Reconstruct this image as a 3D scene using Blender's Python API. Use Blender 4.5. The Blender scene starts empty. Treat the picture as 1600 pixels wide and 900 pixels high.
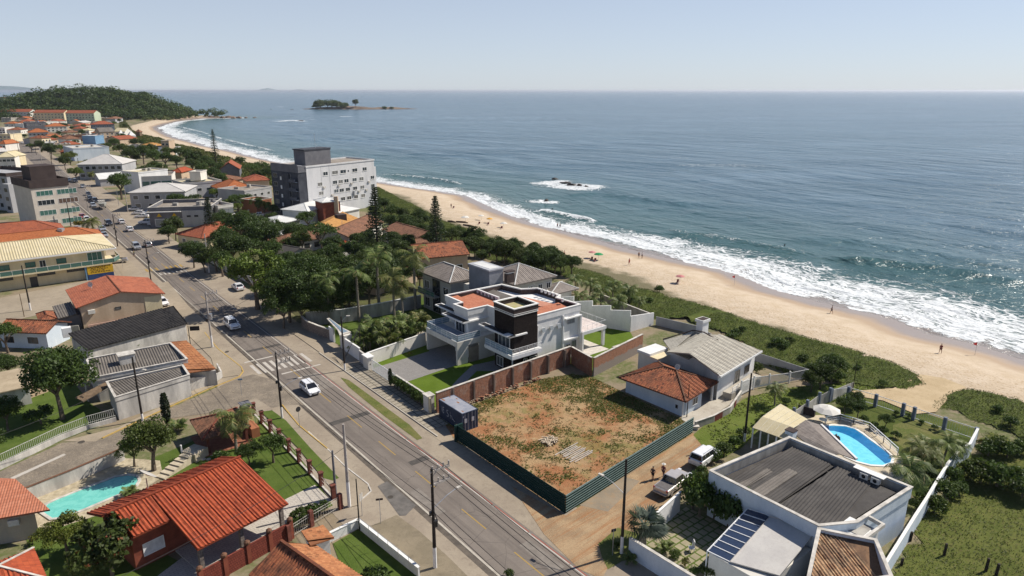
import bpy, bmesh, math, random
import numpy as np
from mathutils import Vector, Matrix, noise as mnoise
R=math.radians
scene=bpy.context.scene
COL=scene.collection
random.seed(7); rng=np.random.default_rng(7)
# ------------------------------------------------------------------ camera, sky, sun, exposure
CAMH=42.0; FPX=1066.0; TH=math.atan((450-141)/FPX)
cam_d=bpy.data.cameras.new('camera'); cam=bpy.data.objects.new('camera',cam_d); COL.objects.link(cam)
cam.location=(0,0,CAMH); cam.rotation_euler=(math.pi/2-TH,0,0)
cam_d.sensor_width=36; cam_d.lens=FPX/1600*36; cam_d.clip_end=90000; cam_d.clip_start=.5
scene.camera=cam
SUN_EL=46.0; SUN_AZ=66.0      # azimuth measured from +Y towards +X
world=bpy.data.worlds.new('World'); scene.world=world; world.use_nodes=True
wn=world.node_tree; wn.nodes.clear()
wo=wn.nodes.new('ShaderNodeOutputWorld'); bg=wn.nodes.new('ShaderNodeBackground'); sky=wn.nodes.new('ShaderNodeTexSky')
sky.sky_type='NISHITA'; sky.sun_disc=False; sky.sun_elevation=R(SUN_EL); sky.sun_rotation=R(SUN_AZ)
sky.air_density=0.7; sky.dust_density=0.5; sky.ozone_density=6.0; sky.altitude=40
bg.inputs['Strength'].default_value=0.09
tc=wn.nodes.new('ShaderNodeTexCoord'); sx=wn.nodes.new('ShaderNodeSeparateXYZ'); mr=wn.nodes.new('ShaderNodeMapRange'); mxw=wn.nodes.new('ShaderNodeMix'); mxw.data_type='RGBA'
wn.links.new(tc.outputs['Generated'],sx.inputs[0]); wn.links.new(sx.outputs['Z'],mr.inputs[0])   # thin bright veil of humid air low in the sky
for i_,v_ in ((1,0.0),(2,.55),(3,.72),(4,.0)): mr.inputs[i_].default_value=v_
mxw.inputs[7].default_value=(6.5,6.95,7.5,1); wn.links.new(mr.outputs[0],mxw.inputs[0]); wn.links.new(sky.outputs[0],mxw.inputs[6])
wn.links.new(mxw.outputs[2],bg.inputs[0]); wn.links.new(bg.outputs[0],wo.inputs[0])
sl=bpy.data.lights.new('sun','SUN'); so=bpy.data.objects.new('sun',sl); COL.objects.link(so)
sl.energy=5.0; sl.angle=R(.5); sl.color=(1,.93,.82)
sd=Vector((math.sin(R(SUN_AZ))*math.cos(R(SUN_EL)),math.cos(R(SUN_AZ))*math.cos(R(SUN_EL)),math.sin(R(SUN_EL))))
so.rotation_euler=sd.to_track_quat('Z','Y').to_euler(); so.location=(60,60,90)
vs=scene.view_settings; vs.view_transform='Standard'; vs.look='None'; vs.exposure=0.26; vs.gamma=1; vs.use_curve_mapping=False
scene.cycles.use_denoising=True
scene.cycles.max_bounces=6; scene.cycles.transparent_max_bounces=12; scene.cycles.volume_bounces=0
scene.cycles.caustics_reflective=False; scene.cycles.caustics_refractive=False
# ------------------------------------------------------------------ helpers
SEA=-2.5
def G(x,y,z=0.0):
    "survey: point of the 1600x900 photograph -> world point at height z"
    u=(x-800)/FPX; w=(y-450)/FPX
    dn=math.sin(TH)+w*math.cos(TH); fw=math.cos(TH)-w*math.sin(TH)
    t=(CAMH-z)/dn
    return Vector((u*t,fw*t,z))
def GP(pts,z=0.0): return [G(p[0],p[1],z) for p in pts]
def tag(o,label=None,cat=None,group=None,kind=None):
    if label: o['label']=label
    if cat: o['category']=cat
    if group: o['group']=group
    if kind: o['kind']=kind
    return o
def thing(name,label,cat,loc=(0,0,0),group=None,rz=0):
    o=bpy.data.objects.new(name,None); COL.objects.link(o); o.location=loc; o.rotation_euler=(0,0,rz)
    o.empty_display_size=.3
    return tag(o,label,cat,group)
class MB:
    "collects shapes in world (or template) coordinates; build() links them as ONE mesh object"
    def __init__(s): s.v=[];s.f=[];s.m=[];s.uv=[]
    def add(s,vs,fs,m=0,uv=None):
        n=len(s.v); s.v+= [tuple(v) for v in vs]
        for k,f in enumerate(fs):
            s.f.append(tuple(i+n for i in f)); s.m.append(m); s.uv.append(uv[k] if uv else None)
        return s
    def quad(s,a,b,c,d,m=0,uv=None): return s.add([a,b,c,d],[(0,1,2,3)],m,[uv] if uv else None)
    def poly(s,pts,m=0): return s.add(pts,[tuple(range(len(pts)))],m)
    def prism(s,pts,z0,z1,m=0,mtop=None,bottom=True):
        "pts: plan polygon (2D); z0/z1 numbers or per-point lists"
        n=len(pts)
        ar=sum(pts[i][0]*pts[(i+1)%n][1]-pts[(i+1)%n][0]*pts[i][1] for i in range(n))
        if ar<0: 
            pts=pts[::-1]
            if hasattr(z1,'__len__'): z1=z1[::-1]
            if hasattr(z0,'__len__'): z0=z0[::-1]
        z0=z0 if hasattr(z0,'__len__') else [z0]*n; z1=z1 if hasattr(z1,'__len__') else [z1]*n
        vs=[(p[0],p[1],z0[i]) for i,p in enumerate(pts)]+[(p[0],p[1],z1[i]) for i,p in enumerate(pts)]
        s.add(vs,[(i,(i+1)%n,(i+1)%n+n,i+n) for i in range(n)],m)
        s.add([vs[i+n] for i in range(n)],[tuple(range(n))],m if mtop is None else mtop)
        if bottom: s.add([vs[n-1-i] for i in range(n)],[tuple(range(n))],m)
        return s
    def box(s,c,sz,rz=0,m=0):
        ca,sa=math.cos(rz),math.sin(rz); hx,hy,hz=sz[0]/2,sz[1]/2,sz[2]/2
        vs=[]
        for dz in (-hz,hz):
            for dx,dy in ((-hx,-hy),(hx,-hy),(hx,hy),(-hx,hy)):
                vs.append((c[0]+dx*ca-dy*sa,c[1]+dx*sa+dy*ca,c[2]+dz))
        return s.add(vs,[(3,2,1,0),(4,5,6,7),(0,1,5,4),(1,2,6,5),(2,3,7,6),(3,0,4,7)],m)
    def tube(s,pts,r,n=6,m=0,cap=True):
        "pts: list of points, r: number or list"
        pts=[Vector(p) for p in pts]; rs=r if hasattr(r,'__len__') else [r]*len(pts)
        vs=[];
        for i,p in enumerate(pts):
            d=(pts[min(i+1,len(pts)-1)]-pts[max(i-1,0)]).normalized()
            a=d.cross(Vector((0,0,1)) if abs(d.z)<.95 else Vector((1,0,0))).normalized(); b=d.cross(a)
            for k in range(n):
                t=2*math.pi*k/n; vs.append(p+(a*math.cos(t)+b*math.sin(t))*rs[i])
        fs=[]
        for i in range(len(pts)-1):
            for k in range(n): fs.append((i*n+(k+1)%n,i*n+k,(i+1)*n+k,(i+1)*n+(k+1)%n))
        if cap: fs.append(tuple(range(n))); fs.append(tuple(range(len(vs)-1,len(vs)-n-1,-1)))
        return s.add(vs,fs,m)
    def cyl(s,c,r,h,n=12,m=0,r2=None): return s.tube([c,(c[0],c[1],c[2]+h)],[r,r if r2 is None else r2],n,m)
    def beam(s,a,b,w,h,m=0):
        "rectangular bar between two points (h along z, w sideways)"
        a=Vector(a);b=Vector(b);d=(b-a).normalized()
        x=d.cross(Vector((0,0,1)));x=x.normalized() if x.length>1e-4 else Vector((1,0,0)); y=x.cross(d)
        vs=[]
        for p in (a,b):
            for sx,sy in ((-1,-1),(1,-1),(1,1),(-1,1)): vs.append(p+x*(sx*w/2)+y*(sy*h/2))
        return s.add(vs,[(0,1,2,3),(7,6,5,4),(0,4,5,1),(1,5,6,2),(2,6,7,3),(3,7,4,0)],m)
    def wall(s,pts,h,t,z=0.0,m=0,cap=None,capm=0,closed=False):
        "free-standing wall along plan points; h number or list (height at each point)"
        P=[Vector((p[0],p[1])) for p in pts]; n=len(P); hs=h if hasattr(h,'__len__') else [h]*n
        rng_=range(n if closed else n-1)
        L=[];Rr=[]
        for i in range(n):
            ds=[]
            if i>0 or closed: ds.append((P[i]-P[i-1]).normalized())
            if i<n-1 or closed: ds.append((P[(i+1)%n]-P[i]).normalized())
            d=sum(ds,Vector((0,0)))
            d=d.normalized() if d.length>1e-6 else ds[0]; nn=Vector((-d.y,d.x)); k=1/max(.5,abs(nn.dot(Vector((-ds[0].y,ds[0].x)))))
            L.append(P[i]+nn*t/2*k); Rr.append(P[i]-nn*t/2*k)
        for i in rng_:
            j=(i+1)%n
            s.prism([L[i],Rr[i],Rr[j],L[j]],z,[z+hs[i],z+hs[i],z+hs[j],z+hs[j]],m)
            if cap:
                e=cap
                d=(P[j]-P[i]).normalized(); nn=Vector((-d.y,d.x))
                s.prism([L[i]+nn*e,Rr[i]-nn*e,Rr[j]-nn*e,L[j]+nn*e],[z+hs[i]+.003]*2+[z+hs[j]+.003]*2,[z+hs[i]+.06]*2+[z+hs[j]+.06]*2,capm)
        return s
    def build(s,name,mats,parent=None,smooth=False,label=None,cat=None,group=None,kind=None,bevel=0):
        me=bpy.data.meshes.new(name)
        off=Vector((0,0,0))
        if parent is not None:
            off=Vector(parent.location); p=parent.parent
            while p is not None: off+=Vector(p.location); p=p.parent
        vs=s.v if off.length==0 else [(v[0]-off.x,v[1]-off.y,v[2]-off.z) for v in s.v]
        loc=None
        if parent is None and s.v and kind!='structure':
            a=np.array(s.v); c=(a.min(0)+a.max(0))/2; loc=(c[0],c[1],a[:,2].min())
            vs=(a-np.array(loc)).tolist()
        me.from_pydata(vs,[],s.f)
        mats=mats if isinstance(mats,(list,tuple)) else [mats]
        for m_ in mats: me.materials.append(m_)
        if len(mats)>1: me.polygons.foreach_set('material_index',s.m)
        if any(u is not None for u in s.uv):
            ul=me.uv_layers.new(name='UVMap'); k=0; arr=np.zeros(len(me.loops)*2,'f')
            for fi,f in enumerate(s.f):
                u=s.uv[fi]
                for j in range(len(f)):
                    if u: arr[2*k]=u[j][0]; arr[2*k+1]=u[j][1]
                    k+=1
            ul.data.foreach_set('uv',arr)
        if smooth: me.polygons.foreach_set('use_smooth',[True]*len(me.polygons))
        me.update()
        o=bpy.data.objects.new(name,me); COL.objects.link(o)
        if loc is not None: o.location=loc
        if parent is not None: o.parent=parent
        if bevel:
            b=o.modifiers.new('bevel','BEVEL'); b.width=bevel; b.segments=2; b.limit_method='ANGLE'
        return tag(o,label,cat,group,kind)
def kids(o): return [c for c in o.children]
def copy_tree(o,parent=None):
    c=o.copy(); COL.objects.link(c)
    if parent is not None: c.parent=parent
    for ch in kids(o): copy_tree(ch,c)
    return c
def mesh_np(name,v,f,mats,attrs=None,smooth=False,parent=None,**kw):
    "fast mesh from numpy arrays; f (n,k)"
    me=bpy.data.meshes.new(name); f=np.asarray(f); v=np.asarray(v,dtype='f')
    me.vertices.add(len(v)); me.vertices.foreach_set('co',v.ravel())
    k=f.shape[1]; me.loops.add(f.size); me.loops.foreach_set('vertex_index',f.ravel().astype('i'))
    me.polygons.add(len(f)); me.polygons.foreach_set('loop_start',np.arange(0,f.size,k,dtype='i'))
    me.update(calc_edges=True)
    if smooth: me.polygons.foreach_set('use_smooth',[True]*len(f))
    for m_ in (mats if isinstance(mats,(list,tuple)) else [mats]): me.materials.append(m_)
    for a,(dom,val) in (attrs or {}).items():
        at=me.attributes.new(a,'FLOAT',dom); at.data.foreach_set('value',np.asarray(val,dtype='f'))
    o=bpy.data.objects.new(name,me); COL.objects.link(o)
    if parent is not None: o.parent=parent
    return tag(o,**kw)
# ------------------------------------------------------------------ materials
class NT:
    def __init__(s,name):
        s.m=bpy.data.materials.new(name); s.m.use_nodes=True; s.t=s.m.node_tree; s.t.nodes.clear()
        s.out=s.n('ShaderNodeOutputMaterial')
    def n(s,t,**k):
        x=s.t.nodes.new(t)
        for a,b in k.items(): setattr(x,a,b)
        return x
    def l(s,a,b): s.t.links.new(a,b)
    def val(s,x,sock):
        if hasattr(x,'is_linked') or hasattr(x,'links'): s.l(x,sock)
        else: sock.default_value=x
    def pos(s): 
        if not hasattr(s,'_p'): s._p=s.n('ShaderNodeNewGeometry').outputs['Position']
        return s._p
    def math(s,op,a,b=0,c=0):
        x=s.n('ShaderNodeMath',operation=op); s.val(a,x.inputs[0]); s.val(b,x.inputs[1]); s.val(c,x.inputs[2]); return x.outputs[0]
    def noise(s,vec,scale,detail=4,rough=.55,dist=0):
        x=s.n('ShaderNodeTexNoise'); s.l(vec,x.inputs['Vector']); x.inputs['Scale'].default_value=scale; x.inputs['Detail'].default_value=detail
        x.inputs['Roughness'].default_value=rough; x.inputs['Distortion'].default_value=dist; return x.outputs['Fac']
    def voro(s,vec,scale,feature='F1',out='Distance'):
        x=s.n('ShaderNodeTexVoronoi',feature=feature); s.l(vec,x.inputs['Vector']); x.inputs['Scale'].default_value=scale; return x.outputs[out]
    def map(s,x,a,b,c=0,d=1,smooth=False):
        y=s.n('ShaderNodeMapRange',interpolation_type='SMOOTHSTEP' if smooth else 'LINEAR'); s.val(x,y.inputs['Value'])
        for i,q in zip(('From Min','From Max','To Min','To Max'),(a,b,c,d)): s.val(q,y.inputs[i])
        return y.outputs[0]
    def mix(s,f,a,b):
        x=s.n('ShaderNodeMix',data_type='RGBA'); s.val(f,x.inputs['Factor'])
        for q,i in ((a,6),(b,7)):
            if isinstance(q,(tuple,list)): x.inputs[i].default_value=(*q[:3],1)
            else: s.l(q,x.inputs[i])
        return x.outputs[2]
    def scale(s,vec,k):
        x=s.n('ShaderNodeVectorMath',operation='MULTIPLY'); s.l(vec,x.inputs[0]); x.inputs[1].default_value=k; return x.outputs[0]
    def attr(s,name):
        x=s.n('ShaderNodeAttribute'); x.attribute_name=name; return x.outputs['Fac']
    def sep(s,vec):
        x=s.n('ShaderNodeSeparateXYZ'); s.l(vec,x.inputs[0]); return x.outputs
    def comb(s,a,b,c=0):
        x=s.n('ShaderNodeCombineXYZ'); s.val(a,x.inputs[0]); s.val(b,x.inputs[1]); s.val(c,x.inputs[2]); return x.outputs[0]
    def uv(s): return s.n('ShaderNodeUVMap').outputs[0]
    def bump(s,h,strength=.3,dist=.05):
        x=s.n('ShaderNodeBump'); s.val(h,x.inputs['Height']); x.inputs['Strength'].default_value=strength; x.inputs['Distance'].default_value=dist; return x.outputs[0]
    def bsdf(s,col,rough=.8,spec=.3,normal=None,metal=0,**kw):
        b=s.n('ShaderNodeBsdfPrincipled'); 
        if isinstance(col,(tuple,list)): b.inputs['Base Color'].default_value=(*col[:3],1)
        else: s.l(col,b.inputs['Base Color'])
        s.val(rough,b.inputs['Roughness']); b.inputs['Specular IOR Level'].default_value=spec; s.val(metal,b.inputs['Metallic'])
        if normal is not None: s.l(normal,b.inputs['Normal'])
        for k,v in kw.items(): s.val(v,b.inputs[k])
        s.l(b.outputs[0],s.out.inputs[0]); s.b=b; return s.m
_mc={}
def sc(c,k): return tuple(min(1,x*k) for x in c[:3])
def M(name,c,c2=None,scale=1.5,rough=.85,bump=.0,spec=.25,var=.18,fine=True,streak=False):
    "general weathered surface: large + fine noise mottling of a base colour"
    if name in _mc: return _mc[name]
    t=NT(name); p=t.pos()
    if streak: p=t.scale(p,(1,1,.22))
    n1=t.noise(p,scale,5,.6); f=t.map(n1,.3,.7,0,1,True)
    col=t.mix(f,sc(c,1-var),sc(c2,1) if c2 else sc(c,1+var*.8))
    if fine:
        n2=t.noise(t.pos(),scale*9,3); col=t.mix(t.map(n2,.35,.75,0,.35),col,sc(c,.72))
    nm=t.bump(t.noise(t.pos(),scale*8,3),bump,.03) if bump else None
    _mc[name]=t.bsdf(col,rough,spec,nm); return _mc[name]
def plain(name,c,rough=.5,spec=.5,metal=0,coat=0,**kw):
    if name in _mc: return _mc[name]
    t=NT(name); n=t.noise(t.pos(),3,2); col=t.mix(t.map(n,.3,.7,0,1),sc(c,.92),sc(c,1.06))
    _mc[name]=t.bsdf(col,rough,spec,None,metal,**({'Coat Weight':coat} if coat else {}),**kw); return _mc[name]
# ------------------------------------------------------------------ coast geometry
_wl=[(1600,562),(1525,537),(1450,522),(1394,497),(1294,475),(1206,451),(1145,425),(1075,410),(987,390),(900,366),(850,354),(812,342),(775,327),(750,315),(730,306),(695,300),(637,292),(590,284),(437,254),(400,246),(362,236),(325,229),(300,222),(272,215),(250,204),(246,199),(262,194),(282,189),(318,185),(366,184.5)]
WLP=[tuple(G(x,y,SEA)[:2]) for x,y in _wl]
_a=np.array(WLP[0]);_b=np.array(WLP[2]); _d=(_a-_b)/np.linalg.norm(_a-_b)
WLP=[tuple(_a+_d*600+np.array([150,0])),tuple(_a+_d*90+np.array([6,0]))]+WLP+[(-520,1235),(-640,1290),(-900,1330),(-1500,1420),(-6000,2200)]
WLP=np.array(WLP)
def coast(x,y):
    "signed distance to the waterline (+ out to sea) and arc length along it"
    x=np.asarray(x,float);y=np.asarray(y,float)
    best=np.full(x.shape,1e18); arc=np.zeros(x.shape); s0=0
    for i in range(len(WLP)-1):
        a=WLP[i];d=WLP[i+1]-a;L=np.hypot(*d)
        t=np.clip(((x-a[0])*d[0]+(y-a[1])*d[1])/L**2,0,1)
        r=(x-a[0]-t*d[0])**2+(y-a[1]-t*d[1])**2
        k=r<best
        best=np.where(k,r,best); arc=np.where(k,s0+t*L,arc); s0+=L
    # inside test: land polygon
    poly=np.vstack([WLP,[[-6000,-900],[WLP[0][0],-900]]])
    ins=np.zeros(x.shape,bool); j=len(poly)-1
    for i in range(len(poly)):
        xi,yi=poly[i];xj,yj=poly[j]
        c=((yi>y)!=(yj>y))&(x<(xj-xi)*(y-yi)/(yj-yi+1e-12)+xi); ins^=c; j=i
    return np.where(ins,-1,1)*np.sqrt(best),arc
HILL=[(-768,1035,6),(-742,1045,22),(-705,1065,33),(-660,1085,37),(-620,1100,34),(-575,1090,27),(-545,1085,22),(-510,1110,11),(-480,1150,3)]
HILL=[ (x,y,h) for x,y,h in HILL]
def hill(x,y):
    x=np.asarray(x,float);y=np.asarray(y,float)
    hx=np.array([h[0] for h in HILL]);o=np.argsort(hx)
    yy=np.interp(x,hx[o],np.array([h[1] for h in HILL])[o]);hh=np.interp(x,hx[o],np.array([h[2] for h in HILL])[o],left=0,right=0)
    e=np.where(x<-768,np.clip((x+790)/22,0,1)*6,0)
    return (hh+e)*np.exp(-((y-yy)/62)**2)
def height(x,y,d=None):
    if d is None: d,_=coast(x,y)
    b=SEA+np.clip(-d/22,-2.0,1.0)*2.5
    return b+np.where(d<0,hill(x,y)*np.clip(-d/45,0,1),0)
def zat(x,y): return float(height(np.array([x]),np.array([y]))[0])
def fbm(x,y,s,oct=4,seed=0):
    "cheap value noise on numpy arrays"
    x=np.asarray(x,float)*s;y=np.asarray(y,float)*s; tot=0;amp=1;nrm=0
    def h(i,j):
        v=np.sin(i*127.1+j*311.7+seed*74.7)*43758.5453; return v-np.floor(v)
    for o in range(oct):
        i=np.floor(x);j=np.floor(y);fx=x-i;fy=y-j;fx=fx*fx*(3-2*fx);fy=fy*fy*(3-2*fy)
        tot=tot+amp*((h(i,j)*(1-fx)+h(i+1,j)*fx)*(1-fy)+(h(i,j+1)*(1-fx)+h(i+1,j+1)*fx)*fy); nrm+=amp; amp*=.5; x=x*2.03+17.1;y=y*2.03+5.3
    return tot/nrm
# ------------------------------------------------------------------ THE SETTING: ground, beach, sea
def polar(r0,r1,nr,angs):
    rr=np.exp(np.linspace(math.log(r0),math.log(r1),nr)); A,Rr=np.meshgrid(angs,rr)
    x=Rr*np.sin(A);y=Rr*np.cos(A); na=len(angs)
    i=np.arange((nr-1)*(na-1)); r=i//(na-1);c=i%(na-1); a=r*na+c
    return x.ravel(),y.ravel(),np.stack([a,a+1,a+na+1,a+na],1)
def compact(v,f,*arrs):
    u,inv=np.unique(f,return_inverse=True); return (v[u],inv.reshape(f.shape))+tuple(a[u] for a in arrs)
def ground_mats():
    t=NT('sand'); p=t.pos(); d=t.attr('inland')
    n1=t.noise(p,.35,5,.6); n2=t.noise(p,6,4,.7); n3=t.noise(t.scale(p,(1,1,1)),1.4,4,.65)
    dry=t.mix(t.map(n1,.35,.65,0,1,True),(.47,.375,.265),(.54,.445,.335))
    dry=t.mix(t.map(n2,.5,.72,0,.55),dry,(.36,.24,.125))
    # trampled upper beach is rougher, with footprints
    rough=t.map(d,13,18,0,1,True)
    ft=t.map(t.voro(p,1.6),.12,.34,1,0,True)
    dry=t.mix(t.math('MULTIPLY',t.math('MULTIPLY',ft,rough),.8),dry,(.30,.20,.11))
    wetn=t.math('ADD',d,t.map(t.noise(t.scale(p,(.5,.5,1)),.18,4),0,1,-3.5,3.5))
    wet=t.map(wetn,8.0,11.5,1,0,True); vwet=t.map(wetn,3.5,8.5,1,0,True)
    col=t.mix(wet,dry,(.37,.27,.18)); col=t.mix(vwet,col,(.275,.22,.185))
    rg=t.math('SUBTRACT',.95,t.math('ADD',t.math('MULTIPLY',wet,.15),t.math('MULTIPLY',vwet,.5)))
    h=t.math('ADD',t.math('MULTIPLY',t.math('MULTIPLY',n3,rough),2.2),t.math('MULTIPLY',n2,.25)); h=t.math('MULTIPLY',h,t.math('SUBTRACT',1,vwet))
    col=t.mix(t.map(t.math('ADD',d,t.map(t.noise(p,.25,4),0,1,-4,4)),27,31,0,1,True),col,(.15,.13,.07)); sand=t.bsdf(col,rg,.35,t.bump(h,.65,.14))
    t=NT('town_soil'); p=t.pos(); n1=t.noise(p,.09,5,.62); n2=t.noise(p,1.3,5,.65); n3=t.noise(p,9,3,.7)
    c=t.mix(t.map(n1,.42,.58,0,1,True),(.24,.19,.13),(.11,.13,.045)); c=t.mix(t.map(n2,.45,.7,0,.7),c,(.29,.235,.165)); c=t.mix(t.map(n3,.5,.75,0,.5),c,(.10,.085,.05))
    hz=t.sep(p)[2]; c=t.mix(t.map(hz,.8,3.5,0,1,True),c,(.040,.055,.018)); soil=t.bsdf(c,.95,.15,t.bump(n3,.4,.05))
    return sand,soil
SAND,SOIL=ground_mats()
angs=np.concatenate([np.linspace(-math.pi,-1.0,24)[:-1],np.linspace(-1.0,1.0,330),np.linspace(1.0,math.pi,24)[1:]])
x,y,f=polar(3,6200,300,angs)
d,arc=coast(x,y); z=height(x,y,d)
z=z+np.where((d<-6)&(d>-26),(fbm(x,y,.35,3)-.5)*.22,0)
fd=d[f].mean(1)
keep=d[f].min(1)<14
isb=(fd>-36)
V=np.stack([x,y,z],1)
v1,f1,d1=compact(V,f[keep&isb],d); mesh_np('beach',v1,f1,SAND,{'inland':('POINT',-d1)},True,kind='structure')
v1,f1=compact(V,f[keep&~isb]); mesh_np('ground',v1,f1,SOIL,None,True,kind='structure')
# sea
def sea_mat():
    t=NT('sea_water'); p=t.pos(); off=t.attr('off'); ar=t.attr('arc'); fo=t.attr('foam'); 
    sa=t.comb(ar,off,0)
    swell=t.noise(t.scale(sa,(.018,.11,1)),1,3,.5)
    n=t.noise(p,.004,4,.6); n2=t.noise(t.scale(p,(1,1,1)),.05,4,.6)
    deep=t.mix(t.map(n,.35,.65,0,1,True),(.038,.09,.124),(.052,.112,.148))
    green=(.046,.108,.106)
    stk=t.noise(t.scale(sa,(.010,.085,1)),1,5,.68); stk2=t.noise(t.scale(p,(.004,.03,1)),1,5,.7); deep=t.mix(t.map(t.math('ADD',t.math('MULTIPLY',stk,.5),t.math('MULTIPLY',stk2,.5)),.44,.64,0,.75,True),deep,(.135,.215,.28))  # pale streaks of wind sheen mixed into the deep water colour
    c=t.mix(t.map(off,12,130,1,0,True),deep,green)
    c=t.mix(t.map(off,0,22,.8,0,True),c,(.13,.17,.14)); c=t.mix(t.map(t.math('ADD',off,t.map(t.noise(sa,.12,3),.3,.7,-3,3)),1.5,6.5,1,0,True),c,(.255,.215,.19))
    # foam: band near the shore broken up by warped noise, denser towards the waterline
    warp=t.n('ShaderNodeTexNoise'); t.l(sa,warp.inputs['Vector']); warp.inputs['Scale'].default_value=.12; warp.inputs['Detail'].default_value=3
    wv=t.n('ShaderNodeVectorMath',operation='MULTIPLY_ADD'); t.l(warp.outputs['Color'],wv.inputs[0]); wv.inputs[1].default_value=(9,9,0); t.l(sa,wv.inputs[2])
    cells=t.voro(t.scale(wv.outputs[0],(.75,1.25,1)),.30,'DISTANCE_TO_EDGE'); lace=t.map(cells,.0,.15,1,0,True)
    cells2=t.voro(t.scale(wv.outputs[0],(.6,1.3,1)),.95,'DISTANCE_TO_EDGE'); lace2=t.map(cells2,.0,.20,1,0,True)
    big=t.noise(t.scale(wv.outputs[0],(.35,1,1)),.16,5,.7); fine=t.noise(t.scale(sa,(.7,1.2,1)),1.1,5,.75)
    lacy=t.math('ADD',t.math('MULTIPLY',lace,.38),t.math('MULTIPLY',lace2,.30))
    tex=t.math('ADD',t.math('ADD',t.math('MULTIPLY',big,.75),t.math('MULTIPLY',fine,.6)),t.math('MULTIPLY',lacy,.55))
    thr=t.map(fo,0,1,1.30,.63)
    fm=t.map(t.math('SUBTRACT',tex,thr),-.07,.15,0,1,True); fm=t.math('MULTIPLY',fm,t.map(fo,.02,.12,0,1))
    col=t.mix(fm,c,t.mix(t.map(fine,.35,.7,0,1),(.50,.54,.56),(.82,.83,.83)))
    rg=t.math('ADD',.20,t.math('MULTIPLY',fm,.55))
    r1=t.noise(t.scale(sa,(.35,1,1)),.55,5,.62); r2=t.noise(t.scale(p,(.6,1,1)),.11,4,.6); r3=t.noise(p,2.4,3,.6)
    h=t.math('ADD',t.math('ADD',t.math('MULTIPLY',r1,.55),t.math('MULTIPLY',r2,2.7)),t.math('MULTIPLY',r3,.16))
    r4=t.noise(t.scale(sa,(.014,.06,1)),1,4,.6); h=t.math('ADD',t.math('ADD',h,t.math('ADD',t.math('MULTIPLY',r4,5.0),t.math('MULTIPLY',t.noise(t.scale(p,(.6,1,1)),.24,4,.6),1.35))),t.math('MULTIPLY',fm,.25))
    return t.bsdf(col,rg,.5,t.bump(h,1.0,.75),IOR=1.333)
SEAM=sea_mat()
def gline(x,y,pts,wid,z=SEA):
    "distance field to a crest polyline given in photo points: signed (+ shoreward side by coast distance) and falloff at ends"
    P=np.array([tuple(G(a,b,z)[:2]) for a,b in pts]); best=np.full(x.shape,1e9); tt=np.zeros(x.shape)
    n=len(P)-1
    for i in range(n):
        a=P[i];dd=P[i+1]-a;L2=(dd**2).sum(); t=((x-a[0])*dd[0]+(y-a[1])*dd[1])/L2; tc=np.clip(t,0,1)
        q=np.hypot(x-a[0]-tc*dd[0],y-a[1]-tc*dd[1]); k=q<best; best=np.where(k,q,best); tt=np.where(k,(i+tc)/n,tt)
    return best,tt
sang=np.concatenate([np.linspace(-1.25,-.72,40)[:-1],np.linspace(-.72,.72,760),np.linspace(.72,1.35,50)[1:]])
x,y,f=polar(60,60000,620,sang)
d,arc=coast(x,y)
keep=(d[f].max(1)>-3.5)
V=np.stack([x,y,np.zeros_like(x)],1); v1,f1,d1,a1=compact(V,f[keep],d,-.56*x+.83*y)
X,Y=v1[:,0],v1[:,1]; z=np.full(len(X),SEA)
dist=np.hypot(X,Y)
wob=(fbm(a1,d1*0,.02,3,3)-.5)
# ground swell running parallel to the shore, fading into the distance
sw=np.sin((d1+wob*60+fbm(X,Y,.012,3,5)*40)*2*math.pi/33)*.42*np.clip((d1-12)/60,0,1)*np.clip((520-d1)/420,0,1)*np.clip(fbm(a1*.6,d1,.018,3,9)*2.2-.55,.05,1.3)
z=z+sw
foam=np.zeros(len(X))
wfar=np.interp(Y,[90,150,200,240,300,350,480,600,800,1000],[30,29,24,15,13,13,18,22,26,16])
edge=d1+wob*9+(fbm(a1,d1,.11,3,11)-.5)*9
foam=np.maximum(foam,np.clip(1.12-(edge/wfar)**2*.62,0,1)*np.clip((edge+1.2)/1.5,0,1))
crests=[([(1040,358),(1066,365),(1119,371),(1206,388),(1285,401)],.75,.55,1),([(1285,401),(1330,406),(1399,413),(1447,419),(1512,430),(1600,446),(1700,470)],1.15,.0,1),
 ([(930,302),(1000,311),(1040,316),(1090,320)],.8,0,1),([(1200,382),(1250,372),(1337,378),(1425,391),(1500,405),(1556,414),(1640,432)],.55,0,1),
 ([(838,327),(865,333),(900,340),(940,348)],.8,.95,1),([(880,305),(925,303),(960,306)],.4,0,1),
 ([(590,272),(640,276),(690,282),(730,290)],.8,.75,1),([(320,210),(345,217),(390,228),(437,238)],.8,.85,1),([(270,196),(300,203),(330,211)],.7,.8,1),([(300,212),(330,222),(380,236)],.6,.7,1),
 ([(1290,440),(1390,455),(1480,478),(1600,512)],.45,.8,1),([(1050,392),(1150,412),(1240,440),(1330,462)],.35,.7,1)]
for pts,hh,fo,_ in crests:
    q,t=gline(X,Y,pts,6); e=np.clip(np.minimum(t,1-t)*5,0,1)*np.where(True,1,1)
    prof=np.exp(-(q/2.6)**2)*hh*1.25*e*(.7+.6*fbm(a1,d1,.08,2,4)); z=z+prof
    if fo: foam=np.maximum(foam,np.exp(-(q/3.2)**2)*fo*np.clip(e*2,0,1)*(.75+.5*(fbm(a1,d1,.15,3,8))))
rocks_px=[(868,281,3.2),(884,287,4.5),(893,290,5.0),(905,291,4.0),(916,293,3.0),(854,315,2.2),(468,189,8),(452,190,5),(437,167,6),(424,170,5),(396,184,6),(350,184,9),(560,166,7)]
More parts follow.
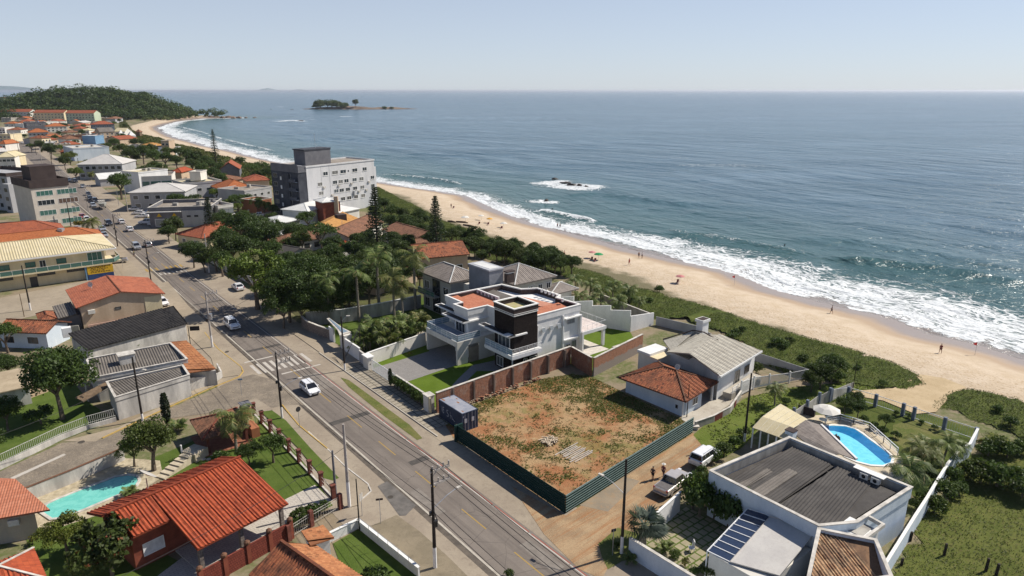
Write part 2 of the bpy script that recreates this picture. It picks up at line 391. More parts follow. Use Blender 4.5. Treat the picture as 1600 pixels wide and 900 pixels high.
spots=[(850,287,8),(868,284,9),(888,291,13),(910,293,12),(925,291,7),(845,315,6),(858,316,5),(440,189,14),(468,189,16),(455,188,16),(488,187,9),(437,167,14),(540,182,12),(378,184,10),(600,172,14),(1090,258,16),(1130,258,18),(1170,259,12),(1060,247,10)]
for a,b,r in spots:
    c=G(a,b,SEA); dx=(X-c.x)*.8+(Y-c.y)*.6; dy=-(X-c.x)*.6+(Y-c.y)*.8
    k=np.exp(-((X-c.x)/r)**2-((Y-c.y)/(r*.75))**2); foam=np.maximum(foam,np.clip(k*1.5,0,1)*(1.0 if b>270 or b<190 else .45))
z=np.where(d1<3,SEA+np.clip(d1,-4,3)/3*.06-np.where(d1<0,-d1*.0,0),z)
z=np.where(d1<0,SEA-d1/22*2.5+.03*np.clip(1+d1/3.5,0,1)-.03,z)
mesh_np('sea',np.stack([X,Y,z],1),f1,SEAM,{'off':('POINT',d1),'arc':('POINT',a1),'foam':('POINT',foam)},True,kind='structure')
# ------------------------------------------------------------------ street frame: s along the road (away), t towards the sea
_O=G(883,803); _ra=R(38.4)
def T(s,t,z=0.0): return Vector((_O.x+t*math.cos(_ra)-s*math.sin(_ra),_O.y+t*math.sin(_ra)+s*math.cos(_ra),z))
def T2(s,t): return tuple(T(s,t)[:2])
def toST(p):
    d=Vector((p[0]-_O.x,p[1]-_O.y)); return (-d.x*math.sin(_ra)+d.y*math.cos(_ra), d.x*math.cos(_ra)+d.y*math.sin(_ra))
def rect(s0,s1,t0,t1): return [T2(s0,t0),T2(s0,t1),T2(s1,t1),T2(s1,t0)]
def sbox(mb,s0,s1,t0,t1,z0,z1,m=0,mtop=None): return mb.prism(rect(s0,s1,t0,t1),z0,z1,m,mtop)
# ------------------------------------------------------------------ material library
def grass_mat(name,a,b,c=(.16,.13,.06),k=.55):
    t=NT(name); p=t.pos(); n1=t.noise(p,.45,5,.6); n2=t.noise(p,3.2,4,.7); n3=t.noise(p,14,3,.7)
    col=t.mix(t.map(n1,.35,.65,0,1,True),a,b); col=t.mix(t.map(n2,k,.78,0,.8,True),col,c); col=t.mix(t.map(n3,.45,.75,0,.5),col,sc(a,.5))
    return t.bsdf(col,.95,.12,t.bump(t.math('ADD',n3,t.math('MULTIPLY',n2,.8)),.6,.08))
LAWN=grass_mat('lawn_grass',(.072,.112,.020),(.10,.14,.03),(.14,.15,.045),.6)
LAWN_DRY=grass_mat('dry_lawn',(.10,.125,.03),(.16,.155,.055),(.27,.21,.10),.5)
SCRUBG=grass_mat('scrub_floor',(.060,.085,.016),(.10,.12,.028),(.14,.115,.05),.55)
def asphalt_mat():
    t=NT('worn_asphalt'); p=t.pos(); n1=t.noise(p,.12,4,.6); n2=t.noise(p,1.1,5,.65); n3=t.noise(p,22,2,.7)
    rot=t.n('ShaderNodeMapping',vector_type='POINT'); t.l(p,rot.inputs[0]); rot.inputs['Rotation'].default_value=(0,0,-R(128.4))
    sx=t.scale(rot.outputs[0],(.035,1.15,1)); str_=t.noise(sx,1.0,4,.6)
    c=t.mix(t.map(n1,.35,.65,0,1,True),(.175,.148,.126),(.215,.184,.157)); c=t.mix(t.map(str_,.42,.66,0,.55,True),c,(.105,.090,.080)); c=t.mix(t.map(n2,.5,.75,0,.4),c,(.235,.2,.165)); c=t.mix(t.map(n3,.4,.7,0,.4),c,(.10,.088,.08))
    ck=t.voro(t.pos(),.33,'DISTANCE_TO_EDGE'); c=t.mix(t.math('MULTIPLY',t.map(ck,0,.012,.7,0),t.map(n1,.4,.6,0,1)),c,(.06,.052,.047)); return t.bsdf(c,.88,.25,t.bump(n3,.25,.02))
ASPH=asphalt_mat()
def dusty(name,a,b,dirt,s=.5):
    t=NT(name); p=t.pos(); n1=t.noise(p,.18*s*2,5,.62); n2=t.noise(p,1.5,5,.68,.6); n3=t.noise(p,16,3,.7)
    c=t.mix(t.map(n1,.38,.62,0,1,True),a,b); c=t.mix(t.map(n2,.48,.72,0,.65,True),c,dirt); c=t.mix(t.map(n3,.4,.72,0,.35),c,sc(a,.6))
    return t.bsdf(c,.92,.18,t.bump(t.math('ADD',n3,n2),.4,.03))
SHOULDER=dusty('dusty_shoulder',(.285,.235,.18),(.35,.295,.225),(.22,.18,.14))
PAVE=dusty('concrete_pavement',(.30,.25,.185),(.36,.30,.225),(.23,.195,.15))
CONC=dusty('pale_concrete',(.42,.38,.32),(.50,.46,.39),(.30,.26,.21))
def track_mat():
    t=NT('rutted_dirt'); p=t.pos(); rot=t.n('ShaderNodeMapping',vector_type='POINT'); t.l(p,rot.inputs[0]); rot.inputs['Rotation'].default_value=(0,0,-R(43)); rut=t.noise(t.scale(rot.outputs[0],(.07,1.0,1)),1,5,.7); n1=t.noise(p,.35,5,.65); n3=t.noise(p,9,4,.7)
    c=t.mix(t.map(n1,.38,.62,0,1,True),(.31,.22,.135),(.42,.30,.18)); c=t.mix(t.map(rut,.46,.64,0,.8,True),c,(.34,.17,.08)); c=t.mix(t.map(rut,.30,.42,.7,0,True),c,(.46,.36,.24)); c=t.mix(t.map(n3,.45,.75,0,.45),c,(.17,.11,.065))
    return t.bsdf(c,.96,.1,t.bump(t.math('ADD',n3,t.math('MULTIPLY',rut,2.5)),.8,.09))
DIRT=track_mat() if True else dusty('orange_dirt',(.33,.225,.135),(.42,.30,.185),(.31,.175,.09),1.6)
def lot_mat():
    t=NT('lot_soil'); p=t.pos(); n1=t.noise(p,.17,5,.62,.4); n2=t.noise(p,.9,5,.7,.5); n3=t.noise(p,9,4,.72); n0=t.noise(t.scale(p,(1,1,1)),.075,3,.5)
    c=t.mix(t.map(n1,.40,.62,0,1,True),(.40,.27,.145),(.34,.15,.07)); c=t.mix(t.map(n2,.5,.72,0,.75,True),c,(.46,.35,.20))
    c=t.mix(t.map(n3,.45,.75,0,.6),c,(.22,.13,.065)); g=t.map(t.math('ADD',t.math('MULTIPLY',n2,.5),t.math('MULTIPLY',n0,.6)),.56,.66,0,.55,True)
    c=t.mix(g,c,(.13,.14,.03)); return t.bsdf(c,.97,.1,t.bump(t.math('ADD',n3,t.math('MULTIPLY',n2,2)),.8,.12))
LOT=lot_mat()
def cobble_mat():
    t=NT('cobble_paving'); p=t.pos(); v=t.voro(p,4.2,'DISTANCE_TO_EDGE'); vc=t.n('ShaderNodeTexVoronoi'); t.l(p,vc.inputs['Vector']); vc.inputs['Scale'].default_value=4.2
    n=t.noise(p,.35,5,.65); c=t.mix(t.map(n,.35,.65,0,1,True),(.21,.175,.135),(.30,.25,.19)); c=t.mix(t.map(t.sep(vc.outputs['Color'])[0],0,1,0,.45),c,(.13,.115,.10))
    c=t.mix(t.map(v,0,.06,.7,0),c,(.09,.075,.055)); return t.bsdf(c,.9,.2,t.bump(t.map(v,0,.1,0,1),.4,.03))
COBBLE=cobble_mat()
def paver_mat(name,ps,pt,a,b,joint,ang=38.4,jw=.06,off=.5):
    t=NT(name); p=t.n('ShaderNodeMapping',vector_type='POINT'); t.l(t.pos(),p.inputs[0]); p.inputs['Rotation'].default_value=(0,0,-R(ang))
    br=t.n('ShaderNodeTexBrick'); t.l(p.outputs[0],br.inputs['Vector']); br.inputs['Scale'].default_value=1; br.inputs['Brick Width'].default_value=pt; br.inputs['Row Height'].default_value=ps; br.inputs['Mortar Size'].default_value=jw; br.offset=off
    br.inputs['Color1'].default_value=(*a,1); br.inputs['Color2'].default_value=(*b,1); br.inputs['Mortar'].default_value=(*joint,1)
    n=t.noise(t.pos(),1.2,5,.65); c=t.mix(t.map(n,.45,.75,0,.5),br.outputs['Color'],sc(a,.6)); return t.bsdf(c,.92,.2,t.bump(t.noise(t.pos(),12,3),.25,.02))
PAVER_GRASS=paver_mat('grass_paver',.9,.9,(.34,.30,.20),(.29,.255,.17),(.085,.12,.02),jw=.09)
PAVER_WALK=paver_mat('walk_slabs',.95,.95,(.36,.315,.245),(.30,.265,.21),(.09,.08,.06),jw=.07,off=0)
PAVER_DRIVE=paver_mat('drive_blocks',.14,.28,(.27,.255,.24),(.235,.225,.215),(.15,.14,.13),jw=.012)
PAVER_LIGHT=paver_mat('light_blocks',.3,.6,(.50,.46,.40),(.45,.41,.36),(.28,.25,.21),jw=.02)
def tile_mat(name,c1,c2,c3,pu=.24,pv=.36,dirt=.35,strength=.55,age=.5):
    "clay / concrete roof tiles in UV metres: per-tile colour, weathering, rounded profile"
    t=NT(name); uv=t.sep(t.uv()); u=t.math('DIVIDE',uv[0],pu); v=t.math('DIVIDE',uv[1],pv)
    fu=t.math('FLOOR',u); fv=t.math('FLOOR',v); wn_=t.n('ShaderNodeTexWhiteNoise',noise_dimensions='2D'); t.l(t.comb(fu,fv),wn_.inputs['Vector']); w=wn_.outputs['Value']
    p=t.pos(); n=t.noise(p,.55,5,.65); n2=t.noise(p,3.5,4,.7)
    c=t.mix(t.map(w,0,1,0,1),c1,c2); c=t.mix(t.map(n,.45,.62,0,age,True),c,c3); c=t.mix(t.map(n2,.5,.75,0,dirt),c,sc(c3,.5))
    wn2=t.n('ShaderNodeTexWhiteNoise',noise_dimensions='2D'); t.l(t.comb(t.math('ADD',fu,31.5),fv),wn2.inputs['Vector'])
    c=t.mix(t.map(wn2.outputs['Value'],.88,.94,0,dirt*1.2),c,sc(c3,.55))
    hu=t.math('ABSOLUTE',t.math('SINE',t.math('MULTIPLY',u,math.pi))); hv=t.math('SUBTRACT',1,t.math('FRACT',v))
    c=t.mix(t.map(t.math('FRACT',v),.0,.10,.45,0),c,sc(c3,.4))
    return t.bsdf(c,.85,.2,t.bump(t.math('ADD',t.math('MULTIPLY',hu,.7),t.math('MULTIPLY',hv,.8)),strength,.10))
TILE_OLD=tile_mat('old_clay_tiles',(.36,.135,.065),(.26,.085,.045),(.10,.05,.035),dirt=.6,age=.6)
TILE_BROWN=tile_mat('brown_clay_tiles',(.21,.10,.062),(.27,.135,.08),(.11,.065,.045),dirt=.5)
TILE_OCHRE=tile_mat('ochre_clay_tiles',(.44,.20,.09),(.34,.135,.06),(.20,.085,.045),dirt=.45)
TILE_RED=tile_mat('red_glazed_tiles',(.40,.088,.036),(.33,.068,.031),(.20,.048,.027),dirt=.35,age=.4,pv=.42)
TILE_ORANGE=tile_mat('orange_tiles',(.42,.145,.055),(.35,.11,.042),(.25,.08,.035),dirt=.25,age=.3)
TILE_SALMON=tile_mat('salmon_tiles',(.50,.205,.125),(.44,.16,.09),(.33,.115,.07),dirt=.15,age=.3)
TILE_FARRED=tile_mat('faded_red_tiles',(.36,.11,.055),(.29,.085,.045),(.20,.065,.04),dirt=.3,age=.5)
TILE_GREY=tile_mat('grey_concrete_tiles',(.27,.235,.21),(.225,.195,.175),(.17,.145,.13),pu=.3,pv=.42,dirt=.2)
TILE_CREAM=tile_mat('pale_concrete_tiles',(.47,.44,.37),(.42,.39,.33),(.33,.30,.25),pu=.3,pv=.42,dirt=.25)
TILE_TAN=tile_mat('tan_tiles',(.50,.27,.09),(.44,.225,.075),(.33,.155,.05),dirt=.2,age=.4)
TILE_MIX=tile_mat('mottled_clay_tiles',(.50,.34,.20),(.36,.20,.11),(.10,.065,.05),pu=.24,pv=.5,dirt=.55,age=.55)
def sheet_mat(name,a,b,stain,rough=.8):
    t=NT(name); p=t.pos(); n=t.noise(p,.4,5,.65); n2=t.noise(p,4,4,.7)
    c=t.mix(t.map(n,.38,.64,0,1,True),a,b); c=t.mix(t.map(n2,.5,.78,0,.6),c,stain); return t.bsdf(c,rough,.25)
FIBRE_DARK=sheet_mat('weathered_fibre_cement',(.060,.055,.052),(.085,.078,.072),(.035,.03,.028))
FIBRE_MID=sheet_mat('grey_fibre_cement',(.135,.12,.105),(.185,.165,.145),(.075,.065,.055))
FIBRE_PALE=sheet_mat('pale_fibre_sheet',(.46,.44,.42),(.52,.50,.47),(.38,.35,.33))
FIBRE_CREAM=sheet_mat('cream_roof_sheet',(.50,.43,.27),(.56,.49,.33),(.40,.33,.20))
METAL_WHITE=sheet_mat('white_metal_sheet',(.60,.60,.58),(.68,.68,.66),(.48,.46,.43),.5)
FLATROOF=sheet_mat('stained_flat_roof',(.24,.205,.17),(.32,.28,.235),(.12,.10,.085),.9)
WHITE=M('white_render',(.74,.74,.73),(.80,.79,.77),.45,var=.13,streak=True)
WHITE_OLD=M('stained_white_render',(.50,.48,.45),(.66,.63,.58),.7,var=.35,streak=True)
OFFW=M('offwhite_render',(.66,.63,.57),(.72,.69,.63),.5,var=.10,streak=True)
CREAM=M('cream_render',(.66,.56,.36),(.72,.62,.42),.5,var=.10,streak=True)
BEIGE=M('beige_render',(.50,.37,.26),(.56,.43,.31),.4,var=.12,streak=True)
GREYP=M('grey_render',(.36,.36,.37),(.42,.42,.43),.5,var=.1,streak=True)
GREYD=M('dark_grey_render',(.14,.14,.155),(.17,.17,.185),.5,var=.1)
BLUEW=M('blue_and_shaded_white_render',(.56,.64,.72),(.64,.70,.76),.5,var=.09,streak=True)  # pale blue of the hall, and bluish shade painted into white walls
BLUEB=M('blue_render',(.16,.28,.42),(.19,.32,.46),.5,var=.1)
GREENP=M('pale_green_render',(.45,.52,.38),(.5,.56,.42),.5,var=.1,streak=True)
YELLOWP=M('yellow_render',(.62,.50,.16),(.66,.54,.2),.5,var=.1)
BROWND=M('dark_brown_paint',(.055,.04,.038),(.075,.055,.05),.5,var=.1)
REDBR=M('brick_red_paint',(.20,.055,.035),(.26,.075,.045),1.2,var=.2)
CONCW=M('stained_concrete',(.34,.32,.29),(.45,.43,.39),.8,var=.3,streak=True)
CAPW=M('white_coping',(.76,.75,.72),(.80,.79,.76),1,var=.06)
CAPS=M('stained_coping',(.52,.49,.44),(.66,.62,.56),1.2,var=.25)
WOOD=M('weathered_wood',(.16,.11,.07),(.22,.155,.10),2,var=.3)
WOODP=M('pale_timber',(.52,.42,.30),(.60,.50,.38),3,var=.2)
BLACK=M('black_paint',(.018,.018,.02),None,2,.6,var=.2)
CREO=M('creosoted_pole',(.035,.028,.024),(.05,.04,.034),3,var=.3)
CONCP=M('concrete_pole',(.40,.36,.33),(.48,.44,.40),2,var=.15)
POLEW=M('whitewashed_pole',(.72,.70,.68),(.78,.76,.74),2,var=.08)
METAL=plain('galvanised_steel',(.45,.46,.48),.4,.5,.6)
WHMET=plain('white_metal',(.78,.78,.78),.4)
def glass_mat():
    t=NT('dark_window_glass'); r=t.n('ShaderNodeObjectInfo').outputs['Random']; c=t.mix(t.map(r,.62,.66,0,1),(.026,.032,.038),(.16,.155,.145)); c=t.mix(t.map(r,.86,.88,0,1),c,(.07,.085,.095)); return t.bsdf(c,.08,.6)
GLASS=glass_mat()
GLASSG=plain('green_window_glass',(.06,.15,.125),.10,.6)
GLASSB=plain('blue_balcony_glass',(.22,.30,.38),.12,.6)
GLASSP=plain('pale_window_glass',(.22,.24,.25),.12,.6)
FRW=plain('white_frame',(.76,.76,.75),.5); FRD=plain('dark_frame',(.04,.04,.042),.5)
FRB=plain('brown_frame',(.10,.06,.04),.6)
FOILAGE_DIRT=M('flower_soil',(.10,.07,.045),None,3)
def brickwork(name,c1,c2,mort,plaster,pk=.6,bw=.36,bh=.17,low=None):
    t=NT(name); p=t.pos(); xyz=t.sep(p); ca,sa=math.cos(_ra),math.sin(_ra)
    al=t.math('ADD',t.math('MULTIPLY',xyz[0],ca-sa),t.math('MULTIPLY',xyz[1],sa+ca)) # works for both street axes
    br=t.n('ShaderNodeTexBrick'); t.l(t.comb(al,xyz[2]),br.inputs['Vector']); br.inputs['Scale'].default_value=1; br.inputs['Brick Width'].default_value=bw; br.inputs['Row Height'].default_value=bh; br.inputs['Mortar Size'].default_value=.022
    br.inputs['Color1'].default_value=(*c1,1); br.inputs['Color2'].default_value=(*c2,1); br.inputs['Mortar'].default_value=(*mort,1)
    n=t.noise(t.scale(p,(1,1,.55)),.9,5,.72); n2=t.noise(t.scale(p,(1,1,.4)),4,4,.7); c=t.mix(t.map(n2,.45,.75,0,.6),br.outputs['Color'],sc(c2,.35)); c=t.mix(t.map(n,pk-.06,pk+.10,0,.85),c,plaster)
    if low: c=t.mix(t.map(t.math('ADD',xyz[2],t.map(n,.3,.7,-.3,.3)),low,low+.25,1,0),c,plaster)
    return t.bsdf(c,.95,.1,t.bump(t.math('ADD',br.outputs['Fac'],n2),.5,.03))
BRICKW=brickwork('old_brickwork',(.40,.165,.09),(.28,.105,.06),(.22,.18,.15),(.36,.30,.25),.60)
BRICKW2=brickwork('hollow_brickwork',(.40,.175,.10),(.33,.14,.08),(.25,.19,.15),(.26,.225,.20),.66,low=1.25)
STONE=brickwork('dark_stone_cladding',(.050,.036,.032),(.026,.020,.019),(.014,.012,.012),(.07,.055,.048),.66,.42,.09)
STONEW=brickwork('rubble_stone',(.26,.22,.19),(.20,.17,.15),(.12,.10,.09),(.30,.27,.24),.7,.5,.32)
LATTICE=brickwork('pierced_red_blocks',(.24,.065,.045),(.20,.055,.04),(.10,.03,.025),(.22,.08,.06),.75,.25,.25)
# ------------------------------------------------------------------ openings
def face(pl,pr):
    a=Vector((pl[0],pl[1],0));b=Vector((pr[0],pr[1],0)); u=(b-a).normalized(); return (a,u,Vector((u.y,-u.x,0)))
def fpt(fc,x,z,o=0): return fc[0]+fc[1]*x+fc[2]*o+Vector((0,0,z))
def fbox(mb,fc,x0,x1,z0,z1,o0,o1,m=0):
    P=[fpt(fc,x0,0,o0),fpt(fc,x1,0,o0),fpt(fc,x1,0,o1),fpt(fc,x0,0,o1)]
    return mb.prism([tuple(p[:2]) for p in P],z0,z1,m)
def win(parent,fc,x,z,w,h,fm=None,gm=None,bars=1,hb=0,name='window',proud=.06,fw=.07,sill=None,label=None):
    fm=fm or FRW; gm=gm or GLASS
    f=MB(); o0=-.02
    fbox(f,fc,x,x+fw,z,z+h,o0,proud); fbox(f,fc,x+w-fw,x+w,z,z+h,o0,proud)
    fbox(f,fc,x+fw,x+w-fw,z,z+fw,o0,proud-.004); fbox(f,fc,x+fw,x+w-fw,z+h-fw,z+h,o0,proud-.004)
    for k in range(bars):
        c=x+w*(k+1)/(bars+1); fbox(f,fc,c-fw*.4,c+fw*.4,z+fw,z+h-fw,o0,proud-.012)
    for k in range(hb):
        c=z+h*(k+1)/(hb+1); fbox(f,fc,x+fw,x+w-fw,c-fw*.35,c+fw*.35,o0,proud-.018)
    if sill: fbox(f,fc,x-.08,x+w+.08,z-.07,z-.003,o0,proud+.08)
    o=f.build(name,fm,parent,label=label)
    g=MB(); fbox(g,fc,x+fw*.5,x+w-fw*.5,z+fw*.5,z+h-fw*.5,-.02,proud*.35); g.build('pane',gm,o)
    return o
def fwin(parent,fc,x,z,w,h,gm=None,fm=None):
    "far window: one piece, frame and glass"
    f=MB(); fbox(f,fc,x,x+w,z,z+h,-.02,.05,0); fbox(f,fc,x+.1,x+w-.1,z+.1,z+h-.1,.0,.06,1); return f.build('window',[fm or FRW,gm or GLASS],parent)
def rail(parent,pts,h,fm=None,name='railing',n=4,post=1.4,r=.03,closed=False,glass=None):
    "balustrade along 3D base points"
    b=MB(); P=[Vector(p) for p in pts]
    for a,c in zip(P,P[1:]):
        L=(c-a).length; k=max(1,int(round(L/post)))
        for i in range(k+1): q=a.lerp(c,i/k); b.box((q.x,q.y,q.z+h/2),(r*1.6,r*1.6,h))
        for j in range(n):
            zz=h*(j+1)/n; b.beam(a+Vector((0,0,zz)),c+Vector((0,0,zz)),r*(1.8 if j==n-1 else 1),r*(1.6 if j==n-1 else 1))
    o=b.build(name,fm or WHMET,parent)
    if glass:
        g=MB()
        for a,c in zip(P,P[1:]):
            d=(c-a).normalized(); g.prism([tuple((a+d.cross(Vector((0,0,1)))*.006)[:2]),tuple((c+d.cross(Vector((0,0,1)))*.006)[:2]),tuple((c-d.cross(Vector((0,0,1)))*.006)[:2]),tuple((a-d.cross(Vector((0,0,1)))*.006)[:2])],a.z+.08,a.z+h-.06)
        g.build('glass_panel',glass,o)
    return o
# ------------------------------------------------------------------ roofs
def slope(mb,a,b,c,d,m=0,th=.12,corr=None,amp=.035,under=True):
    "roof plane: a,b eave (left,right from outside), c,d ridge (right,left)"
    a,b,c,d=[Vector(q) for q in (a,b,c,d)]
    L=(b-a).length; u=(b-a)/L; n=u.cross(d-a if (d-a).length>(c-a).length*.02 else c-a); 
    if n.length<1e-6: n=u.cross(c-a)
    n.normalize()
    if n.z<0: n=-n
    v=n.cross(u)
    co=lambda q:((q-a).dot(u),(q-a).dot(v))
    du,dv=co(d);cu,cv=co(c)
    if corr:
        def vtop(x):
            if x<du: return dv*x/du if du>1e-6 else dv
            if x<=cu: return dv+(cv-dv)*((x-du)/(cu-du) if cu-du>1e-6 else 0)
            return cv*(L-x)/(L-cu) if L-cu>1e-6 else cv
        N=max(6,int(L/corr*6)); vs=[];uv=[]
        for i in range(N+1):
            x=L*i/N; o=n*(amp*math.sin(2*math.pi*x/corr)+amp); vt=max(vtop(x),.001)
            vs+= [a+u*x+o,a+u*x+v*vt+o]; uv+= [(x,0),(x,vt)]
        mb.add(vs,[(2*i,2*i+2,2*i+3,2*i+1) for i in range(N)],m,[(uv[2*i],uv[2*i+2],uv[2*i+3],uv[2*i+1]) for i in range(N)])
    else:
        pts=[a,b,c] if (c-d).length<1e-4 else [a,b,c,d]
        uvs=[(0,0),(L,0),(cu,cv),(du,dv)][:len(pts)]
        mb.add(pts,[tuple(range(len(pts)))],m,[uvs])
    if under:
        pts=[a,b,c] if (c-d).length<1e-4 else [a,b,c,d]
        lo=[q-Vector((0,0,th)) for q in pts]; k=len(pts)
        mb.add(lo,[tuple(range(k-1,-1,-1))],m); 
        for i in range(k): mb.add([pts[i],pts[(i+1)%k],lo[(i+1)%k],lo[i]],[(3,2,1,0)],m)
def V3(p,z): return Vector((p[0],p[1],z))
def hip(mb,c4,z,rise,m=0,mcap=1,th=.14,corr=None,cap=.09,amp=.035):
    "c4: plan corners front-left, front-right, back-right, back-left (seen from one side), ridge along the longer direction"
    p=[Vector((q[0],q[1],0)) for q in c4]; L1=(p[1]-p[0]).length; L2=(p[3]-p[0]).length
    if L1<L2: p=[p[1],p[2],p[3],p[0]]; L1,L2=L2,L1
    ins=min(L2/2,L1/2-.01)/L1; m0=(p[0]+p[3])/2; m1=(p[1]+p[2])/2; r0=m0.lerp(m1,ins); r1=m0.lerp(m1,1-ins)
    E=[V3(q,z) for q in p]; A=V3(r0,z+rise);B=V3(r1,z+rise)
    slope(mb,E[0],E[1],B,A,m,th,corr,amp); slope(mb,E[2],E[3],A,B,m,th,corr,amp); slope(mb,E[1],E[2],B,B,m,th,corr,amp); slope(mb,E[3],E[0],A,A,m,th,corr,amp)
    if cap:
        o=Vector((0,0,.03+(amp*1.6 if corr else 0)))
        for q,w in ((A,E[0]),(A,E[3]),(B,E[1]),(B,E[2]),(A,B)):
            if (q-w).length>.05: mb.beam(w+o,q+o,cap*2,cap,mcap)
    return A,B
def gable(mb,c4,z,rise,m=0,mcap=1,th=.14,corr=None,cap=.09,amp=.035,split=.5):
    "ridge parallel to c4[0]->c4[1]; split = ridge position across"
    E=[V3(q,z) for q in c4]; A=E[0].lerp(E[3],split)+Vector((0,0,rise)); B=E[1].lerp(E[2],split)+Vector((0,0,rise))
    slope(mb,E[0],E[1],B,A,m,th,corr,amp); slope(mb,E[2],E[3],A,B,m,th,corr,amp)
    if cap: mb.beam(A+Vector((0,0,.03+(amp*1.6 if corr else 0))),B+Vector((0,0,.03+(amp*1.6 if corr else 0))),cap*2.2,cap,mcap)
    return A,B
def gwall(mb,c4,z0,z1,rise,m=0,split=.5,drop=.13):
    "walls of a gabled house, gables at the ends 0-3 and 1-2"
    mb.prism(c4,z0,z1,m)
    for i,j in ((3,0),(1,2)):
        a=V3(c4[i],z1);b=V3(c4[j],z1); ap=V3(Vector(c4[i]).lerp(Vector(c4[j]),split if (i,j)==(1,2) else 1-split),z1+rise-drop)
        n=(b-a).cross(Vector((0,0,1))).normalized()*.1
        mb.add([a,b,ap,a-n,b-n,ap-n],[(0,1,2),(5,4,3),(0,2,5,3),(1,4,5,2)],m)
def grow(c4,o):
    "offset a convex plan polygon outwards"
    P=[Vector((q[0],q[1])) for q in c4]; n=len(P); ar=sum(P[i].x*P[(i+1)%n].y-P[(i+1)%n].x*P[i].y for i in range(n)); sg=1 if ar>0 else -1; r=[]
    for i in range(n):
        d1=(P[i]-P[i-1]).normalized();d2=(P[(i+1)%n]-P[i]).normalized(); n1=Vector((d1.y,-d1.x))*sg;n2=Vector((d2.y,-d2.x))*sg
        bis=(n1+n2).normalized(); r.append(tuple(P[i]+bis*o/max(.35,bis.dot(n1))))
    return r
def inside(poly,x,y):
    x=np.asarray(x);y=np.asarray(y); ins=np.zeros(x.shape,bool); j=len(poly)-1
    for i in range(len(poly)):
        xi,yi=poly[i][0],poly[i][1];xj,yj=poly[j][0],poly[j][1]
        ins^=((yi>y)!=(yj>y))&(x<(xj-xi)*(y-yi)/(yj-yi+1e-12)+xi); j=i
    return ins
def edge_dist(poly,x,y):
    b=np.full(np.shape(x),1e9)
    for i in range(len(poly)):
        a=np.array(poly[i][:2]);d=np.array(poly[(i+1)%len(poly)][:2])-a; t=np.clip(((x-a[0])*d[0]+(y-a[1])*d[1])/((d**2).sum()+1e-9),0,1)
        b=np.minimum(b,np.hypot(x-a[0]-t*d[0],y-a[1]-t*d[1]))
    return b
# ------------------------------------------------------------------ plants
def leaf_mat(name,dark,light,tip=None,rough=.55,thr=.9):
    t=NT(name); r=t.n('ShaderNodeNewGeometry').outputs['Random Per Island']; oi=t.n('ShaderNodeObjectInfo').outputs['Random']
    c=t.mix(r,dark,light); c=t.mix(t.map(t.noise(t.pos(),.5,3),.4,.65,0,.6,True),c,sc(dark,.75))
    if tip: c=t.mix(t.map(r,thr,thr+.02,0,1),c,tip)
    c=t.mix(t.map(oi,.5,1,0,.42),c,sc(light,.9)); c=t.mix(t.map(oi,0,.4,.4,0),c,(light[0]*.95,light[1]*.62,light[2]*.7))
    b=t.n('ShaderNodeBsdfPrincipled'); t.l(c,b.inputs['Base Color']); b.inputs['Roughness'].default_value=rough; b.inputs['Specular IOR Level'].default_value=.3
    tr=t.n('ShaderNodeBsdfTranslucent'); t.l(t.mix(.5,c,(.09,.14,.02)),tr.inputs[0]); mx=t.n('ShaderNodeMixShader'); mx.inputs[0].default_value=.28; t.l(b.outputs[0],mx.inputs[1]); t.l(tr.outputs[0],mx.inputs[2]); t.l(mx.outputs[0],t.out.inputs[0]); return t.m
LEAF_D=leaf_mat('dark_leaves',(.027,.050,.011),(.082,.130,.027)); LEAF_M=leaf_mat('green_leaves',(.034,.064,.013),(.105,.165,.032)); LEAF_B=leaf_mat('bright_leaves',(.060,.100,.014),(.175,.235,.036))
LEAF_P=leaf_mat('palm_fronds',(.055,.095,.020),(.19,.24,.06),(.34,.28,.12)); LEAF_S=leaf_mat('silvery_fronds',(.07,.095,.075),(.20,.24,.19)); LEAF_N=leaf_mat('pine_needles',(.010,.022,.010),(.028,.048,.018))
LEAF_F=leaf_mat('flowering_leaves',(.022,.042,.010),(.068,.11,.022),(.26,.05,.03),thr=.955); LEAF_R=leaf_mat('purple_leaves',(.03,.012,.012),(.08,.03,.028)); LEAF_Y=leaf_mat('yellowing_leaves',(.05,.06,.012),(.20,.19,.04),(.40,.25,.02))
LEAF_G=leaf_mat('dune_grass',(.065,.085,.020),(.135,.155,.040),(.22,.18,.08)); LEAF_L=leaf_mat('lot_weeds',(.095,.13,.022),(.20,.235,.045),(.30,.25,.10)); LEAF_SC=leaf_mat('dune_shrubs',(.066,.088,.018),(.13,.158,.034),(.15,.13,.05))
BARK=M('bark',(.13,.10,.075),(.20,.16,.12),3,var=.3); BARKP=M('palm_trunk_bark',(.21,.18,.145),(.28,.245,.20),4,var=.25)
def leafquads(P,size,N=None,flat=.5,asp=.62,g=None):
    "P (n,3) centres -> diamond leaf quads"
    g=g or rng; n=len(P); s=size*(.6+.8*g.random(n))[:,None]
    D=g.normal(size=(n,3)); 
    if N is not None: D=D*(1-flat)+N*flat*1.6
    D/=np.linalg.norm(D,axis=1)[:,None]; U=np.cross(D,g.normal(size=(n,3))); U/=np.linalg.norm(U,axis=1)[:,None]; W=np.cross(D,U)
    v=np.stack([P-U*s*.5,P+W*s*asp*.5+D*s*.06,P+U*s*.5,P-W*s*asp*.5+D*s*.06],1).reshape(-1,3)
    return v,np.arange(4*n).reshape(-1,4)
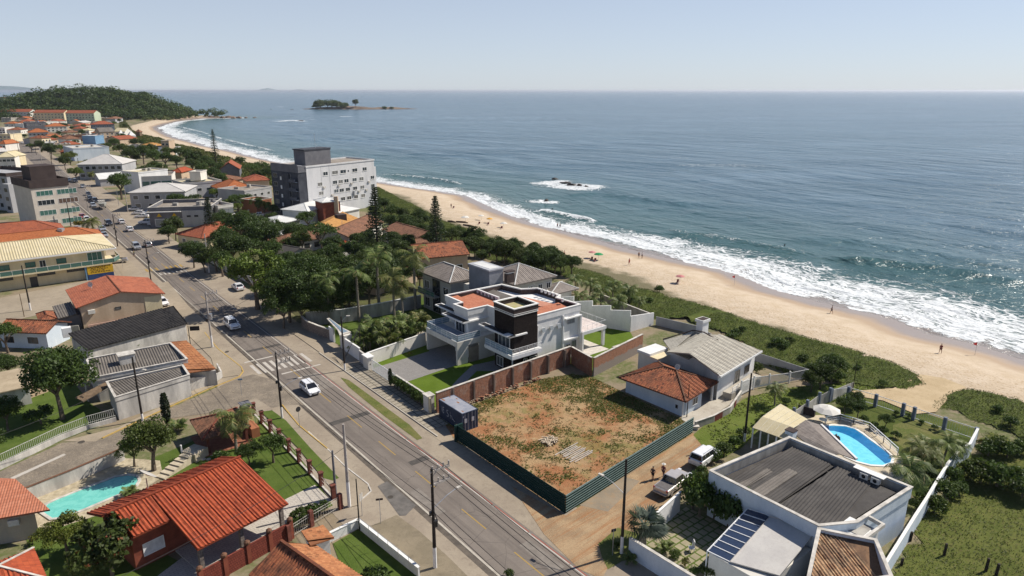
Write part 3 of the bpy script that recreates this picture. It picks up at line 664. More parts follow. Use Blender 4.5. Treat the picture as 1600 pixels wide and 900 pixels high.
def crown_pts(nl,per,rx,rz,rl,seed,zc,shape='dome',gap=.36):
    g=np.random.default_rng(seed); out=[];nn=[]
    for k in range(nl):
        while True:
            q=g.uniform(-1,1,3)
            if shape=='dome' and q[2]<-.45: continue
            r=np.linalg.norm(q)
            if .25<r<1: break
        c=np.array([q[0]*(rx-rl*.7),q[1]*(rx-rl*.7),zc+q[2]*(rz-rl*.5)]); r=rl*g.uniform(.65,1.25)
        m=int(per*(r/rl)**2); d=g.normal(size=(m,3)); d/=np.linalg.norm(d,axis=1)[:,None]; d[:,2]=np.where(d[:,2]<-.35,-d[:,2]*.5,d[:,2])
        rad=r*(.55+.5*g.random(m)**.5)[:,None]; p=c+d*rad*np.array([1,1,.72])
        out.append(p);nn.append(d)
    p=np.vstack(out);n_=np.vstack(nn)
    k=fbm(p[:,0]+seed*3.1,p[:,1]+p[:,2]*.9,.55,3,seed)>gap
    return p[k],n_[k],g
def branchy(h,r,spread,zc,n,seed,top=.55):
    g=random.Random(seed); b=MB(); bend=Vector((g.uniform(-.25,.25),g.uniform(-.25,.25),0)); fork=h*top
    b.tube([(0,0,-.15),bend*.3+Vector((0,0,fork*.5)),bend+Vector((0,0,fork))],[r*1.25,r*.9,r*.75],7)
    for k in range(n):
        a=2*math.pi*(k+g.random()*.6)/n; e=Vector((math.cos(a)*spread*g.uniform(.55,.95),math.sin(a)*spread*g.uniform(.55,.95),zc+g.uniform(-.2,.6)))
        s0=bend+Vector((0,0,fork-g.random()*.3)); mid=s0.lerp(e,.5)+Vector((0,0,spread*.12)); b.tube([s0,mid,e],[r*.6,r*.38,r*.12],5)
    return b
_tmpl={}
def make_tree(kind,name,label,cat,group=None):
    "template tree: Empty at its base > trunk, crown"
    root=thing(name,label,cat,(0,0,0),group); K=kind.split('_')[0]; seed=sum(map(ord,kind))
    if K in ('broad','bright','dense','bush','flower','purple','thin','pin'):
        P=dict(broad=(5.6,.24,3.2,4.2,2.0,30,270,1.15,.25,LEAF_M),bright=(5.2,.2,3.0,3.9,1.9,34,270,1.0,.23,LEAF_B),dense=(6.0,.19,3.4,4.3,2.5,40,300,1.2,.25,LEAF_D),bush=(1.9,.09,1.25,1.05,.95,14,95,.62,.24,LEAF_M),
            flower=(3.0,.1,2.0,2.1,1.6,24,190,.8,.26,LEAF_F),purple=(3.0,.1,1.7,1.8,1.5,16,110,.75,.28,LEAF_R),thin=(7.0,.22,3.9,5.3,2.0,30,75,1.0,.32,LEAF_M),pin=(1.6,.07,1.1,.95,.8,12,85,.55,.22,LEAF_Y))[K]
        h,tr,rx,zc,rz,nl,per,rl,ls,lm=P
        if kind.endswith('_d'): lm=LEAF_D
        if kind.endswith('_b'): lm=LEAF_B
        branchy(h,tr,rx*.8,zc,6 if K!='bush' else 4,seed,.42).build('trunk',BARK,root)
        p,n_,g=crown_pts(nl,per,rx,rz,rl,seed,zc); v,f=leafquads(p,ls,n_,.42,.66,g); mesh_np('crown',v,f,lm,parent=root)
    elif K in ('coconut','royal','areca','fan'):
        fanny=K=='fan'; h,tr,nf,fl,lm=dict(coconut=(4.2,.16,20,3.0,LEAF_P),royal=(8.2,.2,17,3.1,LEAF_P),areca=(.9,.1,34,2.5,LEAF_P),fan=(1.6,.26,30,1.5,LEAF_S))[K]
        g=random.Random(seed); b=MB(); lean=Vector((g.uniform(-.5,.5),g.uniform(-.5,.5),0))*(1 if K=='coconut' else .1)
        if K=='areca':
            for k in range(7):
                a=k*.9; q=Vector((math.cos(a)*.5,math.sin(a)*.5,0)); b.tube([q+Vector((0,0,-.1)),q*1.5+Vector((0,0,h*g.uniform(.7,1.3)))],[.07,.05],5)
        else: b.tube([(0,0,-.2),lean*.25+Vector((0,0,h*.35)),lean*.65+Vector((0,0,h*.7)),lean+Vector((0,0,h))],[tr*1.35,tr,tr*.95,tr*.75],8)
        b.build('trunk',BARKP,root)
        vs=[];fs=[]
        def q4(a,b_,c,d): n=len(vs); vs.extend([a,b_,c,d]); fs.append((n,n+1,n+2,n+3))
        for k in range(nf):
            az=2*math.pi*(k*.381966+g.random()*.04); el=(g.uniform(.05,1.25) if K!='areca' else g.uniform(.5,1.4)); 
            if K in('coconut','royal') and k<4: el=-.5+.15*k
            base=(Vector((0,0,h))+lean) if K!='areca' else Vector((math.cos(k*.9)*.75,math.sin(k*.9)*.75,h*g.uniform(.8,1.2)))
            L=fl*g.uniform(.8,1.12); hd=Vector((math.cos(az),math.sin(az),0)); pts=[]; p=base.copy(); e=el; ns=9
            for i in range(ns+1):
                pts.append(p.copy()); p=p+(hd*math.cos(e)+Vector((0,0,math.sin(e))))*L/ns; e-=(.30 if K!='areca' else .24)*(i/ns+.25)*(1.0 if not fanny else .45)
            if fanny:
                tip=pts[5]; side=hd.cross(Vector((0,0,1))); up=(pts[6]-pts[4]).normalized(); 
                for a_,c_ in zip(pts[:5],pts[1:6]): q4(a_-side*.03,a_+side*.03,c_+side*.03,c_-side*.03)
                for j in range(15):
                    a2=(j-7)/7*1.75; d=(up*math.cos(a2)+side*math.sin(a2)); d2=(up*math.cos(a2+.16)+side*math.sin(a2+.16)); dm=(d+d2)/2
                    q4(tip,tip+d*.62+Vector((0,0,.05)),tip+dm*g.uniform(.95,1.15)-Vector((0,0,.12)),tip+d2*.62-Vector((0,0,.04)))
            else:
                side=hd.cross(Vector((0,0,1)))
                for i in range(ns):
                    q4(pts[i]-side*.035,pts[i]+side*.035,pts[i+1]+side*.025,pts[i+1]-side*.025)
                    if i==0: continue
                    for hf in (0,.5):
                        c0=pts[i].lerp(pts[i+1],hf); dr=(pts[i+1]-pts[i]).normalized(); ll=.78*math.sin(math.pi*(.12+.80*(i+hf)/ns))*fl/3+.12
                        for sg in (-1,1):
                            e_=c0+side*sg*ll*.86+dr*ll*.55-Vector((0,0,ll*.42*g.uniform(.5,1.3)))
                            q4(c0-dr*.07,c0+dr*.07,e_+dr*.02,e_-dr*.03)
        mesh_np('crown',np.array([tuple(v) for v in vs]),np.array(fs),lm,parent=root)
    elif K=='araucaria':
        g=random.Random(seed); h=14.; b=MB(); b.tube([(0,0,-.2),(0,0,h*.5),(0,0,h)],[.26,.17,.03],7); b.build('trunk',BARK,root)
        P=[];Nn=[]; gap=.62 if kind.endswith('_open') else .5; z=1.6
        while z<h-.2:
            k=(1-z/h); Lb=(2.9 if not kind.endswith('_open') else 2.0)*(k**.75)+.18; nb=7
            for j in range(nb):
                a=2*math.pi*(j+g.random()*.5)/nb; L=Lb*g.uniform(.75,1.1); m=int(8+L*13)
                for i in range(m):
                    r=L*((i+g.random())/m); d=Vector((math.cos(a),math.sin(a),0)); s_=d.cross(Vector((0,0,1)))
                    P.append(d*r+s_*g.uniform(-.17,.17)*(1+r*.35)+Vector((0,0,z+.14*r*r/L+g.uniform(-.05,.10)))); Nn.append((0,0,1))
            z+=gap*(1.25-.6*(z/h))
        v,f=leafquads(np.array([tuple(p) for p in P]),.34,np.array(Nn,float),.35,.5,np.random.default_rng(seed)); mesh_np('crown',v,f,LEAF_N,parent=root)
    elif K=='column':
        branchy(3.2,.09,.3,2.2,4,seed,.6).build('trunk',BARK,root); g=np.random.default_rng(seed); n=1500; z=.3+3.3*g.random(n); r=(.42*np.sin(np.pi*np.clip(z/3.9,0,1))**.6)*(.6+.5*g.random(n)); a=g.random(n)*6.283
        p=np.stack([r*np.cos(a),r*np.sin(a),z],1); v,f=leafquads(p,.22,np.stack([np.cos(a),np.sin(a),a*0+.4],1),.4,.5,g); mesh_np('crown',v,f,LEAF_N,parent=root)
    return root
def plant(kind,name,label,cat,p,sc_=1.0,rz=None,group=None,scz=None):
    "first use of a kind builds it; every later one is a copy of the thing and its parts"
    if kind not in _tmpl: o=_tmpl[kind]=make_tree(kind,name,label,cat,group)
    else:
        o=copy_tree(_tmpl[kind]); o.name=name
        for k in ('group',):
            if k in o.keys() and not group: del o[k]
        tag(o,label,cat,group)
    o.location=(p[0],p[1],p[2] if len(p)>2 else 0); o.rotation_euler=(0,0,rz if rz is not None else random.random()*6.28); o.scale=(sc_,sc_,scz if scz else sc_)
    return o
def tufts(name,poly,dens,size,mat,z=0.0,hgt=.3,mask=None,seed=1,zf=None,upright=.5,lift=.5):
    "uncountable ground plants: one object of many leaf faces over a plan polygon"
    P=np.array([p[:2] for p in poly]); a=P.min(0);b=P.max(0); g=np.random.default_rng(seed); n=int((b-a).prod()*dens)
    x=g.uniform(a[0],b[0],n);y=g.uniform(a[1],b[1],n); k=inside(poly,x,y); 
    if mask is not None: k&=mask(x,y)
    x,y=x[k],y[k]; m=3; x=np.repeat(x,m)+g.normal(0,size*.35,len(x)*m); y=np.repeat(y,m)+g.normal(0,size*.35,len(y)*m)
    zz=(zf(x,y) if zf else z)+g.random(len(x))*hgt*lift+size*.12
    N=np.stack([g.normal(0,.6,len(x)),g.normal(0,.6,len(x)),.75+.3*np.abs(g.normal(0,1,len(x)))],1); N/=np.linalg.norm(N,axis=1)[:,None]
    v,f=leafquads(np.stack([x,y,zz],1),size,N,upright,.5,g)
    return v,f
def scrub(name,poly,step,amp,dens,size,floor,leaf,z0=0.02,seed=3,hill_=False,mask=None,bsc=.22,lumpy=1.0,label=None):
    "low vegetation: an uneven vegetated floor with leaf clumps, built as ONE uncountable object"
    P=np.array([p[:2] for p in poly]); a=P.min(0)-step;b=P.max(0)+step
    X,Y=np.meshgrid(np.arange(a[0],b[0],step),np.arange(a[1],b[1],step)); ny,nx=X.shape; x=X.ravel();y=Y.ravel()
    def zf(x,y):
        ins=inside(poly,x,y); e=edge_dist(poly,x,y); e=np.where(ins,e,-e)
        h=fbm(x,y,bsc,4,seed); h=np.clip((h-.30)*2.0,0,1)
        return height(x,y)+z0+amp*h*np.clip(e/1.2,0,1)*lumpy-np.clip(-e,0,1)*.5
    ins=inside(poly,x,y); e=np.where(ins,1,-1)*edge_dist(poly,x,y); e=e+(fbm(x,y,.45,4,seed+5)-.5)*4.0
    z=zf(x,y); i=np.arange((ny-1)*(nx-1)); r=i//(nx-1);c=i%(nx-1);q=r*nx+c; f=np.stack([q,q+1,q+nx+1,q+nx],1)
    f=f[(e[f]>0).all(1)]; u,inv=np.unique(f,return_inverse=True); v1=np.stack([x,y,z],1)[u]; f1=inv.reshape(f.shape)
    em=lambda x,y:(edge_dist(poly,x,y)+(fbm(x,y,.45,4,seed+5)-.5)*4.0>.1)&(mask(x,y) if mask else True)
    v2,f2=tufts(name,poly,dens,size,leaf,mask=em,seed=seed,zf=zf,hgt=amp*.45+.15)
    o=mesh_np(name,np.vstack([v1,v2]),np.vstack([f1,f2+len(v1)]),[floor,leaf],kind='stuff',label=label)
    mi=np.zeros(len(f1)+len(f2),'i'); mi[len(f1):]=1; o.data.polygons.foreach_set('material_index',mi); sm=np.zeros(len(mi),bool); sm[:len(f1)]=True; o.data.polygons.foreach_set('use_smooth',sm); return o
def strip(name,polyline_l,polyline_r,mat,z,kind='structure'):
    b=MB(); n=len(polyline_l)
    for i in range(n-1): b.quad(V3(polyline_l[i],z),V3(polyline_r[i],z),V3(polyline_r[i+1],z),V3(polyline_l[i+1],z))
    return b.build(name,mat,kind=kind)
def sheet(name,poly,mat,z,kind='structure',th=None):
    b=MB()
    if th: b.prism([tuple(p[:2]) for p in poly],z-th,z)
    else:
        P=[V3(p,z) for p in poly]; ar=sum(P[i].x*P[(i+1)%len(P)].y-P[(i+1)%len(P)].x*P[i].y for i in range(len(P)))
        b.poly(P if ar>0 else P[::-1])
    return b.build(name,mat,kind=kind)
# ------------------------------------------------------------------ road, pavements, yards (sheets a few millimetres apart)
Rl=[(-60,-11.2),(178,-11.4),(250,-12.4),(315,-11.6),(453,-10.6),(678,-8.6),(900,-8)]; Rr=[(-60,-4.55),(186,-4.6),(240,-4.0),(307,-2.2),(418,-.9),(588,-1.2),(784,-3),(900,-3)]
def resamp(P,ss): a=np.array(P,float); return [T2(s,float(np.interp(s,a[:,0],a[:,1]))) for s in ss]
SS=list(range(-60,900,10))
def offs(P,d): return [(s,t+d) for s,t in P]
strip('road_shoulder',resamp(offs(Rl,-7.5),SS),resamp(offs(Rr,6.3),SS),SHOULDER,.016)
strip('road',resamp(Rl,SS),resamp(Rr,SS),ASPH,.022)
# painted markings
PAINTW=M('road_paint_white',(.62,.58,.52),(.42,.38,.33),2.5,.8,var=.2); PAINTY=M('road_paint_yellow',(.46,.30,.07),(.36,.24,.09),2.5,.8,var=.25); PAINTR=M('road_paint_red',(.36,.10,.07),(.30,.12,.09),2.5,.8,var=.2)
b=MB()
def mark(b,s0,s1,t0,t1,z=.027): b.quad(T(s0,t0,z),T(s0,t1,z),T(s1,t1,z),T(s1,t0,z))
for s in range(-60,186,6):
    mark(b,s,s+5.9,-5.08,-4.95)
for s in range(186,420,6): 
    t=float(np.interp(s,[p[0] for p in Rr],[p[1] for p in Rr])); mark(b,s,s+5.9,t-.5,t-.36)
b.build('edge_line_marking',PAINTW,kind='structure')
b=MB()
for s in range(-60,58,6): mark(b,s,s+5.6,-4.93,-4.80)
b.build('red_line_marking',PAINTR,kind='structure')
b=MB(); s=-20
for s in (-19.2,-10.2,-1.4-4.4,3.0,12.4,21.3,30.2,39.6,50.4,63,73,83,92,101,110,119,128,137,146,155,164,173,182,191,200,209,218,227,236):
    mark(b,s,s+4.3,-7.97,-7.84)
b.build('centre_line_marking',PAINTY,kind='structure')
b=MB()
for k in range(9): mark(b,55.8,60.2,-12.5+k*1.02,-12.5+k*1.02+.52)
mark(b,61.7,62.1,-12.7,-8.1); mark(b,53.5,53.9,-9.7,-3.4)
for k in range(7): mark(b,129+0*k,131.4,-10.6+k*.9,-10.2+k*.9)
b.build('crossing_marking',PAINTW,kind='structure')
b=MB()
for k in range(8): 
    if k!=3: mark(b,134.5,137.5,-12.5+k*1.1,-12.0+k*1.1)
b.build('hump_marking',PAINTY,kind='structure')
DP=M('tar_repair',(.075,.068,.062),(.10,.09,.08),1.5); LP=M('pale_repair',(.215,.19,.165),(.25,.22,.19),1.2)
for k,(a,c,d,e) in enumerate([(8,13.5,-10.6,-9.4),(33,34.1,-10.8,-5.2),(44.5,51,-7.3,-5.3),(66,67,-11,-4.9),(84,92,-10.9,-9.0),(99,99.8,-11,-5),(18,19,-7.6,-4.9),(-6,-1,-6.9,-5.6)]):
    b=MB(); mark(b,a,c,d,e,.0245); b.build('road_repair',DP if k in(1,3,5,6) else LP,kind='structure')
# gutter channel along the left edge and kerbs
b=MB(); sbox(b,-60,300,-11.15,-10.92,-.05,.05); b.build('gutter_kerb',CONC,kind='structure')
b=MB(); sbox(b,-60,300,-11.75,-11.17,.018,.0235); b.build('gutter_channel',M('dark_gutter',(.10,.085,.07),(.15,.125,.10),1),kind='structure')
b=MB()
sbox(b,22,58.5,-1.62,-1.45,-.05,.13); b.build('kerb',CONC,kind='structure')
YK=M('yellow_kerb_paint',(.55,.36,.08),(.46,.33,.14),2,var=.2)
b=MB(); b.wall([tuple(p[:2]) for p in GP([(160,685),(215,659),(270,634),(325,609),(360,595),(374,589),(380,581),(377,574),(368,567),(340,545),(320,520)])],.12,.15,.0); b.build('yellow_kerb',YK,kind='structure')
b=MB(); b.wall([tuple(p[:2]) for p in GP([(441,633),(448,642),(467,665),(512,702)])],.12,.14,.0); b.build('yellow_kerb',YK,kind='structure')
b=MB(); b.wall([tuple(p[:2]) for p in GP([(482,675),(517,707),(540,730),(575,757),(580,768),(564,782)])],.10,.14,.0); b.build('kerb',CAPS,kind='structure')
# pavements
sheet('pavement',rect(24,50,-1.45,2.0),PAVER_WALK,.10,th=.1)
sheet('pavement',rect(50.02,75,-1.45,2.3),PAVE,.10,th=.1)
sheet('pavement',[T2(0,-1.9),T2(0,-.1),T2(24,-.1),T2(24,-1.9)],PAVE,.030)
sheet('verge',[tuple(p[:2]) for p in GP([(532,590),(545,594),(640,664),(660,685),(652,688),(600,650),(545,605)])],LAWN_DRY,.034)
sheet('pavement',[tuple(p[:2]) for p in GP([(378,578),(372,567),(340,545),(318,515),(296,480),(262,440),(245,445),(290,520),(330,560),(340,592),(372,587)])],PAVE,.09,th=.1)
sheet('pavement',[tuple(p[:2]) for p in GP([(440,636),(467,667),(512,704),(540,732),(576,760),(560,790),(540,795),(500,740),(430,660),(425,640)])],PAVE,.09,th=.1)
sheet('verge',[tuple(p[:2]) for p in GP([(408,644),(425,642),(447,658),(486,702),(530,748),(520,752),(505,748),(465,700)])],LAWN,.097)
sheet('side_street',[tuple(p[:2]) for p in GP([(-90,780),(0,737),(97,692),(160,687),(215,662),(270,637),(340,605),(374,591),(395,585),(440,597),(478,633),(445,632),(425,638),(400,622),(345,643),(222,660),(191,707),(40,762),(-90,815)])],COBBLE,.028)
sheet('side_pavement',[tuple(p[:2]) for p in GP([(185,668),(343,590),(372,588),(325,607),(270,632),(160,684),(150,690),(97,690)])],PAVE,.035)
sheet('asphalt_patch',[tuple(p[:2]) for p in GP([(590,760),(605,752),(650,790),(634,806),(624,806)])],M('dark_asphalt_patch',(.13,.12,.11),(.17,.155,.14),1),.033)
sheet('gravel_patch',[tuple(p[:2]) for p in GP([(580,822),(620,805),(655,830),(700,870),(735,905),(660,905)])],dusty('gravel',(.21,.175,.12),(.26,.215,.15),(.15,.125,.09),1.2),.032)
sheet('white_line_paint',[tuple(p[:2]) for p in GP([(16,747),(100,709),(103,711),(19,750)])],PAINTW,.034)
# vacant lot, dirt track, lanes
LOTP=[tuple(p[:2]) for p in GP([(883,803),(712,690),(690,655),(745,630),(850,592),(895,585),(926,590),(972,613),(1064,655),(1082,676)])]
sheet('lot_ground',LOTP,LOT,.020)
sheet('dirt_track',[tuple(p[:2]) for p in GP([(800,760),(884,806),(1083,677),(1102,688),(1100,702),(1080,735),(1030,800),(985,835),(960,870),(940,905),(905,890),(850,835)])],DIRT,.036)
sheet('gravel_strip',[tuple(p[:2]) for p in GP([(905,790),(975,745),(1000,752),(950,800)])],dusty('grey_track_gravel',(.24,.20,.15),(.30,.24,.17),(.34,.22,.12),.8),.041)
sheet('grass_lane',[tuple(p[:2]) for p in GP([(1083,680),(1115,652),(1170,620),(1250,604),(1330,597),(1395,612),(1330,622),(1255,640),(1190,665),(1160,700),(1120,720),(1100,700)])],grass_mat('lane_grass',(.10,.14,.022),(.135,.165,.035),(.24,.20,.09),.55),.044)
sheet('corner_grass',[tuple(p[:2]) for p in GP([(935,850),(965,825),(1000,835),(985,870),(950,890),(940,870)])],LAWN_DRY,.046)
# beach path and dune sheets are vegetation (below)
sheet('beach_path',[tuple(p[:2]) for p in GP([(1330,612),(1395,608),(1438,586),(1475,592),(1510,606),(1480,626),(1462,645),(1430,648),(1380,627),(1340,620)])],dusty('path_sand',(.44,.335,.20),(.52,.405,.255),(.36,.26,.15)),.13)
# yards of the right side
sheet('house_lawn',[T2(29.3,2.1),T2(48.4,2.1),T2(50.6,14.5),T2(50,26),T2(40,46),T2(33.5,46.8),T2(25.9,41.1),T2(23.5,27.2),T2(29.1,27.9)],grass_mat('mown_lawn',(.09,.14,.014),(.11,.165,.02),(.12,.17,.03),.7),.030)
sheet('driveway',[T2(39.0,2.2),T2(47.0,2.2),T2(47.8,13.3),T2(48.4,13.5),T2(48.4,20.7),T2(40.0,20.7),T2(40.0,13.5)],PAVER_DRIVE,.036)
sheet('garden_path',[tuple(p[:2]) for p in GP([(706,603),(716,592),(738,571),(775,563),(790,580),(745,580),(722,603)])],PAVER_DRIVE,.040)
sheet('patio',[T2(29.8,30),T2(29.8,37.5),T2(38,37.5),T2(38,30)],M('pale_patio',(.58,.53,.47),(.64,.59,.53),1.2),.041)
for pts,m,z in (([(905,498),(1005,478),(1050,505),(1060,520),(1020,525),(990,520)],LAWN,.033),):
    pass
sheet('neighbour_lawn',[T2(50.8,2.6),T2(75,2.6),T2(75,30),T2(50.8,30)],LAWN,.026)
sheet('paved_yard',[T2(50.9,12),T2(57,12),T2(57,27),T2(50.9,27)],CONC,.040)
sheet('hip_house_yard',[tuple(p[:2]) for p in GP([(1064,655),(1085,668),(1160,620),(1120,600),(1090,605)])],CONC,.048)
sheet('courtyard',[T2(-8.0,.5),T2(-7.0,10.8),T2(-14.5,11.1),T2(-17,1.0)],PAVER_GRASS,.044)
sheet('pool_deck',[tuple(p[:2]) for p in GP([(1235,672),(1255,648),(1300,650),(1345,657),(1375,675),(1398,700),(1412,722),(1405,735),(1425,760),(1390,765),(1300,720)])],M('cream_deck',(.52,.44,.32),(.58,.50,.37),1.5),.044)
sheet('garden_lawn',[tuple(p[:2]) for p in GP([(1395,665),(1425,655),(1475,668),(1500,690),(1470,715),(1430,712),(1395,690)])],LAWN_DRY,.04)
sheet('garden_bed',[tuple(p[:2]) for p in GP([(1300,645),(1325,608),(1527,672),(1500,715),(1440,790),(1400,745),(1410,720),(1375,672)])],SCRUBG,.030)
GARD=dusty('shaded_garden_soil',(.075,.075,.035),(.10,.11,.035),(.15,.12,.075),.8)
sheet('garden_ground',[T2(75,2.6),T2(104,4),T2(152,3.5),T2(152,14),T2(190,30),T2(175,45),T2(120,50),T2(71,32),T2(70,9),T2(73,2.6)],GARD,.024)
# yards of the left side
sheet('front_lawn',[tuple(p[:2]) for p in GP([(300,690),(330,650),(405,650),(455,695),(495,752),(520,790),(470,815),(430,840),(330,800),(230,720)])],LAWN,.031)
sheet('car_entrance',[tuple(p[:2]) for p in GP([(447,780),(492,758),(517,782),(470,805),(440,830),(400,850),(330,905),(240,905),(300,860),(420,800)])],PAVER_LIGHT,.038)
sheet('pool_terrace',[tuple(p[:2]) for p in GP([(40,770),(192,716),(250,720),(255,745),(170,800),(60,835)])],M('stone_terrace',(.44,.37,.25),(.52,.45,.32),1.6,var=.3),.036)
sheet('back_lawn',[tuple(p[:2]) for p in GP([(40,840),(150,800),(230,850),(330,905),(60,905)])],LAWN,.027)
sheet('house_garden',[tuple(p[:2]) for p in GP([(0,733),(97,688),(182,656),(140,630),(110,590),(-60,640),(-90,760)])],LAWN,.029)
sheet('corner_yard',[tuple(p[:2]) for p in GP([(520,850),(562,826),(655,900),(640,920),(540,905)])],LAWN,.047)
sheet('forecourt',[tuple(p[:2]) for p in GP([(190,392),(262,470),(300,520),(262,500),(240,470),(160,470),(-20,500),(-20,470),(150,435)])],PAVE,.031)
sheet('side_lane',[tuple(p[:2]) for p in GP([(-60,490),(60,470),(160,440),(190,455),(130,480),(60,492),(-60,520)])],PAVE,.034)
# ------------------------------------------------------------------ RIGHT SIDE OF THE ROAD, near
# --- the modern white two-storey house with the dark stone tower
mh=thing('modern_house','large modern white two storey house with dark stone tower behind the brick wall','house',T(40,25))
w=MB()
PZ=8.2
# outer parapet walls (hollow roof basins behind them)
body=[(32.3,23.4),(32.3,32.8),(37.6,32.4),(38.2,33.8),(43.9,33.6),(45.3,31.0),(49.8,30.1),(50.3,18.4),(45.2,18.3),(45.2,16.7),(41.4,16.8),(41.3,20.6),(38.0,20.8),(37.5,23.4)]
w.prism([T2(*p) for p in body],0,7.25)
bp=[T2(*p) for p in body]
w.wall(bp,PZ-7.253,.24,7.253,closed=True)
w.build('wall',WHITE,mh)
c=MB(); c.wall(bp,.10,.34,PZ+.004,closed=True); c.build('coping',CAPW,mh)
lin=MB()
for i,(p,q) in enumerate(zip(bp,bp[1:]+bp[:1])):
    pass
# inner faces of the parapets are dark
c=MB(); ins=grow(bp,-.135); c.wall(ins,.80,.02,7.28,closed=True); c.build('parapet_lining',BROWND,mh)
def patch(pts,m,name='roof'):
    r=MB(); P=[T(*p) for p in pts]; slope(r,P[0],P[1],P[2],P[3],0,.08); return r.build(name,m,mh)
patch([(42.0,17.4,7.30),(42.0,20.4,7.30),(49.9,20.6,7.95),(49.9,17.4+1.4,7.95)],TILE_SALMON)
patch([(49.9,18.9,7.34),(41.6,20.7,7.34),(41.6,24.6,7.7),(49.9,24.6,7.7)],TILE_SALMON)
patch([(32.7,24.0,7.33),(32.7,32.2,7.33),(36.4,31.8,7.75),(36.4,24.0,7.75)],TILE_SALMON)
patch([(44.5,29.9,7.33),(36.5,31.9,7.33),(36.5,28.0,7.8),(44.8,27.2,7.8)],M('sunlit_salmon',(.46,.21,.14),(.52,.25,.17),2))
r=MB(); slope(r,T(48.5,24.8,7.6),T(38.5,24.8,7.6),T(38.0,27.4,8.1),T(48.5,27.2,8.1),0,.1); r.build('skylight_roof',FIBRE_MID,mh)
r=MB(); sbox(r,43.5,49.8,24.5,24.8,7.3,8.35); r.build('clerestory',WHITE,mh); fc=face(T2(49.6,24.47),T2(43.6,24.47))
for k in range(5): fwin(mh,fc,.5+k*1.05,7.55,.45,.6,FRW and CONCW,FRD)
for k in range(6):
    s_,t_=(37.9+k*1.0,33.2) if k<5 else (35.5,32.2)
    vb=MB(); vb.box(T(s_,t_-.35,8.35),(.3,.3,.5),_ra); vb.box(T(s_,t_-.35,8.63),(.42,.42,.06),_ra); vb.build('vent',WHITE,mh)
# tower
tw=MB(); sbox(tw,31.4,36.3,18.3,22.9,0,9.72); tw.build('tower',STONE,mh)
tc=MB()
for z in (9.35,9.62): tc.wall(rect(31.4,36.3,18.3,22.9),.12,.2,z,closed=True)
tc.wall(rect(31.4,36.3,18.3,22.9),.14,.36,10.48,closed=True); tc.build('tower_band',CAPW,mh)
tp=MB(); tp.wall(rect(31.4,36.3,18.3,22.9),.74,.18,9.74,closed=True); tp.build('tower_parapet',BROWND,mh)
tr=MB(); sbox(tr,31.6,36.1,18.5,22.7,9.73,9.80); tr.build('tower_roof',M('mossy_screed',(.50,.42,.27),(.34,.33,.12),1.2),mh)
# canopies
c=MB(); sbox(c,32.6,39.0,17.1,18.45,6.2,6.42); sbox(c,31.1,31.5,17.1,20.7,6.2,6.42); sbox(c,31.1,32.6,17.1,18.45,6.2,6.42)
sbox(c,41.0,47.2,15.5,16.85,6.2,6.42); sbox(c,40.9,41.4,15.5,21.5,6.2,6.42); sbox(c,46.5,52.0,17.2,18.6,6.2,6.42); c.build('canopy',[WHITE],mh)
c=MB(); sbox(c,32.8,38.9,17.3,18.28,6.424,6.44); sbox(c,41.2,47.0,15.7,16.7,6.424,6.44); sbox(c,46.7,51.8,17.4,18.3,6.424,6.44); c.build('canopy_top',BLACK,mh)
# garage volume with terrace on top
g=MB(); sbox(g,39.6,48.9,13.4,22,3.05,3.9); sbox(g,39.6,40.0,13.4,14.4,0,3.05); sbox(g,48.5,48.9,13.4,21.9,0,3.05); sbox(g,39.6,48.5,20.8,21,0,3.05); sbox(g,39.6,39.85,14.4,15.4,0,3.05)
sbox(g,39.6,39.8,17.6,21,0,3.05); g.build('garage',OFFW,mh)
dk=MB(); sbox(dk,39.75,48.75,13.55,16.6,3.902,3.93); dk.build('terrace_floor',M('blue_grey_floor',(.32,.36,.42),(.36,.40,.46),1.2),mh)
rail(mh,[T(39.75,18,3.93),T(39.75,13.55,3.93),T(48.75,13.55,3.93),T(48.75,18,3.93)],1.05,WHMET,n=3,glass=GLASSB)
# tower balcony
bl=MB(); sbox(bl,31.6,37.6,17.2,18.3,2.85,3.45); sbox(bl,30.5,31.45,17.2,23.2,2.85,3.45); sbox(bl,31.45,31.6,17.2,18.3,2.85,3.45); bl.build('balcony',WHITE,mh)
rail(mh,[T(37.5,17.3,3.45),T(30.6,17.3,3.45)],1.05,WHMET,n=3,glass=GLASSB); rail(mh,[T(30.6,17.3,3.45),T(30.6,23.2,3.45)],1.05,WHMET,n=5)
ps=MB(); sbox(ps,30.7,30.85,17.4,17.55,0,2.85); ps.build('balcony_post',WHITE,mh)
# rear terrace towards the sea
tt=MB(); sbox(tt,31.5,38.3,32.83,38.5,3.0,3.55); sbox(tt,31.6,32.0,37.8,38.3,0,3.0); sbox(tt,31.5,31.9,32.83,33.2,0,3); tt.build('sea_terrace',WHITE,mh)
tf=MB(); sbox(tf,31.7,38.2,33.0,38.4,3.553,3.575); tf.build('terrace_floor',M('pink_floor',(.60,.52,.48),(.66,.58,.54),1),mh)
rail(mh,[T(31.6,33,3.55),T(31.6,38.4,3.55),T(38.2,38.4,3.55)],1.0,WHMET,n=1,glass=None,post=1.1,r=.02)
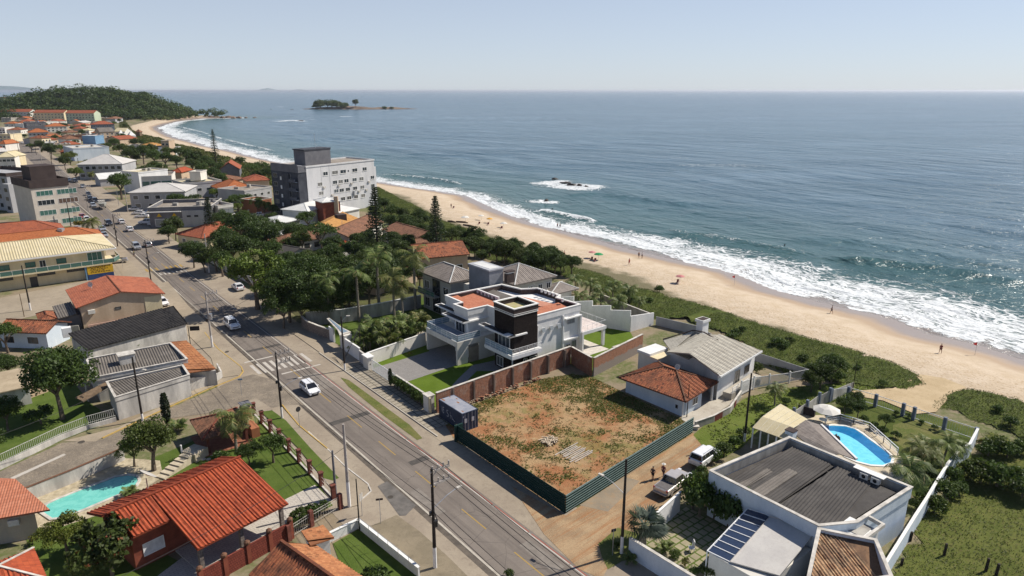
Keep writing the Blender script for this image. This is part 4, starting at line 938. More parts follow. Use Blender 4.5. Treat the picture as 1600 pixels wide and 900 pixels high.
# openings
fs=face(T2(32.18,23.4),T2(32.18,32.8))
for x in (1.0,2.7,4.3):
    o=win(mh,fs,x,5.35,.75,.62,bars=0); fl=MB(); a=fpt(fs,x,5.30,.36);b_=fpt(fs,x+.75,5.30,.36);d=fpt(fs,x,5.92,.06);e=fpt(fs,x+.75,5.92,.06); fl.add([a,b_,e,d],[(0,1,2,3)]); fl.build('open_sash',GLASSP,o)
win(mh,fs,6.7,5.4,1.5,1.25,fm=GREYP,gm=GLASSP,bars=1); win(mh,fs,6.4,.6,1.0,1.3,bars=1,fm=GREYP); win(mh,fs,7.7,.1,1.0,2.2,bars=1,fm=GREYP)
pl=MB(); sbox(pl,32.0,32.3,28.9,29.15,0,7.1); pl.build('pilaster',WHITE,mh); pl=MB(); sbox(pl,32.0,32.3,23.5,23.65,0,6.6); pl.build('down_pipe',WHITE,mh); pl=MB(); sbox(pl,31.8,32.3,32.6,32.9,0,6.4); sbox(pl,31.75,32.3,29.3,32.9,6.4,6.6); pl.build('side_frame',WHITE,mh); pl=MB(); sbox(pl,31.9,32.3,29.2,32.55,2.7,2.9); pl.build('ledge',WHITE,mh)
ft=face(T2(36.0,18.27),T2(31.6,18.27)); win(mh,ft,.7,3.5,2.9,2.3,bars=2,name='balcony_door'); win(mh,ft,.3,.3,1.6,1.6,bars=1)
fts=face(T2(31.38,18.4),T2(31.38,22.8)); win(mh,fts,1.7,.4,.8,1.7,bars=1); win(mh,fts,3.0,.9,1.4,1.2,bars=1)
fl_=face(T2(45.1,16.75-.12),T2(41.5,16.75-.05)); win(mh,fl_,.4,3.95,2.6,2.1,bars=2,name='balcony_door'); fl2=face(T2(50.2,18.2),T2(45.3,18.2)); win(mh,fl2,2.6,3.95,1.5,2.1,bars=1,name='balcony_door')
dr=MB(); fbox(dr,face(T2(39.57,15.5),T2(39.57,17.5)),0,2.0,0,2.6,.0,.02); dr.build('entrance_recess',M('tan_recess',(.30,.25,.19),None,1),mh)
# --- walls of that lot
def wallobj(name,label,pts,h,t=.2,m=WHITE,cap=None,capm=None,z=0,cat='wall',group=None,closed=False):
    root=None; b=MB(); b.wall(pts,h,t,z,closed=closed)
    if cap is None: return b.build(name,m,label=label,cat=cat,group=group)
    c=Vector((pts[0][0],pts[0][1],z)); root=thing(name,label,cat,c,group); b.build('wall_panel',m,root)
    k=MB(); hs=h if hasattr(h,'__len__') else [h]*len(pts); k.wall(pts,.07,t+.1,0,closed=closed); 
    k=MB(); n=len(pts)
    P=[Vector((p[0],p[1])) for p in pts]
    for i in range(n if closed else n-1):
        j=(i+1)%n; d=(P[j]-P[i]).normalized(); nn=Vector((-d.y,d.x))*(t/2+.05); k.prism([P[i]+nn,P[i]-nn,P[j]-nn,P[j]+nn],[z+hs[i]+.003]*2+[z+hs[j]+.003]*2,[z+hs[i]+cap]*2+[z+hs[j]+cap]*2)
    k.build('coping',capm or CAPW,root); return root
BW0=wallobj('brick_wall','old weathered brick wall with patches of plaster beside the vacant lot and shipping container',[T2(27.6,1.9),T2(28.4,15),T2(29.1,27.9)],3.0,.25,BRICKW,.08,CAPS)
wallobj('brick_wall','short shaded brick wall joining the two long brick walls behind the vacant lot',[T2(29.0,28.1),T2(23.5,27.1)],[2.9,3.05],.24,BRICKW,.08,CAPS)
wallobj('brick_wall','hollow brick wall with plastered lower half between the vacant lot and the pale tiled house',[T2(23.3,27.3),T2(25.8,41.2)],3.0,.24,BRICKW2,.08,CAPS)
b=MB()
for k in range(7):
    t_=4.5+k*3.6; b=MB(); sbox(b,27.35+.04*t_*1.0-.0,27.62+.055*t_,t_,t_+.28,0,2.95); b.build('pier',M('dark_stained_pier',(.15,.11,.09),(.24,.19,.16),1.5,var=.3,streak=True),BW0)
rb=MB(); g=random.Random(4)
for k in range(70):
    u=g.random(); p=T(27.2+.02*u*20-.1-.25*g.random(),5.5+u*15,0); rb.box((p.x,p.y,.15+g.random()*.55*(1-abs(u-.5))),(.34,.18,.16),g.random()*3)
rb.build('brick_rubble',BRICKW,label='heap of loose red bricks piled along the foot of the old brick wall',cat='rubble')
wallobj('garden_wall','white front garden wall with clipped hedge in front of the modern white house',[T2(29.6,2.05),T2(39.0,2.05)],1.7,.2,WHITE,.06,CAPS)
wallobj('side_wall','white side wall between the palm garden and the driveway of the modern house',[T2(48.4,2.2),T2(50.7,14.3)],2.2,.2,OFFW,.07,CAPW)
pr=thing('gate_pillar','square white gate pillar at the corner of the modern house driveway','pillar',T(47.3,1.9)); b=MB(); sbox(b,46.6,48.3,1.4,2.3,0,2.1); b.build('pillar_body',OFFW,pr); b=MB(); sbox(b,46.45,48.45,1.25,2.45,2.103,2.25); b.build('coping',CAPW,pr)
b=MB(); sbox(b,46.585,46.6,1.7,1.85,.9,1.1); b.build('letter_box',BLACK,pr)
gt=thing('sliding_gate','white barred driveway gate of the modern house','gate',T(42.7,1.95)); b=MB()
for k in range(38): q=T(39.3+k*.19,1.95,0); b.box((q.x,q.y,.95),(.05,.05,1.7))
b.beam(T(39.2,1.95,.12),T(46.5,1.95,.12),.06,.1); b.beam(T(39.2,1.95,1.8),T(46.5,1.95,1.8),.06,.1); b.build('gate_leaf',WHMET,gt)
pg=thing('gate_post','white rendered gate post beside the blue shipping container','pillar',T(28.8,1.7)); b=MB(); sbox(b,28.3,29.5,1.0,1.35,0,2.4); sbox(b,28.3,28.6,1.35,2.0,0,2.4); b.build('post_body',OFFW,pg); b=MB(); sbox(b,28.2,29.6,.9,2.1,2.403,2.5); b.build('coping',CAPS,pg); b=MB(); sbox(b,27.9,28.3,1.1,1.3,0,2.3); b.build('meter_box',CREAM,pg)
wh=[T2(47.2,41),T2(43.8,42.5),T2(40.4,44),T2(37,45.3),T2(33.5,46.8)]
sw=thing('stepped_wall','white stepped boundary wall running down behind the modern house terrace','wall',T(40,44)); b=MB()
for k in range(4): b.wall([wh[k],wh[k+1]],[4.3-.25*k,5.1-.35*k],.22)
b.wall([wh[4],T2(33.4,53)],[3.0,2.4],.22); b.build('wall_panel',WHITE,sw)
wallobj('wall','dark grey boundary wall enclosing the small lawn beyond the stepped white wall',[T2(33.6,53.2),T2(41,54),T2(48,55)],1.9,.2,CONCW,.06,CAPS)
wallobj('beach_fence','grey slatted fence running from the stepped wall towards the pale tiled house',[T2(33.0,53.3),T2(24.5,55)],1.7,.1,GREYP)
b=MB(); sbox(b,26.4,28.2,36.5,41.5,0,1.2); b.build('barbecue_counter',CONC,label='pale concrete counter block against the rear brick wall',cat='counter')
# --- blue shipping container
F=G(722,647,2.6); cs,ct=toST(F); CB=M('container_blue',(.030,.045,.085),(.045,.065,.115),1.2,.55,var=.25)
cn=thing('shipping_container','blue corrugated shipping container with chalked writing parked by the brick wall','container',T(cs+3,ct+1.2)); L_,W_,H_=5.5,2.44,2.6
b=MB(); 
def ribs(b,p,q,z0,z1,n,dep):
    p=Vector(p);q=Vector(q);u=(q-p);nn=Vector((u.y,-u.x)).normalized(); pts=[]
    for k in range(n):
        for f_,o in ((0,0),(.25,0),(.5,-dep),(.75,-dep)): pts.append(p+u*((k+f_)/n)+nn*o)
    pts.append(q)
    for a,c in zip(pts,pts[1:]): b.quad((a.x,a.y,z0),(c.x,c.y,z0),(c.x,c.y,z1),(a.x,a.y,z1))
ribs(b,T2(cs+L_,ct+.03),T2(cs,ct+.03),.1,H_-.08,20,.05); ribs(b,T2(cs,ct+W_-.03),T2(cs+L_,ct+W_-.03),.1,H_-.08,20,.05); ribs(b,T2(cs+L_-.02,ct+W_),T2(cs+L_-.02,ct),.1,H_-.08,9,.05)
b.build('container_wall',CB,cn)
b=MB()
for s_ in (cs,cs+L_-.12):
    for t_ in (ct,ct+W_-.12): sbox(b,s_,s_+.12,t_,t_+.12,.03,H_)
for z in (.03,H_-.12):
    for t_ in (ct,ct+W_-.1): sbox(b,cs+.125,cs+L_-.125,t_,t_+.1,z+.002,z+.118)
    for s_ in (cs,cs+L_-.1): sbox(b,s_,s_+.1,ct+.125,ct+W_-.125,z+.002,z+.118)
b.build('container_frame',CB,cn)
b=MB(); sbox(b,cs+.11,cs+L_-.11,ct+.11,ct+W_-.11,H_-.06,H_-.012); b.build('container_roof',M('container_roof_paint',(.26,.28,.34),(.34,.34,.37),.8,.6,var=.15),cn)
for k,(x,y,r) in enumerate([(2.4,1.5,.35),(4.9,.5,.28),(.5,.4,.4),(1.3,2.0,.22),(.3,1.6,.2)]):
    b=MB(); b.add([T(cs+L_-x+r*math.cos(a)*(.8+.5*random.random()),ct+min(2.3,max(.14,y))+r*.35*math.sin(a)*(.8+.5*random.random()),H_-.006) for a in [i*.7 for i in range(9)]],[tuple(range(9))]); b.build('rust_stain',M('rust',(.33,.15,.06),(.25,.11,.05),4),cn)
for k in range(2):
    b=MB(); sbox(b,cs+.03,cs+.07,ct+.13+k*1.1,ct+1.2+k*1.1,.16,H_-.14); d=b.build('container_door',CB,cn)
    b=MB()
    for q in (.3,.78): p=T(cs-.02,ct+.13+k*1.1+q,.1); b.cyl((p.x,p.y,p.z),.025,H_-.2,6)
    b.build('lock_rod',METAL,d)
for q_ in ((.36,.8,1.15,1.75),(1.46,1.9,1.15,1.75),(.16,.3,2.0,2.2)): b=MB(); sbox(b,cs+.018,cs+.028,ct+q_[0],ct+q_[1],q_[2],q_[3]); b.build('label_plate',M('faded_plate',(.42,.42,.46),None,3),cn)
b=MB(); fcn=face(T2(cs+L_,ct),T2(cs,ct))
def stroke(b,pts,x0,z0,k=1,w=.05):
    for (a,c),(d,e) in zip(pts,pts[1:]): b.beam(fpt(fcn,x0+a*k,z0+c*k,.012),fpt(fcn,x0+d*k,z0+e*k,.012),.02,w)
CHALK=M('chalk',(.55,.57,.62),None,5); stroke(b,[(0,.0),(0,.8)],.75,1.15); b.build('chalk_letter',CHALK,cn); b=MB(); stroke(b,[(.35,0),(.1,0),(.12,.8),(.38,.78)],.9,1.1); stroke(b,[(.12,.4),(.34,.42)],.9,1.1)
b.build('chalk_letter',CHALK,cn); b=MB(); stroke(b,[(.4,.9),(.05,.85),(.1,.5),(.45,.35),(.35,0),(0,.02)],1.9,.95); b.build('chalk_letter',CHALK,cn); b=MB(); stroke(b,[(0,1.0),(0,0)],2.75,.85); stroke(b,[(0,.45),(.35,.5),(.45,0)],2.75,.85); stroke(b,[(0,.3),(.5,.05)],3.3,.75)
b.build('chalk_letter',CHALK,cn)
# --- dark green metal hoarding of the vacant lot
HOARD=plain('dark_green_sheet',(.014,.040,.036),.7,.12); HOARDE=M('sunlit_sheet_edge',(.22,.30,.29),None,3,spec=.1)
def hoarding(label,p,q,h):
    p=Vector(p[:2]);q=Vector(q[:2]); root=thing('hoarding',label,'fence',(p.x,p.y,0),'sheet metal hoarding round the vacant lot'); u=(q-p).normalized(); nn=Vector((u.y,-u.x)); b=MB(); n=7; prof=[]
    for k in range(n): 
        z0=.05+k*(h-.05)/n; dz=(h-.05)/n; prof+= [(z0,0),(z0+dz*.62,0),(z0+dz*.70,.05),(z0+dz*.92,.05)]
    prof.append((h,0))
    for (z0,o0),(z1,o1) in zip(prof,prof[1:]):
        a=p+nn*o0;c=q+nn*o0;d=q+nn*o1;e=p+nn*o1; b.quad((a.x,a.y,z0),(c.x,c.y,z0),(d.x,d.y,z1),(e.x,e.y,z1))
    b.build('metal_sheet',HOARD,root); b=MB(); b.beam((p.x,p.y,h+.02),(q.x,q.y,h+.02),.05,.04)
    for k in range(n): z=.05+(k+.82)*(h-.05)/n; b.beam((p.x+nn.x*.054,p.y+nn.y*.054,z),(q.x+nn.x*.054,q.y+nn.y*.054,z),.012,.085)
    b.build('sheet_edge',HOARDE if q.y>70 else HOARD,root); L=(q-p).length  # rib edges coloured pale on the sunlit run, dark on the shaded run
    for k in range(int(L/2.6)+1): 
        c=p+u*min(k*2.6+.1,L-.1)-nn*.08; b=MB(); b.box((c.x,c.y,h*.5),(.09,.09,h)); b.build('post',WOOD,root)
hoarding('dark green metal hoarding with its shaded side along the main road',G(712,687),G(883,803),2.15)
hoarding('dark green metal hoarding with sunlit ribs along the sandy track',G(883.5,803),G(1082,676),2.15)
b=MB(); p=G(712,690); sbox(b,*(lambda a:(a[0]-.1,a[0]+.15,a[1]-.1,a[1]+1.1))(toST(p)),0,2.2); b.build('hoarding_return',HOARD,label='short end panel of the green hoarding beside the blue container',cat='fence')
# timber and debris on the lot
g=random.Random(9)
for nm,lab,px,nn_,L,ang in (('timber_pile','neat stack of pale timber poles lying on the vacant lot',(897,708),10,4.3,.78),('plank_heap','untidy heap of white broken planks on the vacant lot',(858,691),22,2.3,None)):
    c=G(*px); b=MB()
    for k in range(nn_):
        a=ang+g.uniform(-.06,.06) if ang is not None else g.uniform(0,3); o=Vector((-math.sin(a),math.cos(a),0))*((k-nn_/2)*.30 if ang else g.uniform(-.8,.8)); u=Vector((math.cos(a),math.sin(a),0))*L*.5*g.uniform(.6,1); z=.10+(.0 if ang else g.random()*.28)
        b.beam(c+o-u+Vector((0,0,z)),c+o+u+Vector((0,0,z+(0 if ang else g.uniform(-.1,.2)))),.11,.09)
    b.build(nm,WOODP if nm=='plank_heap' else M('grey_timber',(.46,.41,.36),(.56,.50,.44),3),label=lab,cat='timber')
b=MB(); c=G(1006,600)
for k in range(9):
    a=.75+g.uniform(-.25,.25); u=Vector((math.cos(a),math.sin(a),0))*1.4; b.beam(c+Vector((g.uniform(-.8,.8),g.uniform(-.5,.5),.1))-u,c+Vector((g.uniform(-.8,.8),g.uniform(-.5,.5),.3))+u,.1,.06)
b.build('timber_pile',M('yellow_timber',(.55,.44,.20),None,3),label='pile of yellow boards between the small hipped roof house and the brick wall',cat='timber')
# --- small house with mottled terracotta hipped roof beside the lot
hh=thing('hip_roof_house','small white house with mottled terracotta hipped roof beside the vacant lot','house',T(11.5,31))
b=MB(); b.prism([T2(6.4,27.1),T2(6.6,31.5),T2(16.2,33),T2(16.4,27.0)],0,2.75); b.build('wall',BLUEW,hh)
b=MB(); A,B=hip(b,[T2(5.4,26.4),T2(6.6,35.2),T2(16.9,34.4),T2(16.3,25.3)],2.75,1.75,0,1,.16,corr=.34,amp=.04); b.build('roof',[TILE_OLD,TILE_BROWN],hh)
for p in ((6.4,27.1),(6.8,34.2),(9.3,34.3),(12,34.2)):
    b=MB(); sbox(b,p[0],p[0]+.25,p[1],p[1]+.25,0,2.72); b.build('porch_post',WHITE,hh)
f_=face(T2(16.4,26.97),T2(6.4,27.07)); win(hh,f_,8.9,.9,.35,.5,bars=0,fm=FRD)
f_=face(T2(6.37,27.1),T2(6.55,31.5)); d=MB(); fbox(d,f_,.6,1.5,0,2.1,-.02,.05); d.build('door',BLUEW,hh); win(hh,f_,2.2,.9,1.2,1.1)
b=MB(); c=A; b.tube([c+Vector((.2,0,-.2)),c+Vector((.2,0,.55))],.03,5); n0=len(b.v)
ctr=c+Vector((.1,-.15,.6)); ax=Vector((-.5,-.7,.5)).normalized(); e1=ax.cross(Vector((0,0,1))).normalized(); e2=ax.cross(e1)
ring=[ctr+(e1*math.cos(a)+e2*math.sin(a))*.42+ax*.1 for a in [i*.524 for i in range(12)]]; b.add([ctr]+ring,[(0,i+1,(i+1)%12+1) for i in range(12)]); b.build('satellite_dish',M('dish_grey',(.45,.43,.40),None,3),hh)
wallobj('yard_wall','low grey wall with dark red gate panels enclosing the small hipped roof house yard',[T2(3.2,25.6),T2(2.8,29),T2(3.0,33),T2(5.0,38.5)],1.0,.16,CONCW,.05,CAPS)
for a,c in (((2.85,29.0),(2.9,31.0)),((3.6,34.7),(3.9,35.6))):
    b=MB(); b.wall([T2(a[0]-.1,a[1]),T2(c[0]-.1,c[1])],1.0,.05); b.build('yard_gate',M('maroon_gate',(.14,.035,.03),(.18,.05,.04),2),label='dark red gate panel in the low yard wall, '+('wider one nearer the hoarding' if a[1]<30 else 'narrow one farther from the hoarding'),cat='gate')
b=MB(); q=G(1080,672); b.box((q.x+.6,q.y+.2,.45),(.9,.5,.12)); b.box((q.x+.6,q.y+.2,.2),(.5,.35,.4)); b.build('wash_basin',CAPS,label='white concrete basin by the end of the green hoarding',cat='basin')
# --- pale tiled house towards the beach
ph=thing('pale_tile_house','white single storey house with pale tiled roof and tall white chimney by the dunes','house',T(12,42))
b=MB(); b.prism([T2(6.6,35.0),T2(8.2,46.5),T2(14.5,45.5),T2(16.6,43),T2(16.4,36.5),T2(11,37.5)],0,4.1); b.build('wall',WHITE,ph)
b=MB(); slope(b,G(1126,587,4.4),G(1189,547,4.4),G(1120,524,5.9),G(1094,557,5.2) if False else G(1062,560,5.9),0,.2) if False else None
E0,E1,E2,E3=G(1126,588,4.35),G(1190,548,4.35),G(1123,523,5.9),G(1077,552,5.9)
slope(b,E0,E1,E2,E3,0,.2,corr=.42,amp=.03); slope(b,E2+Vector((-2.2,4.2,-1.4)),E3+Vector((-2.2,4.2,-1.4)),E3,E2,0,.2)
P_=[G(1050,557,4.35),G(1068,562,4.35),G(1126,540,4.35),G(1085,520,4.4)]
A=G(1085,518,6.0); Bq=G(1118,527,6.0)
slope(b,G(1049,549,4.2),G(1076,561,4.2),G(1121,532,5.75),G(1083,517,5.95),0,.15,corr=.42,amp=.03); b.add([G(1076,561,4.2),G(1127,540,5.2),G(1121,532,5.75)],[(0,1,2)],0,[[(0,0),(4,0),(4,2)]])
slope(b,G(1036,531,4.2),G(1049,549,4.2),A,A,0,.15); b.build('roof',TILE_CREAM,ph)
b=MB()
for a,c in ((G(1083,516,6.05),G(1100,519,6.05)),(G(1100,519,6.05),G(1121,531,5.85)),(G(1121,531,5.85),G(1127,540,5.3)),(G(1036,530,4.3),G(1083,516,6.05))): b.beam(a,c,.2,.12)
b.build('ridge_cap',BROWND,ph)
b=MB(); 
for a,c in ((G(1094,558,5.05),G(1126,589,4.3)),(G(1126,589,4.3),G(1191,549,4.3))): b.beam(a,c,.12,.24)
b.build('fascia',WHITE,ph)
b=MB(); p=G(1097,514,6.0); q=toST(p); sbox(b,q[0]-.6,q[0]+.6,q[1]-.75,q[1]+.75,4.4,7.2); sbox(b,q[0]-.75,q[0]+.75,q[1]-.95,q[1]+.95,7.3,7.7); b.build('chimney',WHITE,ph)
b=MB(); sbox(b,q[0]-.6,q[0]+.6,q[1]-.8,q[1]+.8,7.69,7.72); b.build('chimney_top',BROWND,ph)
f_=face(T2(6.55,35.0),T2(8.15,46.5)); win(ph,f_,5.2,.7,1.6,2.1,bars=1,fm=OFFW,name='door'); win(ph,f_,8.3,1.4,1.5,1.2,bars=2,hb=2,fm=FRD)
b=MB(); sbox(b,16.3,20.0,33.6,37.5,0,3.4); b.build('annex',OFFW,ph); b=MB(); sbox(b,16.2,20.1,33.5,37.6,3.403,3.5); b.build('annex_roof',CREAM,ph)
b=MB(); sbox(b,17.6,20.1,33.4,37.6,3.503,3.9); b.build('annex_parapet',WHITE,ph)
b=MB(); b.prism([T2(5.2,36.5),T2(6.5,36.3),T2(7.8,45.5),T2(6.2,45.5)],0,1.0); b.build('porch',CONC,ph)
rail(ph,[T(5.2,36.6,1.0),T(5.8,41.5,1.0)],.9,WHMET,n=4)
fz=thing('slatted_fence','white slatted garden fence stepping down the grass lane towards the dunes','fence',T(4,44))
fp=[G(1085,560,0) if False else T(5.2,38.7),T(5.4,42.2),T(4.6,45.0),T(3.4,48.5),T(2.4,52.0)]; hs=[2.2,1.9,1.7,1.6,1.6]
for i in range(4):
    a,c=fp[i],fp[i+1]; b=MB(); n=int((c-a).length/.16)
    for k in range(n): q=a.lerp(c,(k+.5)/n); hh_=hs[i]+(hs[i+1]-hs[i])*(k/n); b.box((q.x,q.y,hh_*.5+.1),(.1,.03,hh_-.2),_ra+.1)
    b.beam(a+Vector((0,0,.35)),c+Vector((0,0,.35)),.05,.25); b.beam(a+Vector((0,0,hs[i])),c+Vector((0,0,hs[i+1])),.06,.1); b.build('slat_panel',WHITE,fz)
    b=MB(); b.box((a.x,a.y,hs[i]*.5+.15),(.18,.18,hs[i]+.3),_ra); b.build('post',WHITE,fz)
wallobj('beach_fence','grey corrugated fence between the pale tiled house garden and the dune scrub',[T2(2.4,52.2),T2(9,52.3),T2(17,52),T2(24,55)],1.5,.08,GREYP)
# --- grey neighbour house with tower
gh=thing('grey_tiled_house','two storey grey house with brown grey hipped tile roofs and a blue grey roof tower','house',T(58,32))
b=MB(); sbox(b,59.2,69.2,25.2,32,0,7.45); sbox(b,50.6,59.18,33.6,43,0,7.45); b.build('wall',M('warm_grey_render',(.42,.40,.36),(.48,.46,.42),.6,var=.1),gh)
b=MB(); hip(b,rect(58.6,70.3,24.6,32.3),7.5,1.9,0,1,.25,corr=.42,amp=.03); hip(b,rect(49.9,60.5,33.2,43.7),7.5,2.3,0,1,.25,corr=.42,amp=.03); b.build('roof',[TILE_GREY,METAL_WHITE],gh)
b=MB(); sbox(b,50.7,57.1,28,31.1,0,10.8); b.build('tower',M('blue_grey_render',(.20,.21,.24),(.24,.25,.28),.6,var=.08),gh); b=MB(); sbox(b,50.55,57.25,27.85,31.25,10.8,11.05); b.build('tower_coping',M('grey_coping',(.38,.39,.42),None,1),gh); b=MB(); sbox(b,51.2,56.6,28.5,30.6,11.053,11.09); b.build('tower_roof',METAL_WHITE,gh)
b=MB(); sbox(b,57.2,59.1,28,32.5,0,6.8); b.build('link',OFFW,gh); b=MB(); sbox(b,49.7,50.6,31.3,33.0,8.2,9.9); sbox(b,49.6,50.7,31.2,33.1,10.2,10.4); b.build('chimney',BROWND,gh)
b=MB(); sbox(b,49.8,50.5,31.4,32.9,9.93,10.17); b.build('chimney_band',CAPW,gh)
f_=face(T2(69.1,25.17),T2(59.3,25.17)); win(gh,f_,3.6,.2,2.6,6.6,bars=1,hb=3,fm=FRD); 
for x in (.6,7.4): win(gh,f_,x,4.4,1.8,1.6); win(gh,f_,x,.7,1.8,1.9)
b=MB(); sbox(b,63,69.0,23.8,25.1,3.5,3.7); b.build('balcony',CONCW,gh); rail(gh,[T(63,23.9,3.7),T(69,23.9,3.7)],1,METAL,n=2,glass=GLASSG)
f_=face(T2(50.57,33.6),T2(50.57,43)); 
for x in (1.0,3.4,5.8,7.9): win(gh,f_,x,5.2,1.1,1.2,fm=CAPW)
b=MB(); hip(b,[T2(47.2,39.5),T2(47.2,47),T2(53,48),T2(53,43.9)],5.0,1.1,0,1,.2); b.build('porch_roof',[TILE_GREY,METAL_WHITE],gh); b=MB(); sbox(b,48.2,50.5,40.5,46,0,4.95); b.build('porch_wall',OFFW,gh)
# palm-garden front: curved stone wall, entrance canopy, low walls
wallobj('stone_wall','curved rubble stone garden wall at the entrance under the dark trees',[T2(73.5,1.6),T2(70,1.2),T2(66.5,1.8),T2(63,2.6)],1.9,.3,STONEW,.08,CAPS)
wallobj('side_wall','long grey shaded wall with white coping behind the row of palms',[T2(73,2.2),T2(70.5,8),T2(69.5,16),T2(69.3,24.6)],2.6,.2,CONCW,.08,CAPW)
eg=thing('entrance_gate','white entrance porch with sloping roof slab by the stone wall','gate',T(60,3.2)); b=MB(); sbox(b,61.5,63.4,2.4,2.7,0,2.5); b.build('gate_panel',WHITE,eg); b=MB(); sbox(b,56.6,58.4,2.2,3.6,0,2.7); b.build('porch_wall',OFFW,eg); b=MB(); b.prism([T2(57,1.6),T2(57.3,3.8),T2(60,3.6),T2(66.5,4.0),T2(66.5,3.5),T2(59.5,2.4)],2.72,2.9); b.build('porch_roof',CAPS,eg); b=MB(); b.prism([T2(57.6,2.3),T2(57.8,3.5),T2(60,3.35),T2(65.8,3.85),T2(65.8,3.65),T2(59.5,2.7)],2.903,2.95); b.build('roof_light',GLASSB,eg)
wallobj('front_wall','white front wall panel beside the tall pole at the palm garden',[T2(56.3,2.2),T2(51.9,2.15),T2(50.8,2.1)],2.3,.2,WHITE,.06,CAPW)
wallobj('front_wall','grey shaded front wall panel next to the driveway gate pillar',[T2(50.7,2.0),T2(48.5,1.9)],2.0,.2,GREYP,.06,CAPS)
# --- south-east house with dark corrugated roof behind parapets
se=thing('parapet_house','shaded white house with dark corrugated roof sunk behind a concrete parapet beside the blue pool','house',T(-16,17)); O5=5.1  # white walls given the bluish tone of their shade as colour
o5=[(-9.2,11.3),(-10.4,23.9),(-23.0,24.0),(-22.4,14.3),(-20.6,11.2)]; P5=[T2(*p) for p in o5]
b=MB(); b.prism(P5,0,3.9,0,1); b.wall(P5,O5-3.903,.22,3.903,closed=True); b.build('wall',[BLUEW,FIBRE_DARK],se); b=MB(); b.wall(P5,.10,.34,O5+.003,closed=True); b.build('coping',CAPS,se)
b=MB(); b.wall(grow(P5,-.13),.95,.03,4.02,closed=True); b.build('parapet_lining',CONCW,se)
b=MB(); slope(b,T(-10.2,11.8,3.98),T(-15.7,11.8,3.98),T(-16.0,23.0,4.55),T(-11.2,23.2,4.55),0,.06,corr=.32,amp=.035); slope(b,T(-16.0,11.8,4.02),T(-21.2,12.4,4.02),T(-22.2,23.0,4.6),T(-16.3,23.0,4.6),0,.06,corr=.32,amp=.035); b.build('roof',[FIBRE_DARK],se)
b=MB(); slope(b,T(-13.0,11.9,4.065),T(-14.2,11.9,4.065),T(-14.3,19.0,4.43),T(-13.2,19.0,4.43),0,.02,corr=.32,amp=.035); slope(b,T(-11.4,11.9,4.065),T(-12.2,11.9,4.065),T(-12.5,17.4,4.34),T(-11.8,17.4,4.34),0,.02,corr=.32,amp=.035); b.build('roof_sheet',FIBRE_MID,se)
ac=thing('air_conditioner','pair of white air conditioner units on the parapet roof under a small shelf','air conditioner',T(-20.0,22.6,4.5)); b=MB(); sbox(b,-20.6,-19.8,22.7,23.2,4.6,5.2); sbox(b,-19.5,-18.7,22.7,23.2,4.6,5.2); b.build('unit',OFFW,ac); b=MB(); sbox(b,-20.9,-17.9,22.9,23.7,5.3,5.36); b.build('shelf',CAPW,ac)
b=MB()
for s_ in (-20.2,-19.1):
    p=T(s_,22.69,4.9); ring=[p+Vector((math.cos(_ra)*0,0,0))+Vector((-math.sin(_ra)*.0,0,0))+(Vector((-math.sin(_ra),math.cos(_ra),0))*math.cos(a)+Vector((0,0,1))*math.sin(a))*.2 for a in [i*.524 for i in range(12)]]; b.add(ring,[tuple(range(12))])
b.build('fan',BLACK,ac)
# pale sheet roof, glazed pergola and mottled tile roof in front of it
b=MB(); slope(b,G(1218,899,3.0),G(1140,877,2.9),G(1203,806,3.9),G(1280,824,4.0),0,.12,corr=.30,amp=.03); b.build('lean_to_roof',FIBRE_PALE,se); b=MB(); b.prism([T2(-15,3.4),T2(-14.5,10.8),T2(-20.4,10.9),T2(-20.4,3.6)],0,2.7); b.build('lean_to_wall',OFFW,se)
pe=thing('glazed_pergola','lean-to pergola of dark blue glass panels with white bars over the grass paved courtyard','pergola',T(-14.5,7)); A,B,C,D=G(1105,861,2.7),G(1140,878,2.75),G(1203,806,3.5),G(1168,795,3.4)
b=MB(); slope(b,A,B,C,D,0,.03); b.build('glass_roof',plain('dark_blue_glass',(.03,.045,.085),.15,.6),pe)
b=MB()
for k in range(9): u=k/8; b.beam(A.lerp(D,u)+Vector((0,0,.03)),B.lerp(C,u)+Vector((0,0,.03)),.07,.06)
b.beam(A+Vector((0,0,.03)),D+Vector((0,0,.03)),.08,.07); b.build('frame',WHMET,pe)
for q in (A,D.lerp(A,.5)): b=MB(); b.cyl((q.x,q.y,0),.06,q.z-.03,6); b.build('post',WHMET,pe)
b=MB(); tp5=[T2(-20.8,10.9),T2(-24.6,13.2),T2(-27.5,9.5),T2(-24.0,3.0)]; b.prism(tp5,0,3.6); b.wall(tp5,1.4,.22,3.603,closed=True); b.build('front_wing',BLUEW,se); b=MB(); b.wall(tp5,.1,.32,5.006,closed=True); b.build('wing_coping',CAPS,se)
b=MB(); i5=grow(tp5,-.12); slope(b,V3(i5[3],3.75),V3(i5[2],3.75),V3(i5[1],4.75),V3(i5[0],4.75),0,.08,corr=.30,amp=.05); b.build('wing_roof',TILE_MIX,se)
b=MB(); sbox(b,-23.8,-21.2,12.2,15.8,0,4.4); b.build('tank_room',WHITE,se); b=MB(); sbox(b,-23.3,-21.8,13.6,15.6,4.403,4.46); b.build('tank_cover',CONCW,se); b=MB(); b.wall([T2(-23.9,12.8),T2(-24,16),T2(-22.6,16.2)],.35,.25,4.75); b.build('tank_ledge',CAPS,se)
